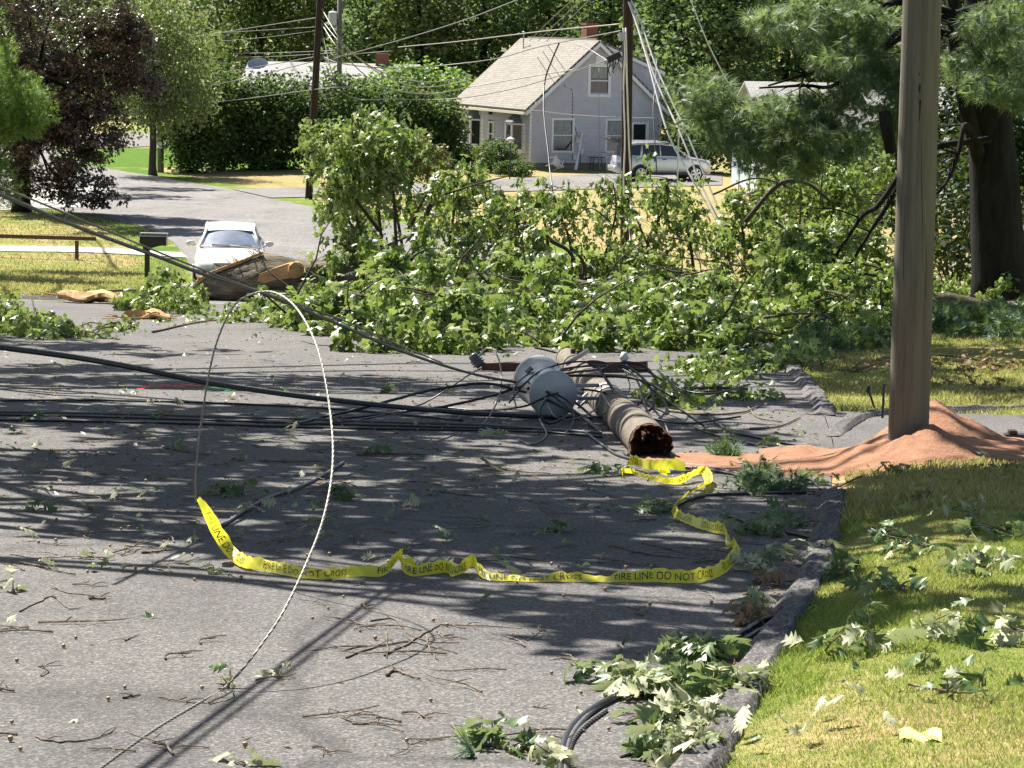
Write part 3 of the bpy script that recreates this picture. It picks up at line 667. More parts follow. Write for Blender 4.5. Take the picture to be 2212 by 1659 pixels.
# ---- trees beyond the left of the frame that dapple the road
def shade_tree(label, x, y, h, r_, ncl, per, ls=.30):
    b = Vector((x, y, TZ(y)))
    tree('oak_tree', label, 'tree', b, h*.62, .26, [(0,0,h*.72,r_,r_,h*.26), (r_*.4,-r_*.3,h*.55,r_*.7,r_*.7,h*.16)], ncl, per, .55, ls, MT['wood'], MT['bark'], group='oaks beyond the left edge')
def shade_oak(label, x, y, lobes):
    b = Vector((x, y, TZ(y))); r = empty('oak_tree', b, label, 'tree', 0, 'oaks beyond the left edge'); mb = MB(); hx = 1/math.tan(EL); th = 9.5
    tp = [Vector((random.uniform(-.1,.1), random.uniform(-.1,.1), th*t-.2*(t == 0))) for t in (0, .06, .3, .6, 1)]; mb.tube(tp, [.45, .33, .28, .22, .12], 12, jit=.05)
    C_ = []
    for px, py, rr, h, dn in lobes:
        g_ = G(px, py); c = Vector((g_.x+SH.x*h*hx, g_.y+SH.y*h*hx, TZ(g_.y)+h))-b; n = max(4, int(13*rr*rr*dn))
        cl = ell_pts([(c.x, c.y, c.z, rr, rr, min(.9, rr*.5))], n); C_.append(cl)
        pl = limb(mb, (0, 0, random.uniform(4, 8)), c, .09, .03, 7, sides=6)
        for k in range(min(n, 7)): limb(mb, pl[random.randint(4, 7)], cl[k], .02, .006, 3, sides=4)
    mb.build('trunk', MT['bark'], r, True); lp = clump_pts(np.concatenate(C_), 15, .33, .5)
    mesh_obj('crown', leaves_mesh('crown', lp, .34, T_SIMPLE, (-.6,.3)), MT['wood'], r)
shade_oak('spreading oak left of the view whose boughs reach over the middle of the road', -8.2, 25, [(800,960,2.2,8.5,1), (200,1020,1.2,7.5,1), (480,1000,1.5,8,.9), (700,1090,1.3,8,1), (1050,1080,1.5,8,1), (300,1165,.5,6.5,1), (1150,1180,1.0,7,1), (1000,1250,.45,6.5,.8), (600,1170,.7,7,1), (900,1140,1.0,7.5,1), (1450,1140,1.3,7.5,1)])
shade_oak('spreading oak left of the view whose boughs shade the near lawn', -9.6, 21, [(2230,1000,1.0,8.5,.9), (2060,1010,.7,8.5,.7), (1500,1230,.8,7,1), (1350,1340,.6,7,1.1), (1560,1370,.8,7,1.1), (1960,1140,1.1,7.5,1.5), (2150,1120,1.1,7.5,1.5), (1900,1085,.8,7.5,1.4), (2080,1075,.8,7.5,1.4), (2190,1080,.8,7.5,1.4), (1850,1330,.5,7,1), (2080,1360,.55,7,1), (1780,1180,.5,7,.8), (1680,1250,.4,7,.8), (2200,1200,.6,7,1)])
shade_oak('taller oak left of the view standing farther down the road', -9.5, 32, [(300,900,2.2,8,1.1), (1300,930,1.8,9,.9), (1600,880,1.2,9,.7), (600,830,1.8,9,.8), (100,810,1.8,9,.9), (1150,850,1.4,9,.6), (1950,830,1.8,9,1), (950,900,1.6,9,.9), (2150,850,1.8,9,.8), (2000,770,2.6,9,1.1), (1820,800,1.6,9,.9), (2150,760,2.4,9,1.1)])
shade_oak('oak left of the view beyond the gutter by the road bend', -12.5, 46, [(150,590,2.0,9,1), (-50,600,2.5,9,1.1), (180,480,1.5,9,.7), (-20,740,2.0,9,.7), (350,760,1.5,9,.35)])
shade_oak('maple left of the view throwing streaks over the far pavement', -22, 80, [(370,410,2.0,9,1), (260,425,2.5,9,1), (370,502,1.6,9,1), (300,500,2.0,9,1)])
# ------------------------------------------------------------------ grey house
TH = rad(22); CU = Vector((math.cos(TH), math.sin(TH), 0)); CV = Vector((-math.sin(TH), math.cos(TH), 0))
hb = G(1143, 366)
house = empty('grey_house', hb, 'lavender grey clapboard cape house with a tan shingle roof and brick chimney', 'house', TH)
HW, HL, EV, RG, FD = 6.8, 9.4, 2.93, 5.95, .32
def siding_wall(name, poly, axis, parent, mat, course=.185, lift=.06, holes=()):
    """clapboards: for each course a slightly tilted quad, clipped to the polygon (list of (s,z)); axis: function (s,out,z)->vec"""
    mb = MB(); z0 = min(p[1] for p in poly); z1 = max(p[1] for p in poly)
    def span(z):
        xs_ = []
        for i in range(len(poly)):
            a, b = poly[i], poly[(i+1) % len(poly)]
            if (a[1]-z)*(b[1]-z) < 0 or (abs(a[1]-z) < 1e-9 and a[1] != b[1]):
                t = (z-a[1])/(b[1]-a[1]); xs_.append(a[0]+t*(b[0]-a[0]))
        return (min(xs_), max(xs_)) if len(xs_) >= 2 else None
    z = z0
    while z < z1-.01:
        zt = min(z+course, z1); a = span(z+1e-4); b = span(zt-1e-4)
        if a and b:
            xa0, xa1 = a; xb0, xb1 = b
            segs = [(0.0, 1.0)]
            # cut the openings out of the course
            lo, hi = min(xa0, xb0), max(xa1, xb1); cuts = sorted([(h[0], h[1]) for h in holes if h[2] < (z+zt)/2 < h[3]])
            cur = lo; runs = []
            for c0, c1 in cuts:
                runs.append((cur, c0)); cur = c1
            runs.append((cur, hi))
            for s0, s1 in runs:
                if s1-s0 < .01: continue
                A0 = max(s0, xa0); A1 = min(s1, xa1); B0 = max(s0, xb0); B1 = min(s1, xb1)
                if A1 <= A0 or B1 <= B0: continue
                mb.add([axis(A0, lift, z), axis(A1, lift, z), axis(B1, .004, zt), axis(B0, .004, zt), axis(A0, 0, z), axis(A1, 0, z)], [(0,1,2,3), (4,5,1,0)])
        z = zt
    return mb.build(name, mat, parent)
GA = lambda s, o, z: Vector((s, -o, z))            # gable wall, outward = -y(local)
FA = lambda s, o, z: Vector((-o, s, z))            # front wall, outward = -x(local)
def window(parent, ax, s0, s1, z0, z1, fr=.10, split=True, name='window', curtain=.55, depth=.05):
    f = MB()
    def bx(a, b, c, d, o0, o1):
        f.prism([ax(a, o0, c), ax(b, o0, c), ax(b, o0, d), ax(a, o0, d)], ax(0, o1, 0)-ax(0, o0, 0))
    bx(s0-fr, s0, z0-fr, z1+fr, .0, .06); bx(s1, s1+fr, z0-fr, z1+fr, .0, .06); bx(s0, s1, z1, z1+fr, .0, .06); bx(s0-.04, s1+.04, z0-fr, z0, .0, .09)
    if split: bx(s0, s1, (z0+z1)/2-.025, (z0+z1)/2+.025, -.03, .03)
    fo = f.build(name, MT['trim'], parent)
    g = MB(); g.add([ax(s0, -.02, z0), ax(s1, -.02, z0), ax(s1, -.02, z1), ax(s0, -.02, z1)], [(0,1,2,3)]); g.build('pane', MT['glass'], fo)
    if curtain:
        g = MB(); g.add([ax(s0+.05, -.012, z0+(z1-z0)*(1-curtain)), ax(s1-.05, -.012, z0+(z1-z0)*(1-curtain)), ax(s1-.05, -.012, z1-.03), ax(s0+.05, -.012, z1-.03)], [(0,1,2,3)]); g.build('curtain', MT['curtain'], fo)
    return fo
# walls
gh = [(1.2,2.17,.9,2.34), (3.98,4.9,.9,2.34), (5.29,6.07,FD,2.26), (3.05,3.97,3.58,4.87)]
siding_wall('gable_wall', [(0, FD), (HW, FD), (HW, EV), (HW/2, RG), (0, EV)], GA, house, MT['siding'], holes=gh)
fh = [(.9,2.35,.85,2.12), (4.55,5.3,FD,2.1), (6.4,7.9,.85,2.12)]
siding_wall('front_wall', [(0, FD), (HL, FD), (HL, EV), (0, EV)], FA, house, MT['siding'], holes=fh)
m = MB(); m.box(.05, HW-.05, .05, HL, -.3, EV-.02); m.build('inner_wall', MT['siding'], house)   # body behind the boards
m = MB(); m.box(.02, HW-.02, .02, HL-.02, -.4, FD-.003); m.build('foundation', MT['found'], house)
m = MB(); m.box(-.03, .07, -.045, .06, FD, EV+.03); m.box(-.03, .07, HL-.06, HL+.05, FD, EV); m.box(HW-.07, HW+.03, -.045, .06, FD, EV); m.build('corner_board', MT['trim'], house)
window(house, GA, 1.2, 2.17, .9, 2.34, curtain=.6); window(house, GA, 3.98, 4.9, .9, 2.34, curtain=.6); window(house, GA, 3.05, 3.97, 3.58, 4.87, .13, curtain=.4)
# side door
d = window(house, GA, 5.35, 6.01, 1.2, 2.2, .07, False, 'door', .0)
m = MB(); m.prism([GA(5.29, .01, FD), GA(6.07, .01, FD), GA(6.07, .01, 1.12), GA(5.29, .01, 1.12)], (0, -.04, 0)); m.prism([GA(5.2, .0, FD), GA(5.28, .0, FD), GA(5.28, .0, 2.34), GA(5.2, .0, 2.34)], (0, -.07, 0)); m.prism([GA(6.08, .0, FD), GA(6.16, .0, FD), GA(6.16, .0, 2.34), GA(6.08, .0, 2.34)], (0, -.07, 0)); m.build('door_frame', MT['trim'], house)
m = MB(); m.prism([GA(3.3, .02, 5.0), GA(3.72, .02, 5.0), GA(3.72, .02, 5.4), GA(3.3, .02, 5.4)], (0, -.05, 0)); m.build('vent', MT['trim'], house)
# front door
fd_ = window(house, FA, 4.62, 5.22, .95, 2.0, .08, True, 'front_door', 0)
m = MB(); m.prism([FA(4.55, .01, FD), FA(5.3, .01, FD), FA(5.3, .01, .86), FA(4.55, .01, .86)], (-.04, 0, 0)); m.build('door_panel', MT['trim'], fd_)
# bay windows
def bay(s0, s1):
    z0, z1 = .85, 2.12; sm = .34; o1 = .42
    f = MB(); g = MB(); rf = MB(); sh = MB()
    pr = [(s0, .0), (s0+sm, o1), (s1-sm, o1), (s1, .0)]
    for i in range(3):
        a, b = pr[i], pr[i+1]; A = lambda t, z: FA(a[0]+(b[0]-a[0])*t, a[1]+(b[1]-a[1])*t, z)
        f.bar(A(0, z0), A(0, z1), .09, .09); f.bar(A(1, z0), A(1, z1), .09, .09); f.bar(A(0, z0), A(1, z0), .09, .12); f.bar(A(0, z1), A(1, z1), .09, .12)
        g.add([A(.03, z0+.04), A(.97, z0+.04), A(.97, z1-.04), A(.03, z1-.04)], [(0,1,2,3)])
    fo = f.build('bay_window', MT['trim'], house); g.build('pane', MT['glass'], fo)
    f = MB(); f.prism([FA(a, b, z0-.16) for a, b in pr], (0, 0, .12)); f.build('sill', MT['trim'], fo)
    e = .06; q = [(s0-e, 0), (s0+sm-e, o1+e), (s1-sm+e, o1+e), (s1+e, 0)]; top = FA((s0+s1)/2+.0, 0, z1+.52); top2 = FA((s0+s1)/2+.25, 0, z1+.52); top1 = FA((s0+s1)/2-.25, 0, z1+.52)
    Q = [FA(a, b, z1+.06) for a, b in q]
    rf.add(Q+[top1, top2]+[p-Vector((0,0,.05)) for p in Q], [(0,4,1), (1,4,5,2), (2,5,3), (0,1,7,6), (1,2,8,7), (2,3,9,8)])
    rf.build('bay_roof', MT['shinglegrey'], fo)
    for c, sg in ((s1, 1),):
        m = MB()
        m.prism([FA(c+.12, .0, z0-.1), FA(c+.12+.28, .0, z0-.1), FA(c+.40, .0, z1+.06), FA(c+.12, .0, z1+.06)], (-.05, 0, 0)); m.build('shutter', MT['trim'], fo)
    m = MB(); m.prism([FA(s0-.4, .0, z0-.1), FA(s0-.12, .0, z0-.1), FA(s0-.12, .0, z1+.06), FA(s0-.40, .0, z1+.06)], (-.05, 0, 0)); m.build('shutter', MT['trim'], fo)
bay(.9, 2.35); bay(6.4, 7.9)
# roof: front slope, rear slope, shed dormer
oh = .28; RT = .10
sl_ = (RG-EV)/(HW/2)
def roof_panel(name, a, b, c, d, mat, parent, t=.09, uvs=True):
    a, b, c, d = map(Vector, (a, b, c, d)); n = (b-a).cross(d-a).normalized()*t
    me = bpy.data.meshes.new(name); vs = [a, b, c, d, a-n, b-n, c-n, d-n]
    me.from_pydata([tuple(v) for v in vs], [], [(0,1,2,3), (7,6,5,4), (4,5,1,0), (5,6,2,1), (6,7,3,2), (7,4,0,3)])
    uv = me.uv_layers.new(name='UVMap'); e1 = (b-a).normalized(); e2 = n.normalized().cross(e1)
    for l in me.loops:
        p = vs[l.vertex_index]-a; uv.data[l.index].uv = (p.dot(e1), p.dot(e2))
    return mesh_obj(name, me, mat, parent)
el_ = lambda u: EV+sl_*min(u, HW-u)+.12
rf = roof_panel('roof', (-.32, -oh, el_(-.32)), (-.32, HL+oh, el_(-.32)), (HW/2, HL+oh, RG+.12), (HW/2, -oh, RG+.12), MT['shingle'], house)
me = rf.data; 
roof_panel('rear_roof', (HW/2, -oh, RG+.12), (HW/2, HL+oh, RG+.12), (HW+.32, HL+oh, el_(HW+.32)), (HW+.32, -oh, el_(HW+.32)), MT['shingle'], house)
roof_panel('dormer_roof', (HW/2+.02, .28, RG+.19), (HW/2+.02, HL-.4, RG+.19), (HW+.25, HL-.4, 4.72), (HW+.25, .28, 4.72), MT['shingle'], house)
siding_wall('dormer_wall', [(HW/2, RG-.1), (HW+.05, EV), (HW+.05, 4.62), (HW/2+.1, RG+.05)], lambda s, o, z: Vector((s, .45-o, z)), house, MT['siding'])
m = MB(); m.box(HW/2+1.2, HW+.05, .5, HL-.5, 3.6, 4.55); m.build('dormer_body', MT['siding'], house)
m = MB()
m.bar((-.36, -oh-.012, el_(-.32)-.16), (HW/2, -oh-.012, RG-.02), .05, .2, (0,1,0)) if False else None
def rake(x0, z0, x1, z1, y, hh=.20):
    m.prism([(x0, y, z0-hh), (x1, y, z1-hh), (x1, y, z1), (x0, y, z0)], (0, -.035, 0))
rake(-.33, el_(-.32)-.02, HW/2-.003, RG+.10, -oh-.003); rake(HW/2+.003, RG+.10, HW+.33, el_(HW+.32)-.02, -oh-.003)
rake(HW/2+.2, RG+.10, HW+.28, 4.68, .27, .16)
m.prism([(HW, .44, EV), (HW+.1, .44, EV), (HW+.1, .44, 4.6), (HW, .44, 4.6)], (0, -.04, 0))
m.build('rake_board', MT['trim'], house)
m = MB(); m.box(-.46, -.33, -oh, HL+oh, el_(-.32)-.17, el_(-.32)-.05); m.build('gutter', MT['gutter'], house)
m = MB(); m.tube([(-.38, HL, el_(-.32)-.15), (-.09, HL-.02, 2.55), (-.09, HL-.02, .35)], .04, 8); m.build('downspout', MT['trim'], house)
m = MB(); m.box(HW/2+.35, HW/2+.95, 2.2, 2.85, 5.3, 6.95); m.box(HW/2+.31, HW/2+.99, 2.16, 2.89, 6.85, 6.95); ch = m.build('chimney', MT['brick'], rf)
m = MB(); m.tube([(HW/2+.65, 2.5, 6.95), (HW/2+.65, 2.5, 7.12)], .12, 10); m.build('chimney_pot', MT['brick'], ch)
m = MB(); m.tube([(HW/2-.62, HL*.84, RG-.5), (HW/2-.62, HL*.84, RG+.45)], .035, 8); m.sphere((HW/2-.62, HL*.84, RG+.47), .07); m.build('service_mast', MT['galv'], house)
# wall fittings
m = MB(); m.box(2.3, 2.55, -.13, -.01, 1.28, 1.6); m.box(2.5, 2.72, -.16, -.01, .75, 1.05); m.tube([(2.61, -.16, .9), (2.61, -.24, .9)], .09, 12); m.box(2.2, 2.42, -.12, -.01, .45, .72)
m.build('meter_box', MT['galv'], house)
m = MB(); m.tube([(1.72, -.03, 4.05), (1.75, -.03, 3.9), (2.1, -.03, 3.8), (2.13, -.03, 3.6), (2.16, -.04, 2.4), (2.45, -.04, 1.55)], .016, 6); m.tube([(2.6, -.05, .76), (2.6, -.05, .25)], .02, 6); m.tube([(2.52, -.05, 1.0), (2.48, -.05, .4)], .015, 6); m.build('conduit', MT['plasticd'], house)
m = MB(); m.box(-.18, -.04, 4.85, 5.05, 2.42, 2.72); m.tube([(-.1, 4.95, 2.72), (-.1, 4.95, 2.8)], .04, 6); m.build('porch_light', MT['plasticd'], house)
m = MB(); m.box(5.1, 5.18, -.14, -.03, 1.7, 1.95); m.build('door_light', MT['plasticd'], house)
st = G(985, 368); m = MB(); 
for i in range(3): m.box(-1.5+i*.35, -.03, 4.2, 5.7, -.35+.0, -.02+i*.14)
m.build('front_steps', MT['concrete'], house)
# things by the house wall: overturned chair, pole, table, chair
def hloc(u, v, z=0.0):
    p = hb+CU*u+CV*v; p.z = TZ(p.y)+z; return p
def frame_thing(name, label, cat, loc, rot, bars, mat, r=.015, group=None, flats=(), flatmat=None, fname='seat'):
    e = empty(name, loc, label, cat, 0, group); e.rotation_euler = rot
    m = MB()
    for q in bars: m.tube([Vector(p) for p in q], r, 6)
    m.build('frame', mat, e, True)
    if flats:
        m = MB()
        for b in flats: m.box(*b)
        m.build(fname, flatmat or mat, e)
    return e
cb = [[(-.22,-.22,0), (-.2,-.2,.42), (-.2,-.22,.85), (.2,-.22,.85), (.2,-.2,.42), (.22,-.22,0)], [(-.22,.24,0), (-.2,.2,.42), (-.22,.2,.62), (-.2,-.2,.64)], [(.22,.24,0), (.2,.2,.42), (.22,.2,.62), (.2,-.2,.64)], [(-.07,-.22,.45), (-.07,-.22,.85)], [(.07,-.22,.45), (.07,-.22,.85)]]
p = hloc(.55, -1.3, .30)
frame_thing('garden_chair', 'white garden chair lying on its side before the house corner', 'chair', p, (rad(70), rad(35), rad(30)), cb, MT['trim'], .03, None, [(-.2,.2,-.2,.22,.40,.44)])
p = hloc(3.75, -.75, 0)
frame_thing('garden_chair', 'white garden chair standing by the grey wall near the small table', 'chair', p, (0, 0, rad(-60)), cb, MT['trim'], .018, None, [(-.2,.2,-.2,.22,.40,.43)])
p = hloc(3.15, -.7, 0)
frame_thing('side_table', 'small dark round table by the grey wall', 'table', p, (0,0,.4), [[(-.25,-.2,0), (-.2,-.15,.6)], [(.25,-.2,0), (.2,-.15,.6)], [(-.25,.2,0), (-.2,.15,.6)], [(.25,.2,0), (.2,.15,.6)]], MT['plasticd'], .02, None, [(-.32,.32,-.28,.28,.6,.63)], None, 'tabletop')
a = hloc(1.75, -1.5, .04); b = hloc(2.62, -.2, 1.75)
m = MB(); m.tube([a, b], .045, 8); m.tube([a, a.lerp(b, .22)], .07, 8); tag(m.build('downspout_pipe', MT['trim']), 'long white pipe leaning against the grey wall', 'pipe')
# yard lamp post
lp_ = G(1101, 388); e = empty('lamp_post', lp_, 'slim yard lamp post with a small shade before the round shrub', 'lamp post')
m = MB(); m.tube([(0,0,-.1), (0,0,1.75)], .03, 8); m.build('post', MT['plasticd'], e)
m = MB(); m.tube([(0,0,1.75), (0,0,1.82), (0,0,1.9)], [.19, .17, .03], 10); m.tube([(0,0,1.62), (0,0,1.76)], [.06, .09], 8); m.build('lamp_shade', MT['gutter'], e)
# ------------------------------------------------------------------ generic car pieces
def loft(mb, secs, close_ends=True):
    n = len(secs[0]); b = len(mb.v)
    for s in secs: mb.v += [tuple(p) for p in s]
    for i in range(len(secs)-1):
        for k in range(n-1): mb.f.append((b+i*n+k, b+i*n+k+1, b+(i+1)*n+k+1, b+(i+1)*n+k))
    if close_ends:
        mb.f.append(tuple(b+k for k in range(n))[::-1]); mb.f.append(tuple(b+(len(secs)-1)*n+k for k in range(n)))
def wheel(parent, x, y, r, wd, side):
    m = MB(); m.tube([(x, y-wd/2, r), (x, y-wd/2+.02, r), (x, y+wd/2-.02, r), (x, y+wd/2, r)], [r*.93, r, r, r*.93], 28)
    t = m.build('wheel', MT['tyre'], parent)
    m = MB(); yo = y+side*(wd/2+.004)
    m.tube([(x, yo-side*.05, r), (x, yo-side*.02, r)], [r*.66, r*.66], 24)
    for k in range(6):
        a = 2*math.pi*k/6+.2; m.bar((x, yo, r), (x+math.cos(a)*r*.62, yo, r+math.sin(a)*r*.62), .07, .03, (0,1,0))
    m.tube([(x, yo-.02*side, r), (x, yo+.015*side, r)], .06, 12)
    ring = [(x+math.cos(2*math.pi*k/24)*r*.66, yo, r+math.sin(2*math.pi*k/24)*r*.66) for k in range(25)]; m.tube(ring, .022, 6, False)
    m.build('rim', MT['alloy'], t)
def half(sec):                      # mirror a half section (list (y,z), from bottom centre outwards and up to the top centre)
    return sec+[(-y, z) for y, z in sec[::-1] if y > 1e-6]
def body_sec(x, hw, z0, zb, belt, tuck=.06, top=None):
    s = [(0, z0), (hw-.14, z0), (hw-tuck, z0+.06), (hw-.01, z0+.22), (hw, (z0+belt)/2+.02), (hw-.02, belt-.12), (hw-.06, belt-.03), (hw-.13, belt), (hw*.5, belt+zb*.7), (0, belt+zb)]
    full = s+[(-y, z) for y, z in s[::-1][1:-1]]
    full.append(s[0]); return [(x, y, z) for y, z in full]
# ---- white sedan, seen from the front
def sedan():
    b = G(497, 607)
    e = empty('white_sedan', b, 'white sedan parked facing the camera behind the fallen oak trunk', 'car', rad(-85))
    m = MB()                       # +x = car's forward
    st = [(2.22,.60,.30,.02,.50), (2.16,.74,.22,.02,.60), (2.0,.83,.19,.03,.70), (1.7,.865,.18,.05,.78), (1.2,.88,.18,.06,.85), (.75,.885,.18,.06,.92), (0,.89,.18,.03,.95), (-1,.89,.18,.03,.97), (-1.6,.87,.18,.04,1.0), (-2.05,.82,.22,.04,.98), (-2.25,.72,.3,.02,.85)]
    loft(m, [body_sec(x, hw, z0, zb, bl) for x, hw, z0, zb, bl in st])
    bo = m.build('body', MT['carwhite'], e, True)
    # greenhouse: pillars and roof
    def gsec(x, hwb, zb, hwt, zt): return (x, hwb, zb, hwt, zt)
    roof = [(.42, .56, 1.30), (.15, .60, 1.41), (-.3, .61, 1.45), (-.9, .59, 1.43), (-1.25, .55, 1.36)]
    m = MB(); secs = []
    for x, hw, z in roof: secs.append([(x, y, z+.03*(1-(y/hw)**2)) for y in np.linspace(hw, -hw, 9)])
    loft(m, secs, False); m.build('roof', MT['carwhite'], e, True)
    base = {1: [(.98, .70, .93), (.42, .56, 1.30)]}
    m = MB(); secs = []
    for t in np.linspace(0, 1, 5):
        x = .98+(.40-.98)*t; hw = .70+(.565-.70)*t; z = .955+(1.305-.955)*t
        secs.append([(x-.10*(y/hw)**2, y, z+.03*(1-(y/hw)**2)) for y in np.linspace(hw, -hw, 11)])
    loft(m, secs, False); m.build('windshield', MT['windscreen'], e, True)
    m = MB()
    for s_ in (1, -1):
        m.add([(.88, s_*.70, .94), (.30, s_*.575, 1.34), (-.9, s_*.60, 1.40), (-1.5, s_*.68, .99)], [(0,1,2,3)] if s_ < 0 else [(3,2,1,0)])
    m.build('side_window', MT['carglass'], e)
    m = MB()
    for s_ in (1, -1):
        m.tube([(.92, s_*.725, .93), (.60, s_*.655, 1.15), (.36, s_*.585, 1.33), (.1, s_*.605, 1.41), (-.9, s_*.60, 1.42), (-1.3, s_*.6, 1.32), (-1.75, s_*.70, 1.0)], .035, 6); m.tube([(-.25, s_*.60, 1.40), (-.3, s_*.72, .96)], .03, 6)
        m.tube([(.9, s_*.735, .95), (-1.7, s_*.74, 1.0)], .03, 6)
    m.tube([(.97, .70, .95), (1.0, .35, .97), (1.01, 0, .975), (1.0, -.35, .97), (.97, -.70, .95)], .02, 6)
    m.build('pillar', MT['carwhite'], e, True)
    m = MB(); m.add([(-1.22, .53, 1.36), (-1.22, -.53, 1.36), (-1.85, -.66, 1.01), (-1.85, .66, 1.01)], [(0,1,2,3)]); m.build('rear_window', MT['carglass'], e)
    for s_ in (1, -1):
        m = MB(); m.sphere((.62, s_*.98, 1.0), .1, 12, 8, (.55, 1.15, .72)); m.tube([(.65, s_*.84, .95), (.62, s_*.95, .97)], .03, 6); m.build('wing_mirror', MT['carwhite'], e, True)
        m = MB(); m.add([(2.10, s_*.50, .60), (2.185, s_*.44, .53), (2.08, s_*.74, .55), (1.86, s_*.83, .64), (1.80, s_*.80, .72), (2.00, s_*.60, .685)], [(0,1,2,3,4,5) if s_ < 0 else (5,4,3,2,1,0)]); 
        for i, v in enumerate(m.v): m.v[i] = (v[0]+.03, v[1], v[2]+.012)
        m.build('headlight', MT['lamp'], e)
        m = MB(); m.tube([(2.17, s_*.60, .36), (2.21, s_*.60, .36)], .05, 12); m.build('fog_lamp', MT['lamp'], e)
    gp_ = [(-.36,.64), (.36,.64), (.30,.56), (.12,.47), (-.12,.47), (-.30,.56)]
    m = MB(); m.prism([(2.205, y, z) for y, z in gp_][::-1], (.025, 0, 0)); gr = m.build('grille', MT['plasticd'], e)
    m = MB(); pl = [(2.235, y*1.03, z) for y, z in gp_+[gp_[0]]]; m.tube(pl, .018, 6); 
    for k in range(4): m.bar((2.232, -.3+.03*k, .61-.035*k), (2.232, .3-.03*k, .61-.035*k), .008, .012)
    m.build('grille_surround', MT['alloy'], gr)
    # winged oval badge
    m = MB(); ov = [(2.25, .105*math.cos(a), .565+.075*math.sin(a)) for a in np.linspace(0, 2*math.pi, 25)]; m.tube(ov, .012, 6)
    m.tube([(2.255, -.095, .60), (2.255, -.05, .597), (2.255, 0, .555), (2.255, .05, .597), (2.255, .095, .60)], .011, 6); m.build('badge', MT['alloy'], gr)
    m = MB(); m.box(2.19, 2.235, -.30, .30, .27, .40); m.build('bumper_intake', MT['plasticd'], e)
    m = MB(); m.box(2.225, 2.245, -.26, .26, .405, .46); m.build('number_plate', MT['trim'], e)
    m = MB(); m.tube([(1.02, .55, .975), (.98, .1, 1.0)], .012, 5); m.tube([(1.04, .0, .985), (.98, -.45, 1.0)], .012, 5); m.build('wiper', MT['plasticd'], e)
    for x in (1.36, -1.32):
        for s_ in (1, -1): wheel(e, x, s_*.78, .32, .2, s_)
    e.scale = (.90, .90, .90)
sedan()
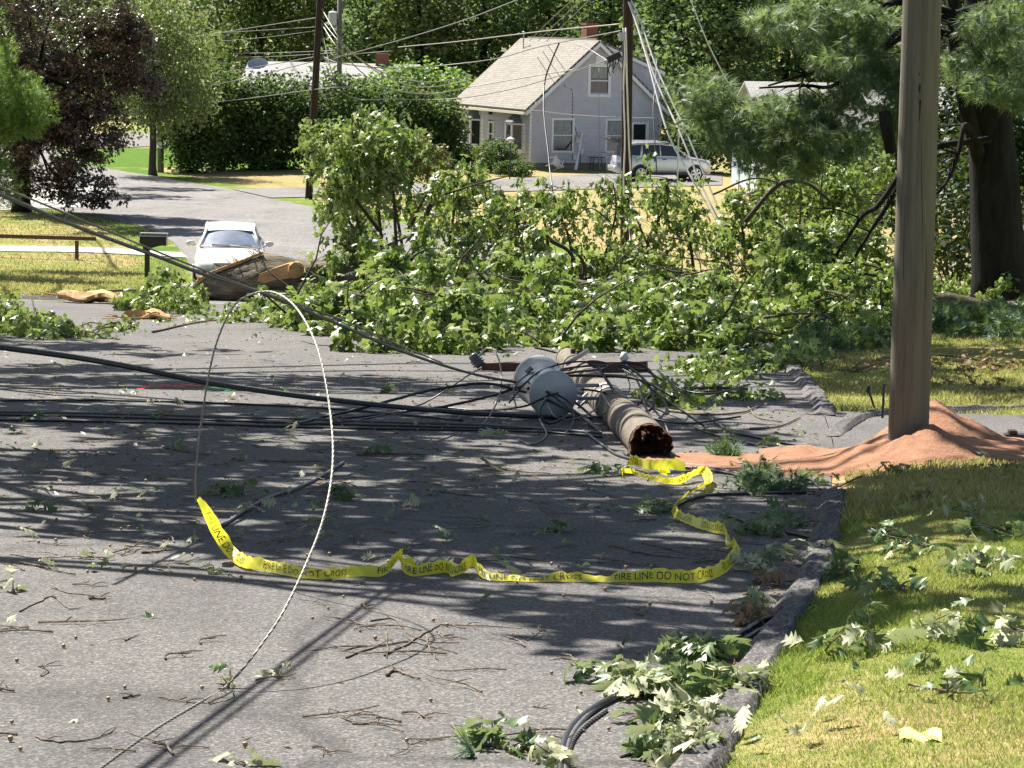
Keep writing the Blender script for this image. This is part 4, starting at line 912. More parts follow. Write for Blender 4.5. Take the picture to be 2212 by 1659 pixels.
# ---- silver suv by the house, side view, heading right
def suv():
    b = G(1428, 389); e = empty('silver_suv', b, 'silver compact SUV with its tailgate open beside the grey house', 'car', rad(17))
    m = MB(); st = [(2.15,.66,.42,.02,.68), (2.08,.80,.30,.03,.84), (1.8,.88,.28,.04,.96), (1.3,.90,.28,.05,1.03), (.85,.905,.28,.04,1.08), (0,.91,.28,.02,1.10), (-1.2,.91,.28,.02,1.12), (-1.9,.89,.3,.02,1.12), (-2.1,.85,.36,.01,1.08), (-2.2,.80,.42,.01,.74)]
    loft(m, [body_sec(x, hw, z0, zb, bl) for x, hw, z0, zb, bl in st]); m.build('body', MT['carsilver'], e, True)
    m = MB(); roof = [(.30, .60, 1.58), (0, .65, 1.66), (-.6, .67, 1.70), (-1.3, .67, 1.69), (-1.92, .63, 1.62)]
    loft(m, [[(x, y, z+.03*(1-(y/hw)**2)) for y in np.linspace(hw, -hw, 9)] for x, hw, z in roof], False); m.build('roof', MT['carsilver'], e, True)
    m = MB(); m.add([(1.02, .76, 1.08), (1.02, -.76, 1.08), (.28, -.60, 1.58), (.28, .60, 1.58)], [(3,2,1,0)]); m.build('windshield', MT['carglass'], e)
    for s_ in (1, -1):
        B = lambda x, z: (x, s_*(.80-.20*(z-1.08)/.55)+s_*.005, z)
        for nm, q in (('front_window', [(.80,1.12), (.26,1.54), (-.28,1.60), (-.30,1.12)]), ('rear_door_window', [(-.38,1.12), (-.36,1.60), (-1.10,1.61), (-1.22,1.12)]), ('quarter_window', [(-1.32,1.16), (-1.22,1.60), (-1.72,1.56), (-1.88,1.22)])):
            m = MB(); m.add([B(*p) for p in q], [(0,1,2,3) if s_ > 0 else (3,2,1,0)]); m.build(nm, MT['carglass'], e)
        m = MB(); pl = lambda L, r=.04: m.tube([(x, s_*(.79-.20*(z-1.08)/.55), z) for x, z in L], r, 6)
        pl([(.98,1.09), (.58,1.38), (.26,1.58), (-.3,1.64), (-1.2,1.65), (-1.9,1.58)]); pl([(-.34,1.10), (-.32,1.62)]); pl([(-1.27,1.10), (-1.16,1.63)], .06); pl([(-2.0,1.1), (-1.82,1.58)], .07); pl([(.95,1.08), (-2.0,1.12)])
        m.build('pillar', MT['carsilver'], e, True)
        m = MB(); m.tube([(.1, s_*.56, 1.72), (-.1, s_*.56, 1.76), (-1.5, s_*.56, 1.76), (-1.75, s_*.56, 1.70)], .018, 6); m.build('roof_rail', MT['alloy'], e)
        m = MB(); m.sphere((.72, s_*1.0, 1.13), .1, 10, 7, (.6, 1, .75)); m.build('wing_mirror', MT['plasticd'], e, True)
        for x in (-.2, -1.12):
            m = MB(); m.bar((x-.09, s_*.925, .98), (x+.09, s_*.925, .98), .03); m.build('door_handle', MT['plasticd'], e)
        m = MB(); m.box(-1.55, 1.75, s_*.895-.02, s_*.895+.02, .28, .40); m.build('sill_trim', MT['plasticd'], e)
        m = MB(); m.prism([(-2.03, s_*.86, .85), (-2.13, s_*.86, .85), (-2.08, s_*.86, 1.1), (-1.95, s_*.86, 1.12)], (0, s_*.035, 0)); m.build('tail_light', MT['redlamp'], e)
        m = MB(); m.sphere((1.98, s_*.70, .84), .13, 10, 6, (.9, .8, .65)); m.build('headlight', MT['lamp'], e, True)
        for x in (1.32, -1.30):
            m = MB(); ar = [(x+.42*math.cos(a), s_*.905, .34+.42*math.sin(a)) for a in np.linspace(0, math.pi, 16)]
            m.add([(x, s_*.912, .34)]+[(p[0], s_*.912, p[2]) for p in ar], [tuple(range(17)) if s_ < 0 else tuple(range(17))[::-1]]); m.build('wheel_arch', MT['plasticd'], e)
            wheel(e, x, s_*.83, .34, .22, s_)
    # raised tailgate with rear glass and the dark opening
    m = MB(); m.add([(-2.14, .70, .95), (-2.14, -.70, .95), (-1.94, -.60, 1.56), (-1.94, .60, 1.56)], [(0,1,2,3)]); m.build('boot_opening', MT['black'], e)
    m = MB(); m.prism([(-1.93, .62, 1.62), (-2.68, .68, 1.88), (-2.68, -.68, 1.88), (-1.93, -.62, 1.62)], (.02, 0, .05)); m.build('tailgate', MT['plasticd'], e)
    m = MB(); m.box(-2.30, -2.12, -.80, .80, .40, .66); m.build('rear_bumper', MT['carsilver'], e, True, .0)
suv()
# ------------------------------------------------------------------ second houses
def simple_house(name, label, base, rz, W, L, ev, rg, wall, roofm, wins=(), ridge_along='x'):
    e = empty(name, base, label, 'house', rz)
    siding_wall('wall', [(0, 0), (W, 0), (W, ev), (0, ev)], GA, e, wall, .13, .02)
    m = MB(); m.box(.03, W-.03, .03, L, -.6, ev-.02)
    m.add([(.03, .03, ev-.02), (.03, L, ev-.02), (.03, L/2, rg-.05), (W-.03, .03, ev-.02), (W-.03, L, ev-.02), (W-.03, L/2, rg-.05)], [(0,2,1), (3,4,5)])
    m.build('body', wall, e)
    roof_panel('roof', (-.3, -.4, ev-.05), (W+.3, -.4, ev-.05), (W+.3, L/2, rg), (-.3, L/2, rg), roofm, e)
    roof_panel('rear_roof', (W+.3, L+.4, ev-.05), (-.3, L+.4, ev-.05), (-.3, L/2, rg), (W+.3, L/2, rg), roofm, e)
    m = MB(); m.box(-.3, W+.3, -.47, -.405, ev-.24, ev-.06); m.build('fascia', MT['trim'], e)
    for s0, s1, z0, z1 in wins: window(e, lambda s, o, z: GA(s, o+.03, z), s0, s1, z0, z1, .09, True, 'window', .5)
    return e
bh = G(1655, 418)
e = simple_house('blue_house', 'pale blue single storey house with a light roof behind the pine boughs', bh+Vector((0, 0, 0)), rad(8), 9.5, 7, 2.9, 4.6, MT['siding_blue'], MT['shinglegrey'], [(2.6,3.6,1.2,2.3), (6.2,7.2,1.2,2.3)])
m = MB(); m.box(.8, 3.4, -1.6, -.05, -.5, .28); m.build('red_porch', mat_simple('red_porch_paint', (.42,.06,.05), .7, var=.2), e)
m = MB(); m.box(-1.1, -.05, -1.2, -.2, -.4, .1); m.box(-1.5, -.3, -1.5, -.9, -.4, -.08); m.build('side_steps', MT['concrete'], e)
m = MB()
for x, z in ((-1.4, .0), (-.95, .1), (-.4, .1)): m.tube([(x, -1.0, z-.2), (x, -1.0, z+.95)], .022, 6)
m.tube([(-1.45,-1.0,.85), (-.95,-1.0,1.05), (-.35,-1.0,1.05)], .022, 6); m.build('hand_rail', MT['black'], e)
rh = G(2060, 420); 
simple_house('white_house', 'white house with a tan wall glimpsed right of the big pine trunk', gb(2050, 105), rad(6), 10, 6, 3.2, 4.6, MT['siding_white'], MT['shinglegrey'], [(4.5,5.4,1.2,2.3)])
fh_ = gb(525, 160)
e = simple_house('far_house', 'low pale roofed house mostly hidden behind the tall hedge', fh_, rad(-4), 9.5, 7, 3.0, 4.4, MT['siding_blue'], MT['shinglegrey'], [(1.2,2.2,1.2,2.3), (6,7,1.2,2.3)])
m = MB(); m.box(7.2, 7.9, 3.2, 3.9, 3.6, 5.0); m.build('chimney', MT['brick'], e)
# satellite dish on the hidden roof
m = MB(); c = P(558, 140, 160)
dd = Vector((-.2, -.9, .5)).normalized(); t1 = dd.cross(Vector((0,0,1))).normalized(); t2 = dd.cross(t1)
rg_ = [[c+dd*(.10*(k/4)**2)+ (t1*math.cos(a)*.62+t2*math.sin(a)*.42)*(k/4) for a in np.linspace(0, 2*math.pi, 21)] for k in range(5)]
loft(m, rg_, False); e = m.build('satellite_dish', MT['galv']); tag(e, 'grey satellite dish above the hidden roof left of the leaning pole', 'satellite dish')
m = MB(); m.tube([c-dd*.02, c+Vector((0, .2, -.8))], .03, 6); m.tube([c-t2*.4, c+dd*.5-t2*.1], .015, 5); m.build('dish_mount', MT['galv'], e)
# ------------------------------------------------------------------ mailbox, rail fence
b = G(318, 606); e = empty('mailbox', b, 'black mailbox on a black post by the fallen trunk, left of the white car', 'mailbox', 0)
s = S(b.y)
m = MB(); m.box(-.055, .055, -.05, .05, -.2, .80); m.build('post', MT['black'], e)
m = MB(); sec = [(-.13, 0), (-.13, .13)]+[(-.13*math.cos(a), .13+.12*math.sin(a)) for a in np.linspace(.2, math.pi-.2, 9)]+[(.13, .13), (.13, 0)]
zb_ = .80
loft(m, [[(x, y, z+zb_) for y, z in sec+[sec[0]]] for x in (-.16, .44)]); mbx = m.build('box', MT['black'], e)
m = MB(); m.box(-.16, .46, -.05, .05, zb_+.245, zb_+.275); m.build('lid_edge', MT['galv'], mbx)
m = MB(); m.prism([(-.1,-.02,zb_-.12), (.32,-.02,zb_-.003), (-.1,-.02,zb_-.003)], (0,.04,0)); m.build('bracket', MT['black'], e)
b = G(165, 560); e = empty('rail_fence', b, 'low red brown rail fence with one post on the left lawn', 'fence', 0)
top = P(207, 516, b.y)-b; tl = P(-60, 508, b.y+.5)-b
m = MB(); m.bar(tl, top, .05, .10); m.build('rail', MT['redwood'], e)
m = MB(); m.box(-.045, .045, .03, .12, -.2, P(165, 519, b.y).z-b.z-.02); m.build('post', MT['redwood'], e)
pz = P(-40, 509, b.y+.5)-b; m = MB(); m.box(pz.x-.045, pz.x+.045, .5, .59, -.2, pz.z-.03); m.build('post', MT['redwood'], e)
# ------------------------------------------------------------------ standing poles
def upole(name, label, pts, r0_, r1_, mat, sides=16, extra=None):
    b = G(*pts[0]); e = empty(name, b, label, 'utility pole')
    m = MB(); q = [P(x, y, b.y)-b for x, y in pts[1:]]; L = [Vector((0,0,-.5))*1]+[Vector((0,0,0))]+q; n = len(L)
    hs = [p.z for p in L]; m.tube(L, [r0_+(r1_-r0_)*max(0, h)/max(hs) for h in hs], sides); m.build('shaft', mat, e, True)
    return e, b
# tall new pole in the foreground
b = Vector(pb); e = empty('utility_pole', b, 'thick weathered grey new wooden utility pole standing in the orange dirt at the right', 'utility pole')
top = P(1992, 0, b.y)-b; m = MB(); L = [Vector((0,0,-.4))]; 
for i in range(60):
    t = i/59*2.6; L.append(Vector((top.x*t, top.y*t, top.z*t)))
V, Fq, cp = tube_arrays(L, [.156-.003*p.z for p in L], 40)
m.v = [tuple(v*1) for v in V]; m.f = list(Fq)+cp
sh = m.build('shaft', MT['pole_new'], e, True)
# knot hole and seams
def on_pole(px, py, o=.0):
    c = P(px, py, b.y)-b; t = c.z/top.z; ax = Vector((top.x*t, top.y*t, c.z)); dx = c.x-ax.x; rr = .156-.003*c.z; dx = max(-rr*.98, min(rr*.98, dx))
    return Vector((c.x, ax.y-math.sqrt(max(0, rr*rr-dx*dx))-o, c.z))
m = MB(); c = on_pole(1981, 190); m.sphere(on_pole(1981, 190, -.006), .022, 12, 8, (.55, .5, 2.0)); m.sphere(on_pole(1980, 160, -.006), .014, 10, 7, (.5, .5, 2.6)); m.tube([on_pole(1982, 215), on_pole(1981, 240), on_pole(1980, 262)], [.007, .004, .001], 6); m.build('knot_hole', MT['black'], e, True)
for q in ([(1985,300), (1984,380), (1987,470), (1985,560)], [(1994,480), (1996,560), (1994,640)], [(1950,420), (1948,520), (1947,600)]):
    m = MB(); m.tube([on_pole(x, y, -.001) for x, y in q], [.0015, .003, .003, .001][:len(q)], 5); m.build('drying_crack', MT['black'], e)
# rods beside the pole
m = MB(); f = G(1906, 905); m.tube([f, P(1908, 870, f.y), P(1909, 835, f.y)], .012, 6); m.tube([P(1909,838,f.y), P(1912,832,f.y), P(1906,830,f.y)], .012, 6); tag(m.build('iron_rod', MT['black']), 'black iron rod with hooked top standing close left of the new pole', 'rod')
m = MB(); f = G(1891, 888); m.tube([f, P(1882, 860, f.y), P(1876, 845, f.y)], .011, 6); m.sphere(P(1876, 840, f.y), .03, 8, 6, (.7,.7,1.4)); tag(m.build('iron_rod', MT['black']), 'thin leaning black rod with a knob, a little further left of the new pole', 'rod')
m = MB(); q = P(2195, 950, G(2195, 965).y); m.box(-.12, .12, -.06, .06, 0, .05); m.box(-.09, -.02, -.05, .05, .05, .08); o = m.build('wire_clamp', MT['black'], None, False, .008); o.location = G(2200, 962)+Vector((0,0,.05)); tag(o, 'small black clamp lying on the dirt at the right edge', 'clamp')
# leaning brown pole left
e, b = upole('utility_pole', 'leaning reddish brown utility pole at the roadside left of the grey house', [(667, 430), (675,300), (683,150), (690,20), (695,-90)], .14, .115, MT['pole_mid'])
YLP = b.y
m = MB(); q = [P(x, y, YLP-.2)-b for x, y in [(661,420), (664,330), (668,240), (680,160), (686,95), (680,110), (672,118)]]; m.tube(q, .018, 5); m.build('riser_cable', MT['rubber'], e)
# thin pole with small transformer behind
e, b = upole('utility_pole', 'distant grey utility pole carrying a small pale transformer', [(733, 350), (733,150), (734,-60)], .13, .11, MT['pole_old'])
YTP = b.y; t_ = P(719, 40, YTP)-b; m = MB(); m.tube([t_+Vector((0,0,-.32)), t_+Vector((0,0,.30))], .22, 16); m.tube([t_+Vector((0,0,.30)), t_+Vector((0,0,.36))], [.23, .1], 16); m.tube([t_+Vector((0,0,.36)), t_+Vector((0,0,.48))], .035, 8); m.build('transformer', MT['tank'], e)
m = MB(); m.bar(t_, t_+Vector((.3,0,0)), .06); m.build('bracket', MT['galv'], e)
# pole with mailbox-like sign behind the willow
e, b = upole('utility_pole', 'short view of a grey pole with a white tag under the willow', [(347, 372), (346,250), (345,60), (344,-80)], .15, .12, MT['pole_old'])
m = MB(); c = P(347, 312, b.y)-b; m.box(c.x-.09, c.x+.09, -.17, -.15, c.z-.17, c.z+.12); m.build('tag_plate', MT['trim'], e)
f = G(335, 322); m = MB(); m.box(-.2, .2, -.2, .2, .3, .75); m.box(-.05, .05, -.05, .05, -.2, .3); o = m.build('newspaper_box', mat_simple('blue_plastic', (.25,.32,.5), .5)); o.location = f; tag(o, 'small blue box on a stake beside the pole under the willow', 'box')
# dark middle pole
e, b = upole('utility_pole', 'dark creosoted utility pole in the middle with white cables down its side', [(1352, 540), (1353,300), (1355,150), (1357,0), (1358,-120)], .165, .14, MT['pole_mid'])
YMP = b.y; T = lambda x, y, dy=-.2: P(x, y, YMP+dy)-b
m = MB(); m.tube(spline([T(1346,60), T(1350,110), T(1347,190), T(1350,300), T(1347,400), T(1352,500)], 5), .022, 6); m.tube(spline([T(1352,60), T(1354,160), T(1358,300), T(1362,380), T(1361,460)], 5), .026, 6); m.build('riser_cable', MT['whitewire'], e, True)
m = MB(); m.tube([T(1343,70,-.25), T(1343,88,-.25)], .09, 10); m.bar(T(1336,72,-.25), T(1352,72,-.25), .05); m.build('cable_bracket', MT['galv'], e)
# burnt splice box hanging left of it
m = MB(); m.bar(P(1312,130,YMP-.5), P(1341,117,YMP-.5), .20, .18); 
for i in range(7): a = P(1314+i*4, 132-i*2, YMP-.5); m.tube([a, a+Vector((random.uniform(-.05,.05),0,-.12)), a+Vector((random.uniform(-.1,.1),0,-random.uniform(.2,.5)))], .015, 5)
tag(m.build('splice_box', MT['black']), 'black splice box with frayed ends hanging left of the middle pole', 'splice box')
# small white box at right + thin mast
f = gb(1466, 118); m = MB(); m.tube([f, P(1468, 210, 118)], .03, 6); e = m.build('antenna_mast', MT['galv']); tag(e, 'thin mast carrying a small white box right of the grey house', 'mast'); m = MB(); c = P(1467, 197, 118); m.box(c.x-.26, c.x+.26, c.y-.1, c.y+.1, c.z-.26, c.z+.26); m.build('box', MT['trim'], e)
# ------------------------------------------------------------------ wires in the air
def wire(label, pts, r, mat, name='overhead_wire', cat='wire', group=None, n=8, sides=5, jit=0):
    pl = spline([P(x, y, Y) for x, y, Y in pts], n)
    m = MB(); m.tube(pl, r, sides); return tag(m.build(name, MT[mat], None, True), label, cat, group)
YL = YLP
W = [
 ('highest thin wire running left from the leaning pole top', [(390,83,150), (530,62,125), (685,38,YL)], .014),
 ('second thin wire running left from the leaning pole', [(400,74,150), (540,67,125), (686,58,YL)], .010),
 ('third thin wire running left from the leaning pole', [(430,92,150), (560,82,125), (687,66,YL)], .010),
 ('upper of three level wires passing left behind the leaning pole', [(450,116,170), (590,114,170), (725,109,YTP)], .016),
 ('middle of three level wires passing left behind the leaning pole', [(460,125,170), (590,122,170), (725,114,YTP)], .016),
 ('lowest wire sloping from the far left behind the leaning pole', [(470,134,170), (575,150,170), (655,147,170), (725,135,YTP)], .014),
 ('wire sagging from the left up to the leaning pole above the hidden roof', [(430,164,140), (570,142,125), (684,122,YL)], .015),
 ('long wire falling left from the leaning pole across the willow', [(290,214,150), (500,176,120), (685,131,YL), (760,118,105), (850,110,105)], .015),
 ('lowest long wire falling left across the hedge tops', [(270,238,140), (500,217,120), (690,192,YL-1), (760,188,100)], .013),
 ('outer bright service wire sweeping down from the leaning pole towards the middle pole', [(692,14,YL), (740,92,100), (800,143,103), (870,170,106), (940,177,110), (1020,163,114)], .020),
 ('second bright service wire sweeping from the leaning pole', [(692,40,YL), (745,102,100), (837,168,103), (925,188,106), (1020,172,112)], .018),
 ('third bright service wire sweeping from the leaning pole', [(692,48,YL), (737,112,100), (820,183,103), (923,203,106), (1015,188,112), (1150,165,108), (1240,150,100)], .018),
 ('lowest sagging wire crossing the front slope of the tan roof', [(692,58,YL), (740,199,100), (860,214,105), (983,213,105), (1103,193,102), (1220,160,98), (1312,130,YMP-.4)], .015),
 ('wire crossing the upper tan roof to the middle pole', [(692,120,YL), (737,137,100), (835,147,104), (937,143,106), (1070,127,104), (1170,100,98), (1345,66,YMP)], .016),
 ('bright spiral wrapped wire above the roof ridge', [(860,102,120), (987,90,112), (1170,68,100), (1340,52,YMP)], .018),
 ('wire climbing right out of view above the cedar', [(700,135,YL), (737,122,105), (887,80,95), (1004,43,85), (1130,-5,75)], .014),
 ('left of three wires rising from the roof mast', [(1144,88,138), (1190,42,115), (1245,-8,95)], .014),
 ('middle of three wires rising from the roof ridge', [(1162,89,138), (1210,42,115), (1265,-8,95)], .014),
 ('right of three wires rising from the roof ridge', [(1180,90,138), (1228,44,115), (1282,-8,95)], .014),
 ('taut wire between roof ridge and the splice box', [(1245,95,110), (1275,108,100), (1316,134,YMP-.5)], .02),
 ('thin wire crossing the gable to the middle pole bracket', [(1150,238,128), (1220,246,115), (1300,252,105), (1420,255,100)], .010)]
for lb, pts, r_ in W: wire(lb, pts, r_*1.15, 'steel' if ('bright' in lb or 'taut' in lb) else 'cablegrey')
W2 = [('inner white down guy slanting from the middle pole top to the right', [(1352,-10,YMP), (1372,44,YMP-.5), (1399,132,YMP-1.5), (1439,277,YMP-3), (1480,360,YMP-3.6), (1565,505,YMP-5)], .028),
      ('middle white down guy slanting from the middle pole top to the right', [(1355,-10,YMP), (1376,50,YMP-.5), (1415,168,YMP-1.6), (1470,290,YMP-3), (1520,410,YMP-4), (1572,512,YMP-5)], .026),
      ('outer white down guy slanting from the middle pole top to the right', [(1358,-10,YMP), (1383,44,YMP-.5), (1420,150,YMP-1.6), (1482,285,YMP-3), (1535,410,YMP-4), (1580,520,YMP-5)], .026),
      ('thin taut guy far right, ending in the pine boughs', [(1490,-5,YMP), (1530,95,YMP), (1585,203,YMP)], .018)]
for lb, pts, r_ in W2: wire(lb, pts, r_, 'whitewire', 'guy_wire', 'wire', None)
m = MB(); m.bar(P(1438,280,YMP-3.1), P(1474,260,YMP-3.1), .05); tag(m.build('guy_spreader', MT['pole_old']), 'short wooden spreader bar across the slanting white guys', 'spreader bar')
W3 = [('black cable hanging down across the gable from the wires above', [(1209,90,100), (1192,130,100), (1178,170,100), (1174,220,99), (1177,270,98), (1183,320,97), (1188,370,96), (1193,408,95)], .03, 'rubber'),
      ('dark cable hanging just right of the middle pole over the silver car', [(1419,128,100), (1416,180,99), (1411,235,98), (1414,300,97), (1419,378,96)], .024, 'rubber'),
      ('very thin cord hanging straight down over the upper gable window', [(1294,146,104), (1294,250,103), (1295,366,102)], .010, 'cablegrey'),
      ('long pale wire hanging from the middle pole into the leaves', [(1362,440,YMP-.3), (1372,520,YMP-4), (1385,600,52), (1390,680,46), (1398,778,38)], .022, 'whitewire'),
      ('paler wire hanging left of it down to the tangled cables', [(1358,470,YMP-.3), (1362,550,YMP-4), (1352,630,52), (1341,710,46), (1335,790,34)], .020, 'steel')]
for lb, pts, r_, mt in W3: wire(lb, pts, r_, mt, 'hanging_cable', 'cable')
# ------------------------------------------------------------------ fallen oak across the road
YT = G(620, 652).y
tb = P(640, 652, YT); tb.z = TZ(YT)
oak = empty('fallen_oak', tb, 'huge fallen oak lying across the road, thick trunk at left and wilting green crown', 'fallen tree')
def trunk_mesh():
    # axis from the jagged butt (left) to the right; radius and centre from the photo
    st = [(416,618,.05), (430,616,.14), (450,618,.25), (490,617,.36), (530,610,.43), (570,602,.485), (610,601,.435), (650,604,.36), (700,599,.32), (770,598,.30), (850,602,.28), (980,606,.26)]
    V = []; n = 40; m = []; pl = []
    for i in range(len(st)-1):
        for k in range(5): t = k/5; pl.append(tuple(st[i][j]+(st[i+1][j]-st[i][j])*t for j in range(3)))
    pl.append(st[-1])
    for i, (px, py, r_) in enumerate(pl):
        c = P(px, py, YT)-tb
        for k in range(n):
            a = 2*math.pi*k/n; u = i/len(pl)
            rr = r_*(1+.04*math.sin(a*3+i*.2)+.03*math.sin(a*7+i*.25)+.022*math.sin(a*17+.8*math.sin(i*.5))+random.uniform(-.02,.02))
            V.append((c.x, c.y+rr*math.cos(a), c.z+rr*math.sin(a)))
    Fc = [(i*n+k, i*n+(k+1)%n, (i+1)*n+(k+1)%n, (i+1)*n+k) for i in range(len(pl)-1) for k in range(n)]
    mb = MB(); mb.v = V; mb.f = Fc+[tuple(range(n))[::-1]]
    return mb.build('trunk', MT['barktrunk'], oak, True)
tk = trunk_mesh()
# torn splintered wood along the butt and the sawn branch stub
m = MB(); pl = [P(x, y, YT-.12)-tb for x, y in [(424,612), (450,594), (490,577), (520,566), (548,554), (568,547)]]
m.tube(spline(pl, 5), [.05]*4+[.035]*22, 6, jit=.5) if False else None
q = spline(pl, 5); 
for i in range(len(q)-1):
    m.bar(q[i]+Vector((0,-.02,0)), q[i+1]+Vector((0,-.02,.01)), .12, .045+.02*random.random())
for i in range(26):
    t = random.choice(q); d = Vector((random.uniform(-.25,.05), random.uniform(-.1,.1), random.uniform(0,.12))); m.bar(t, t+d, .02, .012)
m.build('splintered_wood', MT['rawwood'], tk)
m = MB(); c0 = P(560, 598, YT-.50)-tb; 
V0 = [P(x, y, Y_)-tb for x, y, Y_ in [(556,608,YT-.53), (560,592,YT-.53), (590,580,YT-.50), (620,570,YT-.48), (638,568,YT-.47), (648,580,YT-.46), (645,596,YT-.46), (622,602,YT-.49), (590,606,YT-.52), (572,612,YT-.53)]]
m.prism(V0[::-1], (0, .22, 0)); m.build('sawn_scar', MT['rawwood'], tk)
m = MB(); c = P(641,583,YT-.49)-tb; m.tube([c+Vector((-.02,.0,0)), c+Vector((0,-.04,0))], [.16,.15], 16, jit=.08); m.build('branch_stub', MT['rawwood'], tk, True)
# second cut limb and log farther right in the crown
def log(px0, py0, px1, py1, Y0, Y1, r_, name='sawn_limb', label=None, parent=None, cat='log', off=Vector((0,0,0))):
    a = P(px0, py0, Y0)-off; b = P(px1, py1, Y1)-off; mb = MB(); pts_ = [a.lerp(b, i/6)+Vector((0,0,.02*math.sin(i))) for i in range(7)]
    V, Fq, cp = tube_arrays(pts_, [r_*(1+.04*math.sin(i*2)) for i in range(7)], 18, .05); mb.v = [tuple(v) for v in V]; mb.f = list(Fq)
    o = mb.build(name, MT['barktrunk'], parent, True)
    if label: tag(o, label, cat)
    mc = MB(); d = (b-a).normalized()*.006
    for cc, sg, k0 in ((a, -1, 0), (b, 1, 6)):
        ring = V[k0*18:(k0+1)*18]; mc.add([p+d*sg for p in ring]+[cc+d*sg], [(k, (k+1) % 18, 18) if sg > 0 else ((k+1) % 18, k, 18) for k in range(18)])
    mc.build('cut_face', MT['rawwood'], o); return o
log(1120, 592, 1188, 596, 48.6, 46.8, .17, label='sawn log with a pale cut face lodged in the middle of the fallen crown')
log(1190, 618, 1300, 622, 47.6, 48.6, .13, label='darker sawn log lying right of the pale cut log in the crown')
# crown volume ----------------------------------------------------
top_px = [(585,735), (610,715), (650,690), (700,655), (765,630), (782,560), (790,500), (805,455), (840,490), (900,470), (960,450), (1010,465), (1060,490), (1110,510), (1160,525), (1220,530), (1280,540), (1330,545), (1390,520), (1440,510), (1500,540), (1550,555), (1610,540), (1660,490), (1720,440), (1790,430), (1860,440), (1920,490), (2000,600), (2100,640), (2212,660), (2300,670)]
def ytop(px): return float(np.interp(px, [a for a, _ in top_px], [b for _, b in top_px]))
Yf = G(1000, 772).y; Ym = G(1000, 650).y
def pile_tufts(n):
    out = []
    for c in pile_pts(n):
        c = Vector(c); d = Vector((random.gauss(0,.5), random.gauss(-.2,.4), random.gauss(.15,.3))); L_ = random.uniform(.25, .7)
        for k in range(random.randint(3, 6)):
            p = c+d*L_*k*.45+Vector((random.gauss(0,.07), random.gauss(0,.07), -.05*k*k*.5)); p.z = max(p.z, TZ(p.y)+.06); out.append(tuple(p))
    return np.array(out)
def pile_pts(n, xr=(600, 1930), dens=None):
    out = []
    while len(out) < n:
        px = random.uniform(*xr); q = random.random()**.8
        yf = 768 if px < 1500 else (768-(px-1500)*.02); 
        if px < 900: yf = 700+(px-600)*.26 if px < 860 else 768
        p_ = px; Y0 = G(min(px, 2100), yf).y; Y = Y0+q*(Ym+2-Y0)
        ht = P(px, ytop(px), Ym).z-TZ(Ym); h = max(.35, ht*1.0)*min(1, .22+q*1.1)*(.78+.26*math.sin(p_*.021+q*5)+.20*math.sin(p_*.057+q*9+1))
        if px < 795: Y = Y0+q*max(.3, YT-1.3-Y0); h = max(.06, P(px, float(np.interp(px, [590,700,795], [705,632,610])), Y).z-TZ(Y)-.12)
        z = TZ(Y)+h*random.random()**.75
        p = P(px, 600, Y); out.append((p.x, p.y, max(z, TZ(Y)+.05)))
    return np.array(out)
pc = pile_tufts(360)-np.array(tb)
lp = clump_pts(pc, 25, .12, 1.5); gz = np.interp(lp[:, 1]+tb.y, _Y, _Z)-tb.z; lp[:, 2] = np.maximum(lp[:, 2], gz+.02)
mesh_obj('crown', leaves_mesh('crown', lp, .165, T_JAG, (-1.35, .5), (-1.3, 1.3), .55), MT['oak'], oak)
# sprigs rising above the heap, each a bent branch with leaf tufts
SPR = [([(830,640),(790,560),(775,500),(780,430)], 46), ([(840,640),(800,600),(770,560),(755,520)], 34), ([(1700,620),(1690,540),(1660,480),(1640,430)], 26), ([(1840,640),(1820,540),(1830,460),(1850,400)], 30), ([(800,600),(770,470),(745,350),(700,290)], 58), ([(830,590),(815,430),(800,330),(775,262)], 55), ([(880,600),(850,430),(820,330),(835,275)], 34), ([(960,600),(975,500),(985,420),(990,370)], 18), ([(860,600),(850,420),(850,330),(850,290)], 50),
       ([(1080,610),(1085,560),(1060,480),(1045,400)], 26), ([(1180,610),(1150,560),(1120,500),(1108,440)], 20), ([(1240,600),(1230,520),(1205,450),(1190,400)], 22), ([(1300,600),(1310,540),(1330,460),(1325,395)], 22), ([(1410,600),(1400,520),(1440,440),(1442,385)], 22),
       ([(1500,600),(1490,520),(1480,470),(1462,425)], 26), ([(1600,600),(1610,540),(1600,470),(1610,425)], 26), ([(1700,600),(1690,520),(1730,420),(1700,380)], 40), ([(1790,600),(1770,520),(1790,440),(1800,370)], 50), ([(1860,600),(1850,500),(1860,400),(1850,330)], 50), ([(1660,560),(1650,480),(1655,430),(1665,390)], 34), ([(800,560),(755,480),(730,440),(735,405)], 26), ([(820,500),(760,420),(735,375),(745,335)], 40), ([(880,500),(915,430),(940,400),(950,370)], 14), ([(1010,560),(1015,470),(1020,420),(1030,395)], 26), ([(1000,600),(960,520),(930,470),(905,435)], 22),([(1190,600),(1180,500),(1165,430),(1180,405)], 12),([(1560,620),(1575,560),(1560,520),(1570,490)], 20)]
mb = MB(); sp = []
for q, nl in SPR:
    Yq = Ym+random.uniform(-4, 3); pl = spline([P(x, y, Yq)-tb for x, y in q], 6); n = len(pl)
    mb.tube(pl, [.03*(1-i/n)+.008 for i in range(n)], 5)
    for j in range(nl):
        t = pl[int(n*(.35+.64*random.random()**.7))]; o = Vector((random.gauss(0,.24), random.gauss(0,.35), random.gauss(-.05,.16))); sp.append(t+o)
        if j % 3 == 0: limb(mb, t, t+o, .010, .004, 3, sides=4)
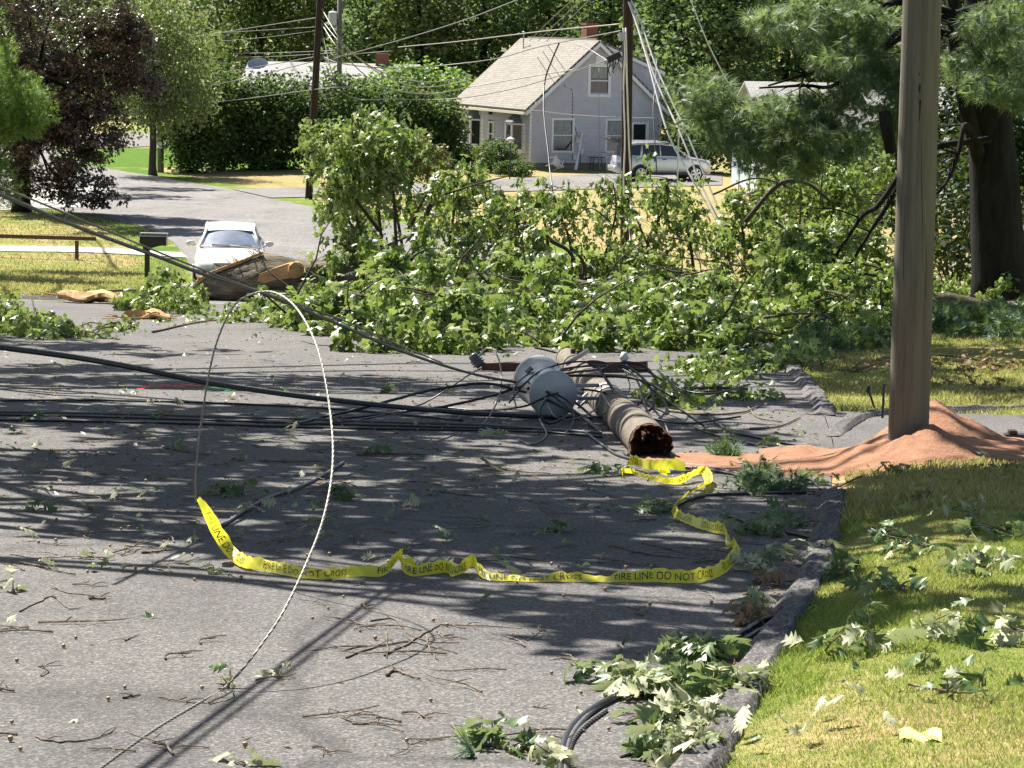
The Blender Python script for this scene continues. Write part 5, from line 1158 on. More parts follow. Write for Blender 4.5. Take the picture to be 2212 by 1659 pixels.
for i in range(230):             # bare twigs and limbs through the heap
    a = Vector(pile_pts(1)[0])-tb; L_ = random.uniform(.5, 2.0); d = Vector((random.gauss(.35, .8), random.gauss(-.2, .5), random.gauss(.1, .45))).normalized()*L_
    limb(mb, a, a+d, random.uniform(.008, .03), .004, 5, sides=4, wob=.18)
for q, r_ in (([(1130,480),(1190,520),(1230,545),(1255,600),(1262,660)], .045), ([(1240,640),(1262,575),(1230,530)], .04), ([(1420,560),(1395,520),(1375,470)], .03), ([(930,440),(895,540),(880,590)], .05), ([(1610,480),(1680,400),(1740,395),(1800,440)], .05), ([(1860,640),(1800,740),(1770,770)], .05), ([(1930,640),(1830,680),(1760,745)], .05), ([(1540,420),(1640,385),(1760,430)], .02), ([(980,590),(985,640)], .10), ([(1320,480),(1270,450),(1210,500)], .015), ([(960,420),(1040,395),(1100,380)], .02)):
    pl = spline([P(x, y, Ym-2.5)-tb for x, y in q], 6); m3 = MB(); m3.tube(pl, [r_*(1-.5*i/len(pl)) for i in range(len(pl))], 6, jit=.1); m3.build('limb', MT['twigd'], oak, True)
mb.build('twigs', MT['twigd'], oak, True)
lp = clump_pts([tuple(p) for p in sp], 15, .12, 1.4); mesh_obj('upper_leaves', leaves_mesh('upper_leaves', lp, .15, T_JAG, (-1.45, .3), (-1.3, 1.3), .5), MT['oak'], oak)
# torn branches with leaves in front of the butt, left heap of leaves
def leafbush(name, label, pxr, n, per, ls=.14, mat='oak', hz=.5, pit=(-1.4,.2), cat='branch', tw=8, tmn=None, sig=.14):
    """pxr = list of (px,py,rx px,h m)"""
    b = G(pxr[0][0], pxr[0][1]); e = empty(name, b, label, cat); C_ = []; mb = MB()
    for k in range(n):
        px, py, rx, h = random.choice(pxr); g_ = G(px+random.uniform(-rx, rx), py+random.uniform(-6, 6)); C_.append(tuple(g_-b+Vector((0, random.uniform(-.3,.3), random.random()*h))))
    for k in range(tw):
        a = Vector(random.choice(C_)); c = Vector(random.choice(C_)); limb(mb, (a.x, a.y, max(.02, a.z*.2)), c, .014, .004, 4, sides=4, wob=.2)
    mb.build('twigs', MT['twigd'], e, True)
    lp = clump_pts(C_, per, sig, .9); gz = np.interp(lp[:, 1]+b.y, _Y, _Z)-b.z; lp[:, 2] = np.maximum(lp[:, 2], gz+.03)
    mesh_obj('leaves', leaves_mesh('leaves', lp, ls, tmn or T_JAG, pit, (-1.3,1.3)), MT[mat], e); return e
leafbush('leafy_branch', 'upright leafy oak branch in front of the trunk butt, under the mailbox', [(360,665,36,.75), (390,672,34,.35), (330,660,50,.35), (300,668,30,.2)], 60, 26)
leafbush('leafy_branch', 'low leafy branch debris lying on the road below the trunk', [(500,680,90,.06), (560,684,70,.06), (620,680,60,.08), (640,705,50,.2), (470,695,120,.05)], 40, 16, .12)
leafbush('leafy_branch', 'dark leafy branch heap at the left edge of the road', [(25,705,60,.38), (60,722,60,.2), (110,728,60,.10), (-10,690,30,.4)], 56, 20)
leafbush('leafy_branch', 'straggling leafy twigs on the asphalt right of the left heap', [(170,728,90,.05), (250,715,40,.08)], 22, 10, .11)
leafbush('leafy_branch', 'leafy oak branch tips resting on the road at the right of the broken pole', [(1480,880,50,.14), (1440,870,40,.10), (1600,860,60,.12)], 34, 14, .11)
leafbush('leafy_branch', 'trampled leafy debris on the asphalt below the heap, right of the pole', [(1540,820,60,.2), (1620,800,60,.2), (1700,790,60,.25), (1500,800,60,.15)], 60, 16, .12)
leafbush('pine_cuttings', 'blue green pine tips heaped on the lawn right of the kerb', [(1830,730,70,.25), (1760,760,60,.2), (1900,740,50,.2), (1730,775,40,.15)], 60, 10, .15, 'pinelow', tmn=T_NEED, pit=(-.3,.9))
leafbush('pine_cuttings', 'brown and green branch litter on the shaded lawn behind the new pole', [(2000,790,120,.06), (1850,800,80,.06), (2150,800,80,.06), (2060,840,120,.04)], 46, 8, .10, 'brownleaf', pit=(-.4,.4), sig=.16)
leafbush('pine_cuttings', 'dark pine tips heaped at the foot of the big pine', [(2100,730,90,.5), (2200,735,60,.5), (2050,720,40,.4)], 90, 10, .17, 'pinelow', tmn=T_NEED, pit=(-.3,.9))
leafbush('pine_cuttings', 'pine tips and oak leaves on the road just left of the dirt spill', [(1690,1055,55,.08), (1620,1058,40,.05), (1640,1030,30,.03)], 46, 9, .085, 'pinelow', tmn=T_NEED, pit=(-.5,.25), sig=.06)
leafbush('pine_cuttings', 'small tuft of pine needles on the asphalt above the yellow tape coil', [(1560,985,20,.04)], 10, 8, .10, 'pinelow', tmn=T_NEED, pit=(-.2,.9), sig=.05)
leafbush('leafy_branch', 'dark leafy branches under the right end of the fallen crown', [(1950,690,80,.8), (1880,700,60,.7), (2060,690,60,.8), (2180,700,50,.8)], 130, 22, .14)
# fallen pine limb at right behind the new pole
m = MB(); Yq = G(2090, 700).y; pl = spline([P(x, y, Yq-.8) for x, y in [(1990,655),(2040,650),(2100,660),(2160,668),(2240,665)]], 6); m.tube(pl, [.14,]*len(pl), 12, jit=.07); tag(m.build('fallen_limb', MT['bark'], None, True), 'thick fallen limb lying behind the new pole before the pine', 'log')
for i, q in enumerate([([(1470,1545+0),(0,0)], 0)][:0]): pass
# slabs of torn wood, left
def slab(label, pxs, h, w_, mat='rawwood'):
    pl = spline([G(x, y)+Vector((0, 0, h)) for x, y in pxs], 8); m = MB(); n = len(pl); secs = []
    for i in range(n):
        f = math.sin(math.pi*(i+.4)/(n+.4))**.5*(1+random.uniform(-.12,.12)); k = []
        for a in np.linspace(0, 2*math.pi, 13): k.append(pl[i]+Vector((0, math.cos(a)*w_*.5*f, math.sin(a)*(.035+.05*f)*(1+.5*math.sin(a*3+i*.4))+.03*math.sin(i*.5))))
        secs.append(k)
    loft(m, secs, False)
    for j in range(14):
        p = random.choice(pl[:3]+pl[-3:]); m.bar(p, p+Vector((random.choice([-1,1])*random.uniform(.1,.4), random.uniform(-.15,.15), random.uniform(-.03,.08))), .02, .012)
    return tag(m.build('wood_slab', MT[mat]), label, 'torn wood')
slab('long torn slab of pale wood lying on the grass edge, left of the mailbox', [(125,652),(170,655),(230,656),(275,664)], .12, .5)
slab('small slab of fresh orange wood on the road left of the trunk', [(262,694),(300,690),(340,690),(368,694)], .05, .35)
m = MB(); pl = spline([G(150,652)+Vector((0,0,.18)), P(190,632,YT)+Vector((0,0,0)), P(260,627,YT), P(330,628,YT)], 6); m.tube(pl, .028, 6); tag(m.build('branch', MT['twig'], None, True), 'bare curved branch arching over the torn wood slab', 'branch')
# ------------------------------------------------------------------ broken pole, crossarm, transformer
ga = G(1400, 985); gbk = G(1215, 800)
pa = P(1402, 958, ga.y-.05); pb_ = P(1225, 778, gbk.y+.1)
e = empty('broken_pole', Vector((ga.x, ga.y, TZ(ga.y))), 'snapped weathered old utility pole lying on the road with a rotten jagged near end', 'utility pole')
eo = e.location; ax = (pb_-pa).normalized(); Lp = (pb_-pa).length
pts_ = [pa-eo+(pb_-pa)*(i/14)+Vector((0,0,.012*math.sin(i))) for i in range(15)]
V, Fq, cp = tube_arrays(pts_, [.162-.025*i/14 for i in range(15)], 28, .008); mb = MB(); mb.v = [tuple(v) for v in V]; mb.f = list(Fq)+[cp[1]]
sh = mb.build('shaft', MT['pole_old'], e, True)
# jagged rotten end: ring of splinters with a hollow
m = MB(); side = ax.cross(Vector((0,0,1))).normalized(); upv_ = side.cross(ax)
R_ = .162; n = 40; rings = []
for k, (rr, dz) in enumerate([(1.0, 0), (1.02, -.05), (.78, -.02), (.45, .10), (.15, .16)]):
    ring = []
    for j in range(n):
        a = 2*math.pi*j/n; jag = ((-.16*abs(math.sin(a*2.3+1))-.12*(random.random()**2) if k == 1 else random.uniform(-.08,.04)) if k in (1, 2) else 0)
        ring.append(pts_[0]+(side*math.cos(a)+upv_*math.sin(a))*R_*rr*(1+random.uniform(-.06,.06))+ax*(dz+jag))
    rings.append(ring+[ring[0]])
loft(m, rings, False)
for j in range(26):
    a = random.uniform(0, 6.28); p = pts_[0]+(side*math.cos(a)+upv_*math.sin(a))*R_*random.uniform(.6, 1.0); m.bar(p, p-ax*random.uniform(.06,.30)+Vector((random.uniform(-.03,.03),0,-.03)), random.uniform(.01,.03), .012)
m.build('rotten_end', MT['rotten'], sh)
for t in (.38, .42):
    c = pts_[0].lerp(pts_[-1], t); m = MB(); m.tube([c+(side*math.cos(a)+upv_*math.sin(a))*.150 for a in np.linspace(0, 2*math.pi, 25)], .012, 6, False); m.bar(c-side*.18+upv_*.06, c-side*.3-upv_*.05, .05, .02); m.build('steel_band', MT['galv'], sh)
m = MB(); c = pts_[0].lerp(pts_[-1], .9); m.tube([c+upv_*.10, c+upv_*.18], .03, 8); m.tube([c+upv_*.11+side*.06-ax*.1, c+upv_*.17+side*.06-ax*.1], .03, 8); m.build('bolt', MT['rotten'], sh)
# crossarm
ca = P(1042, 795, gbk.y-.3); cb2 = P(1398, 792, gbk.y-.7)
e = empty('crossarm', ca, 'brown wooden crossarm lying behind the transformer with one ceramic insulator', 'crossarm')
m = MB(); m.bar((0,0,0), cb2-ca, .11, .13); m.build('beam', MT['redwood'], e, False, .008)
m = MB(); c = Vector((-.02, 0, .02)); d = Vector((-.10,0,.13)).normalized()
for i, (o, r_) in enumerate([(0, .05), (.03, .075), (.05, .05), (.07, .078), (.09, .05), (.11, .075), (.13, .045), (.16, .04)]): pass
m.tube([c+d*o for o in (0, .02, .04, .06, .07, .09, .10, .12, .14, .17, .18)], [.05, .05, .085, .05, .085, .05, .08, .055, .06, .05, .02], 14); m.build('insulator', MT['ceramic'], e, True)
m = MB(); c = (cb2-ca)*.86+Vector((0,0,.07)); m.tube([c, c+Vector((0,0,.03)), c+Vector((0,0,.06)), c+Vector((0,0,.10))], [.03, .06, .045, .03], 12); m.build('insulator', MT['tank'], e, True)
# transformer can lying on its side, bottom facing us
tc_ = P(1195, 852, G(1190, 905).y); tcb = P(1163, 822, G(1190, 905).y+.62)
e = empty('transformer', Vector((tc_.x, tc_.y, TZ(tc_.y))), 'pale grey pole transformer can lying on its side on the road, bottom facing the camera', 'transformer')
o = e.location; d = (tcb-tc_).normalized(); a = tc_-o; R_ = .222
prof = [(-.0, R_*.93), (-.02, R_), (.02, R_*1.0), (.05, R_*.985), (.60, R_*.985), (.61, R_*1.06), (.66, R_*1.06), (.68, R_*.9), (.72, R_*.4)]
m = MB(); V, Fq, cp = tube_arrays([a+d*t for t, r_ in prof], [r_ for t, r_ in prof], 40); m.v = [tuple(v) for v in V]; m.f = list(Fq)+[cp[1]]; tk2 = m.build('tank', MT['tank'], e, True)
m = MB(); V, Fq, cp = tube_arrays([a+d*t for t in (0.0, .012, .03)], [R_*.93, R_*.90, R_*.88], 40); m.v = [tuple(v) for v in V]; m.f = list(Fq)+[cp[1]]; m.build('bottom_plate', MT['tankend'], tk2, True)
s1_ = d.cross(Vector((0,0,1))).normalized(); u1 = s1_.cross(d)
m = MB(); 
for k in (0, 1):
    q = a+s1_*(R_+.02)+u1*(.05-.12*k); m.bar(q+d*.15, q+d*.15+s1_*.22, .05, .03); 
m.bar(a+s1_*(R_+.03)+d*.05, a+s1_*(R_+.03)+d*.55, .09, .02); m.bar(a+s1_*.18+u1*(R_)+d*.3, a+s1_*.40+u1*(R_+.12)+d*.35, .035); m.build('bracket', MT['galv'], e)
m = MB(); q = a+u1*-.19+s1_*.02-d*.02; m.tube([q+s1_*-.07, q+s1_*-.06-d*.05, q+s1_*.06-d*.05, q+s1_*.07], .012, 6); m.build('lifting_lug', MT['tank'], tk2)
m = MB()
for k, (ss, uu) in enumerate([(-.1,.08), (.0,.0), (.12,.06)]): q = a+d*.68+s1_*ss+u1*uu; m.tube([q+d*t for t in (0,.05,.06,.10,.11,.15,.16,.2)], [.03,.045,.03,.045,.03,.045,.03,.02], 10)
m.build('bushing', MT['ceramic'], e, True)
m = MB(); q = a+d*.34+u1*(R_*.72)-s1_*(R_*.72); m.bar(q-d*.05, q+d*.05, .07, .01, u1-s1_); m.build('name_plate', MT['plasticd'], tk2)
# ------------------------------------------------------------------ cables
def cable(label, pts, r, mat='rubber', name='cable', n=9, sides=7, twist=None, cat='cable', parent=None, wob=0):
    """pts: (px,py[,Y or None]); None = lies on the ground"""
    q = []
    for t in pts:
        if len(t) == 2 or t[2] is None: g_ = G(t[0], t[1]); q.append(g_+Vector((0,0,r+.006)))
        else: q.append(P(*t))
    pl = spline(q, n)
    if wob:
        pl = [p+Vector((random.gauss(0,wob), random.gauss(0,wob), 0)) for p in pl]
    m = MB(); m.tube(pl, r, sides); o = m.build(name, MT[mat], parent, True)
    if not parent: tag(o, label, cat)
    return o, pl
def rope(label, pts, r, mat, n=12, name='cable', cat='cable', strands=3, pitch=.12):
    q = [P(*t) if len(t) > 2 and t[2] else G(t[0], t[1])+Vector((0,0,r)) for t in pts]; pl = spline(q, n)
    # resample evenly and wind the strands
    L = [0]; 
    for i in range(1, len(pl)): L.append(L[-1]+(pl[i]-pl[i-1]).length)
    step = pitch/7; N_ = min(1400, int(L[-1]/step)); m = MB(); X = np.array([tuple(p) for p in pl]); t = np.linspace(0, L[-1], N_)
    C_ = np.stack([np.interp(t, L, X[:, i]) for i in range(3)], 1)
    for s_ in range(strands):
        path = []; u = None
        for i in range(N_):
            dd = Vector(C_[min(i+1, N_-1)]-C_[max(i-1, 0)]).normalized()
            if u is None: u = Vector((0,0,1)) if abs(dd.z) < .9 else Vector((1,0,0))
            u = (u-dd*u.dot(dd)).normalized(); v = dd.cross(u); ph = 2*math.pi*(t[i]/pitch+s_/strands)
            path.append(Vector(C_[i])+(u*math.cos(ph)+v*math.sin(ph))*r*.52)
        m.tube(path, r*.56, 5)
    return tag(m.build(name, MT[mat], None, True), label, cat), pl
# the big sagging cable from the left edge to the transformer: black jacket + strand lashed on top
A_ = [(-60,744,20), (0,752,20.3), (163,774,21), (300,798,21.7), (447,828,22.3), (600,851,22.9), (737,868,23.4), (960,890,24.3), (1110,899,24.8), (1250,905,25.1), (1330,918,25.2)]
o, pl = cable('thick black lashed cable sagging from the left edge to the transformer', A_, .0165, 'rubber', 'lashed_cable', 10, 9)
m = MB(); up_ = [p+Vector((0,0,.0225)) for p in pl]; m.tube(up_, .0075, 6); st_ = m.build('support_strand', MT['steel'], o, True)
m = MB(); 
for i in range(0, len(pl)-1):
    if i % 3 == 0:
        ring = [pl[i]+Vector((0, .019*math.cos(a), .011+.031*math.sin(a)*.8))+(pl[i+1]-pl[i])*.5*(a/6.28) for a in np.linspace(0, 6.28, 9)]; m.tube(ring, .002, 4)
m.build('lashing_wire', MT['steel'], o)
B_ = [(-60,402,15), (0,420,15.4), (167,490,16.6), (337,553,18), (433,590,18.8), (567,633,20), (737,703,21.6), (850,752,22.8), (960,790,24), (1040,812,25), (1140,832,25.8), (1230,862,25.6), (1290,910,25)]
o_b, pl2 = cable('grey lashed cable slanting down from the upper left to the tangle', B_, .0125, 'cablegrey', 'lashed_cable', 10, 8)
B2 = [(-60,382,15.2), (0,403,15.5), (167,471,16.7), (363,553,18.2), (547,624,19.8), (737,690,21.6), (850,740,22.8), (955,784,24)]
cable('thin strand running just above the grey slanting cable', B2, .0065, 'steel', 'support_strand', 10, 6)
m = MB()
qa = spline([P(*t) for t in B_[:8]], 10); qb = spline([P(*t) for t in B2[:8]], 10)
for i in range(6, min(len(qa), len(qb))-1, 4): m.tube([qa[i]+Vector((0,0,-.01)), qb[i+1]], .003, 4)
m.build('lashing_wire', MT['steel'], o_b)
# steel loop standing up from the road
Yg0 = G(480, 1497).y; Yg1 = G(445, 1215).y
LP = [(190,1685), (222,1659), (330,1582), (430,1522), (478,1494), (520,1450,Yg0+.05), (565,1392,Yg0+.15), (610,1325,Yg0+.3), (660,1222,Yg0+.6), (700,1115,Yg0+1.0), (719,1000,Yg0+1.4), (712,880,Yg0+1.8), (685,750,Yg0+2.2), (640,665,Yg0+2.6), (590,631,Yg0+2.9), (540,637,Yg0+3.1), (500,668,Yg0+3.25), (462,760,Yg0+3.4), (436,900,Yg0+3.7), (424,1010,Yg1-.3), (423,1084,Yg1-.05)]
rope('twisted steel strand rising from the road in a tall loop down to the tape end', LP, .0056, 'steel', 12, 'steel_strand', 'steel strand')
# small wire ring behind
wire('thin grey wire arc standing over the left end of the crossarm', [(1035,768,27), (1052,752,26.6), (1072,765,26.2), (1082,800,25.8), (1080,850,25.2), (1060,895,24.6), (1040,918,24.2)], .008, 'steel', 'wire_arc', 'wire')
# cables lying on the asphalt
GC = [
 ('upper one of the thin cables lying across the shaded road at left', [(-40,870), (150,868), (400,872), (600,880), (740,888), (900,902), (1000,912)], .010),
 ('second thin cable lying across the shaded road', [(-40,893), (100,895), (300,899), (500,905), (700,910), (850,916), (1050,922), (1300,940)], .011),
 ('third thin cable lying across the shaded road', [(-40,899), (120,902), (340,908), (560,915), (760,921), (960,926), (1150,930)], .009),
 ('lowest cable lying across the shaded road', [(-40,911), (160,914), (360,918), (560,924), (800,930), (1000,933), (1180,938), (1300,948)], .010),
 ('black cable arching from the road up over the transformer', [(640,920), (700,905), (790,880,24.4), (900,850,25), (960,838,25.2), (1040,828,25.4), (1110,840,25.3), (1190,868,25.0), (1260,905,24.4), (1330,960,23), (1400,1008)], .0135),
 ('black cable lifting off the road left of the transformer and over it', [(720,910), (860,895), (960,878,24.8), (1060,855,25.2), (1150,828,25.5), (1230,806,25.9), (1330,796,26), (1400,800,26)], .013),
 ('long thin cable running up to the crossarm end', [(560,925), (760,912), (900,880), (960,845,26.5), (1010,812,27), (1040,795,27.4)], .008),
 ('cable crossing low before the transformer', [(940,882), (1040,890), (1130,878,25), (1200,850,25.1), (1270,842,25.4), (1350,860,25)], .010),
 ('cable curving down from the transformer to the pole butt', [(1130,812,25.6), (1180,845,25.1), (1230,880,24.7), (1300,930,24), (1360,975,22.8), (1440,1012)], .012),
 ('cable running beside the broken pole to its butt', [(1250,905,25), (1300,950,24), (1360,990), (1430,1008), (1560,1025), (1640,1043), (1735,1052)], .012),
 ('pale cable lying over the orange dirt spill', [(1450,1003), (1540,1015), (1620,1033), (1700,1046), (1740,1050)], .010),
 ('cable leaving the tangle to the right over the leaves', [(1395,800,26), (1470,850), (1560,925), (1640,950), (1750,972)], .011),
 ('second cable leaving the tangle to the right', [(1380,870,25), (1450,900), (1520,935), (1620,962), (1720,985)], .008),
 ('dark cable lying on the road right of the yellow tape', [(1448,1105), (1480,1088), (1530,1075), (1640,1072), (1760,1068)], .012),
 ('thin cable reaching the kerb right of the tape', [(1560,1115), (1640,1140), (1720,1160), (1900,1200)], .009),
 ('twin cable crossing the kerb onto the lawn', [(1430,1480), (1480,1450), (1560,1400), (1640,1352), (1720,1322), (1800,1305), (1860,1290)], .013),
 ('second cable crossing the kerb just below the twin', [(1400,1490), (1480,1455), (1580,1402), (1660,1358), (1740,1325), (1800,1310)], .010)]
for lb, pts, r_ in GC: cable(lb, pts, r_, 'cablegrey' if 'pale' in lb or 'second thin' in lb else 'rubber', wob=.004)
cable('black cable bundle coming up from the lower edge into the leaf heap', [(1210,1700), (1212,1650), (1222,1605), (1245,1570), (1290,1535), (1350,1505), (1420,1480)], .014, 'rubber')
rope('grey stranded cable beside the black bundle at the lower edge', [(1228,1700), (1224,1655), (1236,1608), (1262,1575), (1310,1540)], .010, 'cablegrey', 10)
cable('second black cable of the bundle at the lower edge', [(1222,1700), (1219,1650), (1232,1602), (1258,1565), (1300,1530), (1370,1498)], .011, 'cablegrey')
cable('dark branch like cable lying behind the leaf tuft and tape end', [(478,1142), (530,1108), (580,1080), (640,1060), (700,1030), (742,1003)], .011, 'cablegrey')
wire('loose wire ring lying on the road at the left', [(900,930,G(900,930).y), (760,930,G(760,930).y), (600,922,G(600,922).y), (480,905,G(480,905).y), (442,895,G(442,895).y), (450,888,G(450,888).y), (560,886,G(560,886).y)], .006, 'steel', 'wire_loop', 'wire')
# tangle round the fallen pole
tang = [([(1120,838),(1160,812),(1230,795),(1300,790),(1400,800)],), ([(1100,870),(1128,835),(1170,800),(1240,782),(1310,785)],), ([(1180,870),(1200,900),(1240,905),(1290,880),(1300,830)],), ([(1290,790),(1330,850),(1360,900),(1380,960)],), ([(1350,785),(1380,830),(1395,880),(1420,920)],), ([(1310,800),(1350,790),(1400,830),(1410,880),(1360,900)],),
        ([(1200,850),(1230,870),(1240,905),(1220,935),(1180,930)],), ([(1115,880),(1110,840),(1150,805),(1230,800)],), ([(1300,800),(1340,785),(1390,790),(1420,830),(1400,860)],), ([(1230,800),(1280,780),(1350,800),(1420,850),(1520,920)],), ([(1260,930),(1300,960),(1340,985),(1430,1005)],), ([(1330,870),(1400,900),(1480,915),(1600,900)],), ([(1165,905),(1180,940),(1150,960),(1120,950)],), ([(1140,840),(1200,815),(1290,812),(1380,820),(1460,860)],), ([(1420,800),(1470,840),(1540,850),(1620,830)],), ([(1180,860),(1165,890),(1185,915),(1225,900)],), ([(1280,900),(1320,900),(1370,880),(1400,850)],), ([(1350,800),(1360,840),(1330,880),(1290,900)],)]
for i, (q,) in enumerate(tang):
    Yt = 24.3+.1*(i % 5); q2 = []
    for j, (x, y) in enumerate(q):
        gy = G(x, y+2).y; q2.append((x, y, min(gy-.1, max(23.2, 25.4-(y-800)*.012+.25*math.sin(i*2+j)))))
    pl = spline([P(*t) for t in q2], 9); m = MB(); m.tube(pl, [.012,.009,.007,.014,.010][i % 5], 6)
    tag(m.build('tangled_cable', MT[['rubber','rubber','cablegrey','rubber','rubber'][i % 5]], None, True), 'one of the loose cable loops tangled over the transformer and broken pole', 'cable', 'tangled cables round the broken pole')
for pts_c, lb in (([(1395,955,22.6),(1360,925,23.2),(1320,880,24.0),(1300,850,24.5)], 'light conduit rod lying along the left side of the broken pole'), ([(1390,820,25),(1440,880,24.6),(1408,915,24.2),(1390,930,24)], 'grey flexible tube curling right of the broken pole'), ([(1385,860,25),(1430,905,24.3),(1450,955,23.6)], 'thin pale tube right of the grey curl')):
    wire(lb, pts_c, .010, 'cablegrey', 'conduit', 'conduit')
# overhead cables just above the frame whose shadows cross the road
hx = 1/math.tan(EL)
def over(label, g0, g1, h, r_):
    a = G(*g0); b = G(*g1); d = (b-a); a = a-d*1.2; b = b+d*.35
    A2 = []
    for t in np.linspace(0, 1, 9):
        p = a.lerp(b, t); zc = CAM.z+.22+.012*p.y+h; dz = zc-TZ(p.y); dz = dz if dz > 0 else 1
        A2.append(Vector((p.x+SH.x*dz*hx, p.y+SH.y*dz*hx, TZ(p.y)+dz)))
    m = MB(); m.tube(A2, r_, 8); tag(m.build('overhead_cable', MT['rubber'], None, True), label, 'cable')
over('upper of the two overhead cables whose shadows cross the road', (312,1659), (868,1250), .0, .018)
over('lower of the two overhead cables whose shadows cross the road', (352,1659), (892,1250), .12, .013)
# ------------------------------------------------------------------ caution tape
TP = [ # px, py, lift, width vector (x,y,z)
 (424,1215,.34,(.02,.0,.012)), (438,1215,.26,(.045,-.01,.02)), (455,1212,.155,(.07,-.01,.03)), (480,1214,.06,(.07,.01,.03)), (503,1222,.02,(.05,.03,.035)), (530,1234,.015,(.02,.04,.05)), (580,1240,.012,(0,.045,.05)), (640,1252,.01,(0,.05,.045)), (700,1256,.008,(0,.06,.04)), (760,1250,.008,(.0,.055,.05)), (800,1250,.008,(0,.06,.045)), (835,1248,.02,(0,.05,.05)), (868,1228,.07,(0,.01,.03)), (866,1240,.03,(0,.03,.04)), (890,1248,.006,(0,.05,.055)), (930,1244,.006,(0,.045,.06)), (965,1240,.006,(0,.04,.065)), (975,1250,.01,(.03,.04,.05)), (1000,1250,.03,(.0,.02,.06)), (1020,1246,.05,(0,.03,.05)), (1035,1252,.02,(0,.05,.045)), (1060,1257,.006,(0,.06,.03)), (1110,1259,.006,(0,.055,.012)), (1160,1260,.006,(0,.055,.012)), (1200,1260,.006,(0,.06,.03)), (1250,1260,.006,(0,.06,.034)), (1300,1261,.006,(0,.055,.014)), (1350,1261,.006,(0,.05,.04)), (1400,1261,.006,(0,.035,.066)), (1450,1262,.006,(0,.03,.07)), (1500,1262,.006,(0,.03,.068)), (1550,1252,.01,(-.01,.03,.066)), (1585,1232,.03,(-.02,.03,.062)), (1598,1212,.06,(-.03,.02,.055)), (1585,1192,.03,(-.04,0,.0)), (1578,1175,.02,(-.03,.02,.05)), (1568,1163,.02,(-.02,.03,.055)), (1530,1152,.01,(.01,.045,.055)), (1490,1138,.01,(.01,.05,.055)), (1458,1122,.01,(.02,.05,.045)), (1450,1104,.02,(.03,-.02,.03)), (1470,1090,.03,(.03,-.03,.04)), (1500,1070,.03,(.04,-.02,.04)), (1520,1055,.02,(.06,.0,.03)), (1516,1042,.05,(.05,0,.04)), (1500,1040,.04,(.02,-.02,.05)), (1470,1048,.01,(0,-.03,.05)), (1430,1046,.01,(0,-.04,.04)), (1390,1036,.01,(.01,-.05,.03)), (1350,1024,.03,(.02,-.05,.03)), (1365,1022,.06,(.01,.02,.06)), (1400,1030,.05,(0,.03,.06)), (1440,1030,.06,(.0,.02,.07)), (1480,1030,.04,(0,.03,.05))]
yt, ntt, bt, ott = newmat('yellow_tape'); n_ = noise(ntt, 14, 4, .6)
ntt.links.new(ramp(ntt, n_, [(.3, (.88,.76,.04)), (.7, (.95,.90,.14))]), bt.inputs['Base Color']); bt.inputs['Roughness'].default_value = .3
tt = N(ntt, 'ShaderNodeBsdfTranslucent'); tt.inputs[0].default_value = (.9,.85,.05,1); mm = N(ntt, 'ShaderNodeMixShader'); mm.inputs[0].default_value = .45
ntt.links.new(bt.outputs[0], mm.inputs[1]); ntt.links.new(tt.outputs[0], mm.inputs[2]); ntt.links.new(mm.outputs[0], ott.inputs[0])
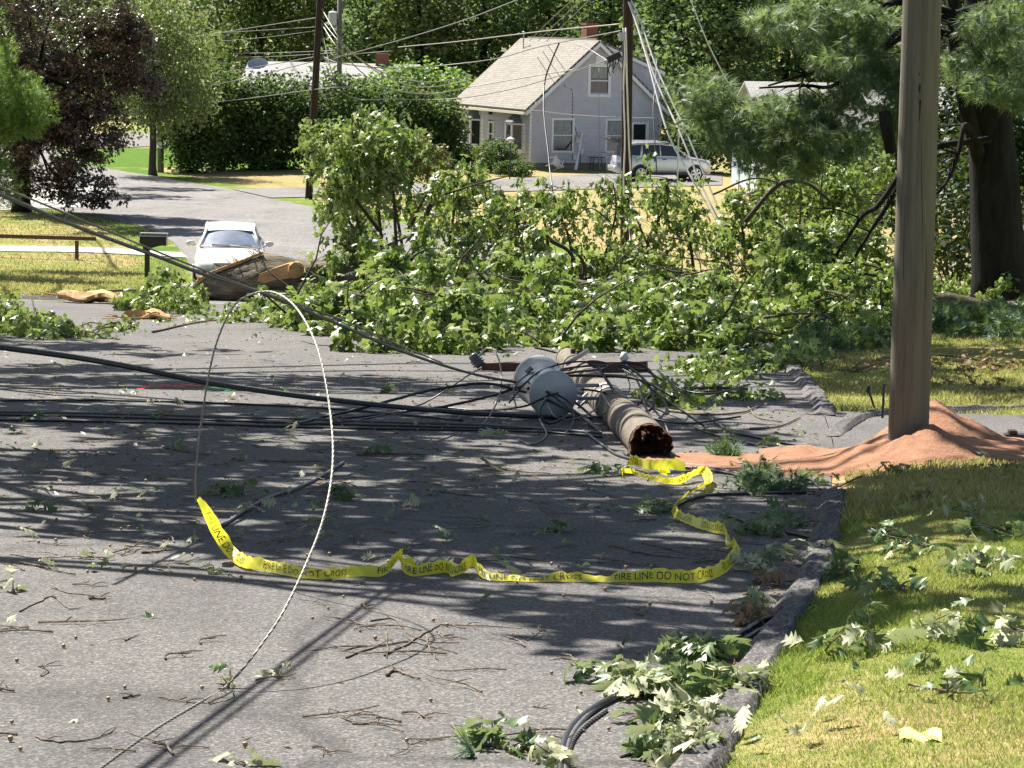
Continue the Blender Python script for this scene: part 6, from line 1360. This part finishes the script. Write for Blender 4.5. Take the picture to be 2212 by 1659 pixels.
def tape():
    P0 = [G(x, y)+Vector((0,0,l)) for x, y, l, _ in TP]; Wv = [Vector(w_) for *_, w_ in TP]
    pl = spline(P0, 10); wl = spline(Wv, 10); n = len(pl); L = [0]
    for i in range(1, n): L.append(L[-1]+(pl[i]-pl[i-1]).length)
    X = np.array([tuple(p) for p in pl]); Wn = np.array([tuple(w_.normalized()*.068) if w_.length > .06 else tuple(w_*1.1) for w_ in wl])
    Ls = np.array(L)
    def at(s_, v):                 # s along, v across 0..1
        p = np.array([np.interp(s_, Ls, X[:, k]) for k in range(3)]); w_ = np.array([np.interp(s_, Ls, Wn[:, k]) for k in range(3)])
        p = p+w_*v; amp = .006; nz = amp*math.sin(s_*17+v*3)+amp*.8*math.sin(s_*41+2*v+1)+.0012*math.sin(s_*110-v*5)
        p[2] += abs(nz)*(.4+v); p[1] += nz*.5
        p[2] = max(p[2], TZ(p[1])+.008+.002*v); return p
    K = 6; m = MB(); N_ = int(L[-1]/.012)
    for i in range(N_+1):
        for k in range(K+1): m.v.append(tuple(at(L[-1]*i/N_, k/K)))
    m.f = [(i*(K+1)+k, (i+1)*(K+1)+k, (i+1)*(K+1)+k+1, i*(K+1)+k+1) for i in range(N_) for k in range(K)]
    o = m.build('caution_tape', yt, None, True); tag(o, 'yellow fire line tape with black lettering snaking over the road', 'caution tape')
    # lettering as a real mesh wrapped on the ribbon
    c = bpy.data.curves.new('t', 'FONT'); c.body = 'FIRE LINE DO NOT CROSS'; c.size = 1; c.resolution_u = 2; to = bpy.data.objects.new('t', c); COL.objects.link(to)
    bpy.context.view_layer.update(); dg = bpy.context.evaluated_depsgraph_get(); tm_ = bpy.data.meshes.new_from_object(to.evaluated_get(dg)); bpy.data.objects.remove(to)
    bm = bmesh.new(); bm.from_mesh(tm_); bmesh.ops.triangulate(bm, faces=bm.faces)
    mx = max(v.co.x for v in bm.verts); my = max(v.co.y for v in bm.verts)
    bmesh.ops.subdivide_edges(bm, edges=[e_ for e_ in bm.edges if e_.calc_length() > .25], cuts=2, use_grid_fill=False); bmesh.ops.triangulate(bm, faces=bm.faces)
    vs = [(v.co.x/mx, v.co.y/my) for v in bm.verts]; fs = [tuple(v.index for v in f.verts) for f in bm.faces]
    m = MB(); s0 = .08; tl = .60
    while s0+tl < L[-1]:
        vv = []
        for x, y in vs:
            s_ = s0+x*tl; p = at(s_, .22+.56*y); q = at(s_+.01, .22+.56*y); r_ = at(s_, .22+.56*y+.1)
            nn = np.cross(q-p, r_-p); nn /= (np.linalg.norm(nn)+1e-9)
            tocam = np.array(CAM)-p; nn = nn if nn[2]+.0*tocam[1] > 0 else -nn
            if abs(nn[2]) < .25 and nn[1] > 0: nn = -nn
            vv.append(tuple(p+nn*.0045))
        m = MB(); m.add(vv, fs); m.build('lettering', MT['black'], o); s0 += tl+.17
tape()
# knotted tails of the tape
m = MB()
for px, py in ((868,1222), (1345,1020), (480+945, 1022)):
    c = G(px, py+14)+Vector((0,0,.07))
    for k in range(3):
        a = random.uniform(0, 6.28); d = Vector((math.cos(a)*.06, random.uniform(-.03,.03), math.sin(a)*.03)); m.add([c-d*.3, c+d+Vector((0,0,.02)), c+d*1.1+Vector((.01,0,-.02)), c+Vector((0,0,-.025))], [(0,1,2,3)])
m.f and m.build('knot', yt, bpy.data.objects['caution_tape'])
# ------------------------------------------------------------------ debris near the camera
def sprig(label, px, py, rp, nl, mat='oakdeb', ls=.13, hz=.05, name='oak_sprig', cat='leaf cluster', tw=3, tm=T_OAK, pit=(-.5,.4), group=None, flat=.35):
    b = G(px, py); b.z += LZ(b); e = empty(name, b, label, cat, 0, group); r_ = rp/S(b.y); c = []; mb = MB()
    for k in range(nl):
        a = random.uniform(0, 6.28); q = math.sqrt(random.random())*r_; c.append((q*math.cos(a), q*math.sin(a)*1.5, random.random()*hz+.015))
    for k in range(tw):
        a = c[random.randrange(nl)]; d = c[random.randrange(nl)]; limb(mb, (a[0], a[1], .012), (d[0], d[1], d[2]), .005, .002, 4, sides=5, wob=.15)
    if tw: mb.build('twig', MT['twig'], e, True)
    mesh_obj('leaves', leaves_mesh('leaves', np.array(c), ls, tm, pit, (-1.2,1.2), .5), MT[mat], e); return e
def LZ(p):
    d = p.x-RE(p.y)
    if d > 0 and p.y < 26 and not (drv_lo < p.y < drv_hi): return min(d*.20, .14)
    return 0
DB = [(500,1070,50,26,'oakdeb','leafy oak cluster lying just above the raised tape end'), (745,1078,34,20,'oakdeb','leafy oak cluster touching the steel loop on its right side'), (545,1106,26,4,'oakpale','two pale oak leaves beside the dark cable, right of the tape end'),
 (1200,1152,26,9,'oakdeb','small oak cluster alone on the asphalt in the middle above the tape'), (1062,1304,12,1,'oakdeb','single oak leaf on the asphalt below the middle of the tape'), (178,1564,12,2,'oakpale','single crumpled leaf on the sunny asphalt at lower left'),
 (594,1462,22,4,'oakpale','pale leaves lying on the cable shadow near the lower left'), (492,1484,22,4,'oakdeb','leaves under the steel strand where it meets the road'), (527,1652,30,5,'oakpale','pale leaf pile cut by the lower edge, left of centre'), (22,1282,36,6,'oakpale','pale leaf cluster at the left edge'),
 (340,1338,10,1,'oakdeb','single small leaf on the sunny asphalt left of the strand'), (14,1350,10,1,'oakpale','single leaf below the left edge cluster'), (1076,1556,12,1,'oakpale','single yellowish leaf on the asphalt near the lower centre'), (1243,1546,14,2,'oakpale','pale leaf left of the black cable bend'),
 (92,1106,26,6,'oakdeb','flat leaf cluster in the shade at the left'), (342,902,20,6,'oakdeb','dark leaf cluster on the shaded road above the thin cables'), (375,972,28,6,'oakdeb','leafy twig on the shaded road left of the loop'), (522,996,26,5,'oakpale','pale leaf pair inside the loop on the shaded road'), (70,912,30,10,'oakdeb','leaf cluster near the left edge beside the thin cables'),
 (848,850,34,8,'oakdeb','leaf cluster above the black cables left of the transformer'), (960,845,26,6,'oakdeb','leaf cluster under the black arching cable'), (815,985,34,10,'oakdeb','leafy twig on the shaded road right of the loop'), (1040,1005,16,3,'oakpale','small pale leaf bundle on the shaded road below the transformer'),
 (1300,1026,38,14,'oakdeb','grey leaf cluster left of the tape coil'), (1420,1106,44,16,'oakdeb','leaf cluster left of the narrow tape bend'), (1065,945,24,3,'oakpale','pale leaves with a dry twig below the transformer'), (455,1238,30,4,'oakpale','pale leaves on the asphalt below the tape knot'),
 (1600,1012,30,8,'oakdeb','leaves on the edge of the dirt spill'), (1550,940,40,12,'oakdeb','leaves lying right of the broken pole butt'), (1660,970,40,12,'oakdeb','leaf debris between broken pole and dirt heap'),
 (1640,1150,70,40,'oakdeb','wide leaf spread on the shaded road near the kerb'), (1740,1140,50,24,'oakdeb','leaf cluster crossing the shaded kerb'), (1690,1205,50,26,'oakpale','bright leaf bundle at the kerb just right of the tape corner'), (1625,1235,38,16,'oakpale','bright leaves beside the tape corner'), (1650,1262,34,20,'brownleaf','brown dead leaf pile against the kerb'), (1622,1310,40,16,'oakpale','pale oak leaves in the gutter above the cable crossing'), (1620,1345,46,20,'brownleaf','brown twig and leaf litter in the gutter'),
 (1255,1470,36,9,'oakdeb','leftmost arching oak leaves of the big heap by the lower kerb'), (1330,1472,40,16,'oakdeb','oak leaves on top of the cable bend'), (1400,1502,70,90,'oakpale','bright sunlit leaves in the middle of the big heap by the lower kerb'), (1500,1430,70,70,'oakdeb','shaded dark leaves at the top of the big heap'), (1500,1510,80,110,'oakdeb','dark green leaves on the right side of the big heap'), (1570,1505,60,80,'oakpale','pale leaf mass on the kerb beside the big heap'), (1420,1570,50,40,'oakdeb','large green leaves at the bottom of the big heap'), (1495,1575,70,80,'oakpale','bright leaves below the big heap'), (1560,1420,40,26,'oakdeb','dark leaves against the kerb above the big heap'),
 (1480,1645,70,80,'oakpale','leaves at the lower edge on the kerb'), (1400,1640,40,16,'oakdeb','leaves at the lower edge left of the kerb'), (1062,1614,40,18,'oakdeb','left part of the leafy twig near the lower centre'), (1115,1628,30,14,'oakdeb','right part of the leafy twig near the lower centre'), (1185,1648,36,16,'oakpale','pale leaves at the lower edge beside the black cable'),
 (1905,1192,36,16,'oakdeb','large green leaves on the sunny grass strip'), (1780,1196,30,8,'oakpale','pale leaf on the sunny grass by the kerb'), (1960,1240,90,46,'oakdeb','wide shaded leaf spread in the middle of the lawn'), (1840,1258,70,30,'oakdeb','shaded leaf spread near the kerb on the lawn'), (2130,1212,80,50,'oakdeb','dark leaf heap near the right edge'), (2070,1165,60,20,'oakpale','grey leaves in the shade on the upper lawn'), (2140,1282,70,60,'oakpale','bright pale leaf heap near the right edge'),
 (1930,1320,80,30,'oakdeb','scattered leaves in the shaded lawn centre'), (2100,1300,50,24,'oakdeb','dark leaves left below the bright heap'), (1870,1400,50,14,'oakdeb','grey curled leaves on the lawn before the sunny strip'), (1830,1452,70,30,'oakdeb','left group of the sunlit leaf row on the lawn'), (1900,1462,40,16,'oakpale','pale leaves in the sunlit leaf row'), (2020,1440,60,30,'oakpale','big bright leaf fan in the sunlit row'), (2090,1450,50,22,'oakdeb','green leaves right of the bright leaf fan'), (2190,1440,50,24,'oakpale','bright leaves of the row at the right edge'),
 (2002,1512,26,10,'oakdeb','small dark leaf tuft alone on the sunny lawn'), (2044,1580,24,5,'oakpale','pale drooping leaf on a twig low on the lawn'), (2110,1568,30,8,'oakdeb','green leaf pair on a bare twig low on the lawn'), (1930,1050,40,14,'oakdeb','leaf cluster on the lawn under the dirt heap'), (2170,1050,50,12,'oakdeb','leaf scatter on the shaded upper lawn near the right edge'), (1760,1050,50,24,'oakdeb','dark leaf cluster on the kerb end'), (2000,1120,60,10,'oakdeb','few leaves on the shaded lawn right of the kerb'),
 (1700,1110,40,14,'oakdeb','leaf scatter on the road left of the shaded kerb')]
for px, py, rp, nl, mt, lb in DB:
    s_ = S(G(px, py).y); sprig(lb, px, py, rp*.85, max(1, int(nl*(.9 if px < 1650 else .5))), mt, .102, .03+.0012*min(rp, 60), tw=0 if nl < 4 else 3)
# needles tuft near lower centre
sprig('small fan of green pine needles near the lower centre', 1022, 1640, 10, 4, 'pinelow', .10, .02, 'pine_tuft', 'pine tuft', 0, T_NEED, (0,.5)); sprig('tiny pine tuft on the asphalt left of the kerb', 1340, 1410, 8, 3, 'pinelow', .07, .02, 'pine_tuft', 'pine tuft', 0, T_NEED, (0,.5))
# crumpled yellow paper
b = G(1985, 1672); b.z += .125; m = MB(); nn = 9
for i in range(nn):
    for j in range(nn): x = (i/(nn-1)-.5)*.15; y = (j/(nn-1)-.5)*.16; m.v.append((x+.02*y/.16, y, .012+.010*math.sin(i*1.3+j*.7)+.03*(x/.14)**2))
m.f = [(i*nn+j, (i+1)*nn+j, (i+1)*nn+j+1, i*nn+j+1) for i in range(nn-1) for j in range(nn-1)]
o = m.build('paper_scrap', mat_simple('yellow_paper', (.86,.72,.16), .6, var=.05), None, True); o.location = b; tag(o, 'bright yellow paper scrap lying on the sunny lawn at the lower right', 'paper scrap')
# twigs (sticks) on the asphalt
def stick(label, pts_, r_, group=None, mat='twig', br=1, loc=None):
    q = [G(x, y)+Vector((0,0,r_+.004)) for x, y in pts_]; q = [p+Vector((0,0,LZ(p))) for p in q]; pl = spline(q, 5); pl = [p+Vector((random.gauss(0,.003), random.gauss(0,.006), 0)) for p in pl]; n = len(pl); m = MB()
    m.tube(pl, [r_*(1-.55*i/n) for i in range(n)], 6, jit=.12)
    for k in range(br):
        p = pl[random.randrange(1, max(2, n-2))]; d = Vector((random.uniform(-.08,.08), random.uniform(-.1,.1), .012)); m.tube([p, p+d*.5+Vector((0,0,.006)), p+d], [r_*.5, r_*.4, r_*.25], 5)
    return tag(m.build('stick', MT[mat], None, True), label, 'stick', group)
ST = [([(42,1220),(80,1226),(118,1236),(164,1245)], .009,'thick pale broken stick on the sunny asphalt at left'), ([(305,1198),(340,1196),(378,1192)], .010,'short thick stub with a thin side twig left of the tape'), ([(40,1325),(90,1300),(115,1292),(150,1318),(175,1316)], .005,'bent crooked twig at the left'), ([(110,1272),(150,1284),(215,1292),(230,1305)], .004,'long thin twig above the crooked one'),
 ([(22,1200),(80,1208),(175,1204)], .004,'thin straight twig near the left edge'), ([(262,1512),(305,1506)], .007,'short dark stub low on the sunny asphalt'), ([(78,1595),(115,1606),(190,1603),(230,1590),(250,1574)], .005,'curved twig with raised tip at lower left'), ([(190,1297),(230,1298)], .010,'small dark stub beside the thin twig'), ([(270,1388),(298,1374)], .004,'tiny dark twig in the sunny area'),
 ([(745,1425),(800,1405),(880,1390),(930,1400),(990,1415)], .006,'main stem of the large branching twig at centre'), ([(830,1420),(880,1395),(920,1370),(960,1352),(1005,1362)], .006,'upper arm of the large branching twig'), ([(800,1345),(850,1340),(880,1370),(930,1390),(990,1392)], .005,'arched arm of the large branching twig'), ([(920,1375),(930,1410),(945,1430)], .005,'downward arm of the large branching twig'), ([(832,1370),(838,1400),(834,1425)], .005,'short arm on the left of the branching twig'),
 ([(738,1410),(780,1400),(825,1398)], .004,'thin left tip of the branching twig'), ([(835,1465),(850,1452),(870,1460),(908,1472)], .009,'pale forked stub below the branching twig'), ([(740,1555),(770,1568),(810,1565),(868,1572)], .005,'curved dark twig near the lower centre'), ([(975,1570),(1000,1590),(1025,1605)], .006,'straight twig leading to the lower centre leaves'), ([(1000,1612),(1080,1620),(1150,1640)], .006,'stem under the lower centre leaves'),
 ([(1150,1430+100),(1185,1535)], .004,'short twig left of the cable bend'), ([(1340,1640),(1400,1622),(1500,1610)], .006,'long pale twig at the lower edge right of the cable'), ([(1430,1405),(1500,1430),(1550,1460)], .005,'thin curved twig above the leaf heap'), ([(1535,1380),(1590,1405),(1640,1420)], .006,'pale twig in the gutter shade'),
 ([(1060,1010),(1110,1020),(1190,1026)], .008,'dark stick in the shaded road below the transformer'), ([(770,985),(840,984),(920,986)], .014,'thick dark stick in the shade right of the loop'), ([(560,998),(640,1000),(700,998)], .008,'dark stick crossing behind the loop'), ([(350,968),(400,978),(450,985)], .012,'stick behind the loop left leg'), ([(1320,1180),(1400,1200),(1480,1210)], .006,'thin twig in the shade above the right tape stretch'), ([(1385,1175),(1450,1190),(1540,1215)], .005,'second thin twig above the right tape stretch'), ([(1210,1050),(1280,1062),(1330,1075)], .005,'twig in the shade left of the tape bend'), ([(920,1060),(990,1070),(1080,1080)], .006,'thin dark twig in the central shade'),
 ([(1105,1305-100),(1160,1212),(1230,1222)], .005,'twig in the shade above the tape middle'), ([(1790,1450),(1830,1440),(1880,1447)], .007,'stick among the lawn leaves'), ([(1960,1560),(2010,1570),(2080,1580),(2130,1572)], .007,'bare twig low on the lawn'), ([(2080,1440),(2150,1434),(2212,1436)], .007,'pale twig along the sunlit leaf row'), ([(1905,1285),(1930,1310),(1950,1330)], .014,'thick dark stub standing among lawn leaves'), ([(1840,1120),(1880,1112),(1930,1100)], .006,'twig on the shaded upper lawn'),
 ([(1440,890),(1520,900),(1600,895),(1640,880)], .018,'long dark branch on the road right of the broken pole'), ([(1620,930),(1680,925),(1730,905)], .014,'bent branch near the kerb end'), ([(1600,850),(1630,900),(1690,915)], .012,'curved bare branch behind it'), ([(1690,740),(1780,760),(1900,765)], .03,'long pale bare branch over the kerb beneath the pine boughs'), ([(1600,700),(1680,730),(1750,755)], .03,'pale bare branch pointing into the leaf pile'),
 ([(1860,1045),(1800,1060),(1760,1075)], .01,'twig at the end of the kerb'), ([(60,845),(140,852),(210,850)], .008,'thin stick on the shaded road at left'), ([(330,720),(420,700),(500,690)], .02,'bare branch lying under the leafy trunk debris')]
for q, r_, lb in ST: stick(lb, q, r_*.85, br=2)
# scatter of small twigs, all alike
rt = random.Random(3)
tm_list = []
for k in range(5):
    L_ = .10+.05*k; m = MB(); pl = [Vector((L_*t, .015*math.sin(t*5+k)+rt.uniform(-.004,.004), .003+.004*abs(math.sin(t*4)))) for t in np.linspace(0, 1, 8)]; m.tube(pl, [.0035*(1-.6*i/8) for i in range(8)], 5)
    for j in range(2): p = pl[rt.randrange(2, 6)]; m.tube([p, p+Vector((.02, rt.choice([-1,1])*.03, .006)), p+Vector((.05, rt.choice([-1,1])*.05, .003))], [.002, .0018, .001], 4)
    me = bpy.data.meshes.new('twig'); me.from_pydata(m.v, [], m.f); me.materials.append(MT['twig']); tm_list.append(me)
def scatter(name, meshes, n, pick, label, cat, group, sc=(.7, 1.4), dz=0):
    for i in range(n):
        px, py = pick(rt); p = G(px, py); o = bpy.data.objects.new(name, rt.choice(meshes)); COL.objects.link(o); o.location = p+Vector((0,0,.006+LZ(p)+dz)); o.rotation_euler = (0, 0, rt.uniform(0, 6.28)); s_ = rt.uniform(*sc); o.scale = (s_,)*3; tag(o, label, cat, group)
def on_road(r):
    while True:
        t = r.random()**1.1; py = 700+t*940 if r.random() < .5 else r.uniform(780, 1250); px = r.uniform(0, 2100); 
        if px < np.interp(py, [700,880,1060,1240,1480,1659], [1640,1740,1760,1720,1570,1470]) and not (1100 < px < 1420 and 780 < py < 990): return px, py
scatter('twig', tm_list, 280, on_road, 'thin broken twig scattered on the asphalt', 'twig', 'small twigs scattered over the road', (.7, 1.7))
m = MB(); m.sphere((0,0,.008), .0085, 10, 7, (1,1,1)); m.tube([(0,0,.013), (0,0,.016), (0,0,.018)], [.009, .007, .002], 10); me = bpy.data.meshes.new('acorn'); me.from_pydata(m.v, [], m.f); me.materials.append(mat_simple('acorn_shell', (.42,.27,.14), .5, var=.3, scale=90))
for p in me.polygons: p.use_smooth = True
scatter('acorn', [me], 220, on_road, 'small tan acorn lying on the asphalt', 'acorn', 'acorns scattered over the road', (.75, 1.25))
lm = []
for k in range(4):
    tv, tf = T_OAK[k % 3]; V = tv*.11; V[:, 2] += .035; R = rotmats(np.array([0.]), np.array([.1*k]), np.array([.5*(k-1.5)]))[0]; V = V@R.T; V[:, 2] -= V[:, 2].min()-.002
    me = npmesh('oak_leaf', V, [tf]); me.materials.append(MT['oakdeb' if k % 2 else 'oakpale']); lm.append(me)
def far_road(r):
    while True:
        py = 690+r.random()**1.2*560; px = r.uniform(0, 1800)
        if px < np.interp(py, [700,880,1060,1240], [1640,1740,1760,1720]) and not (1100 < px < 1420 and 780 < py < 990): return px, py
scatter('oak_leaf', lm, 230, far_road, 'fallen oak leaf lying loose on the shaded asphalt', 'leaf', 'loose oak leaves on the road', (.5, 1.15))
def lawn_pick(r):
    while True:
        py = r.uniform(1060, 1659); px = r.uniform(1500, 2212)
        if px > np.interp(py, [1060,1240,1480,1659], [1820,1780,1640,1540])+10: return px, py
scatter('oak_leaf', lm, 34, lawn_pick, 'fallen oak leaf lying loose on the lawn', 'leaf', 'loose oak leaves on the lawn', (.6, 1.2), .012)
# ------------------------------------------------------------------ grass
def grass(name, n, xr, yr_, hgt, wd, mat, cond, seed, dens_pow=1.0):
    r = np.random.default_rng(seed); y = yr_[0]+(yr_[1]-yr_[0])*r.random(n*2)**dens_pow; re = np.interp(y, RY, RX); x = re+.10+r.random(n*2)*(xr(y)-re)
    ok = cond(x, y, re); x = x[ok][:n]; y = y[ok][:n]; re = re[ok][:n]; k = len(x)
    d = x-re; z = np.interp(y, _Y, _Z)+np.minimum(d*.2, .14)*(y < 26)+np.where(d > .5, (.03*np.sin(x*1.3+y*.7)+.02*np.sin(x*3.1-y*1.9))*np.clip(d-.5, 0, 1), 0)-.014
    a = r.uniform(0, 6.28, k); h = hgt*r.uniform(.4, 1.25, k)*(1+.5*np.sin(x*2.1)*np.sin(y*1.7)); ln = r.uniform(.1, .9, k)*h; b = r.uniform(0, 6.28, k)
    c = np.stack([x, y, z], 1); t = np.stack([np.cos(a), np.sin(a), 0*a], 1)*wd; l = np.stack([np.cos(b)*ln, np.sin(b)*ln, h], 1)
    V = np.stack([c-t, c+t, c+l*np.array([.4,.4,.6])+t*.7, c+l], 1).reshape(-1, 3); base = np.arange(k)*4
    F1 = np.stack([base, base+1, base+2, base+3], 1)
    o = mesh_obj(name, npmesh(name, V, [F1]), MT[mat]); return tag(o, kind='stuff')
notdrv = lambda x, y: ~((y > drv_lo-.05) & (y < drv_hi+.05))
xmax = lambda y: y*(1106/6000.)+.4
def dirtfree(x, y): 
    return ((x-pb.x)/1.25)**2+((y-pb.y)/1.35)**2 > .55
g1 = grass('grass', 105000, xmax, (8.0, 17), .020, .0020, 'grass', lambda x, y, re: notdrv(x, y) & dirtfree(x, y), 1, 1.0)
g2 = grass('grass', 26000, xmax, (8.0, 17), .038, .0022, 'grassg', lambda x, y, re: notdrv(x, y) & dirtfree(x, y) & ((x-re < .22+.15*np.sin(y*3)) | (np.sin(x*2.3+1)*np.sin(y*1.4) > .35)), 2)
g3 = grass('grass', 75000, lambda y: y*.19+.4, (17, 50), .05, .006, 'grassdry', lambda x, y, re: notdrv(x, y) & dirtfree(x, y), 3)

# ------------------------------------------------------------------ fine litter, nobody could count it
def litter(name, n, pick, size, mat, seed, dz=.006):
    r = random.Random(seed); V = []; 
    for i in range(n):
        px, py = pick(r); p = G(px, py); z = LZ(p)+dz; a = r.uniform(0, 6.28); s_ = size*r.uniform(.4, 1.5); l = Vector((math.cos(a), math.sin(a), 0))*s_; w_ = Vector((-l.y, l.x, 0))*r.uniform(.12, .6)
        c = p+Vector((0,0,z)); V += [c-l, c-w_*.6+Vector((0,0,s_*r.uniform(.1,.5))), c+l+Vector((0,0,s_*r.uniform(0,.5))), c+w_]
    idx = np.arange(len(V)).reshape(-1, 4); return tag(mesh_obj(name, npmesh(name, V, [idx]), MT[mat]), kind='stuff')
def gut(r):
    py = r.uniform(1060, 1659); ex = np.interp(py, [1060,1240,1480,1659], [1780,1740,1590,1490]); return ex-abs(r.gauss(0, 45))-4, py
def farl(r):
    while True:
        py = 690+r.random()**1.6*420; px = r.uniform(0, 1800)
        if px < np.interp(py, [700,880,1060,1240], [1690,1760,1780,1740]): return px, py
litter('leaf_litter', 3600, farl, .024, 'brownleaf', 5); litter('leaf_litter', 1900, farl, .026, 'oakdeb', 6); litter('leaf_litter', 900, gut, .018, 'brownleaf', 7)
litter('leaf_litter', 500, on_road, .012, 'brownleaf', 8)
def dirtp(r):
    a = r.uniform(0, 6.28); q = r.random()**.5; return 1900+math.cos(a)*460*q, 1022+math.sin(a)*55*q
def crumbs():
    r = random.Random(4); m = MB()
    for i in range(150):
        px, py = dirtp(r); p = G(px, py); z = 0
        c = p+Vector((0,0,.012+LZ(p))); s_ = r.uniform(.006, .022)
        m.sphere(c, s_, 6, 4, (r.uniform(.8,1.4), r.uniform(.8,1.3), r.uniform(.5,.9)))
    return tag(m.build('dirt_crumbs', MT['dirt'], None, False), kind='stuff')
crumbs()

def grass_left():
    r = np.random.default_rng(9); n = 60000; y = YK+1+(100-YK)*r.random(n)**1.5; le = np.interp(y, LY, LX); x = le-.1-r.random(n)*9; k = n
    z = np.interp(y, _Y, _Z)-.012; a = r.uniform(0, 6.28, k); h = .05*r.uniform(.4, 1.4, k); b = r.uniform(0, 6.28, k); ln = h*r.uniform(.2, 1, k)
    pp = (y > G(200,546).y-.2) & (y < G(200,531).y+.2); ok = ~pp; x, y, z, a, h, b, ln = [q[ok] for q in (x, y, z, a, h, b, ln)]; k = len(x)
    c = np.stack([x, y, z], 1); t = np.stack([np.cos(a), np.sin(a), 0*a], 1)*.012; l = np.stack([np.cos(b)*ln, np.sin(b)*ln, h], 1)
    V = np.stack([c-t, c+t, c+l+t*.4, c+l-t*.4], 1).reshape(-1, 3); base = np.arange(k)*4
    tag(mesh_obj('grass', npmesh('grass', V, [np.stack([base, base+1, base+2, base+3], 1)]), MT['grassdry']), kind='stuff')
grass_left()
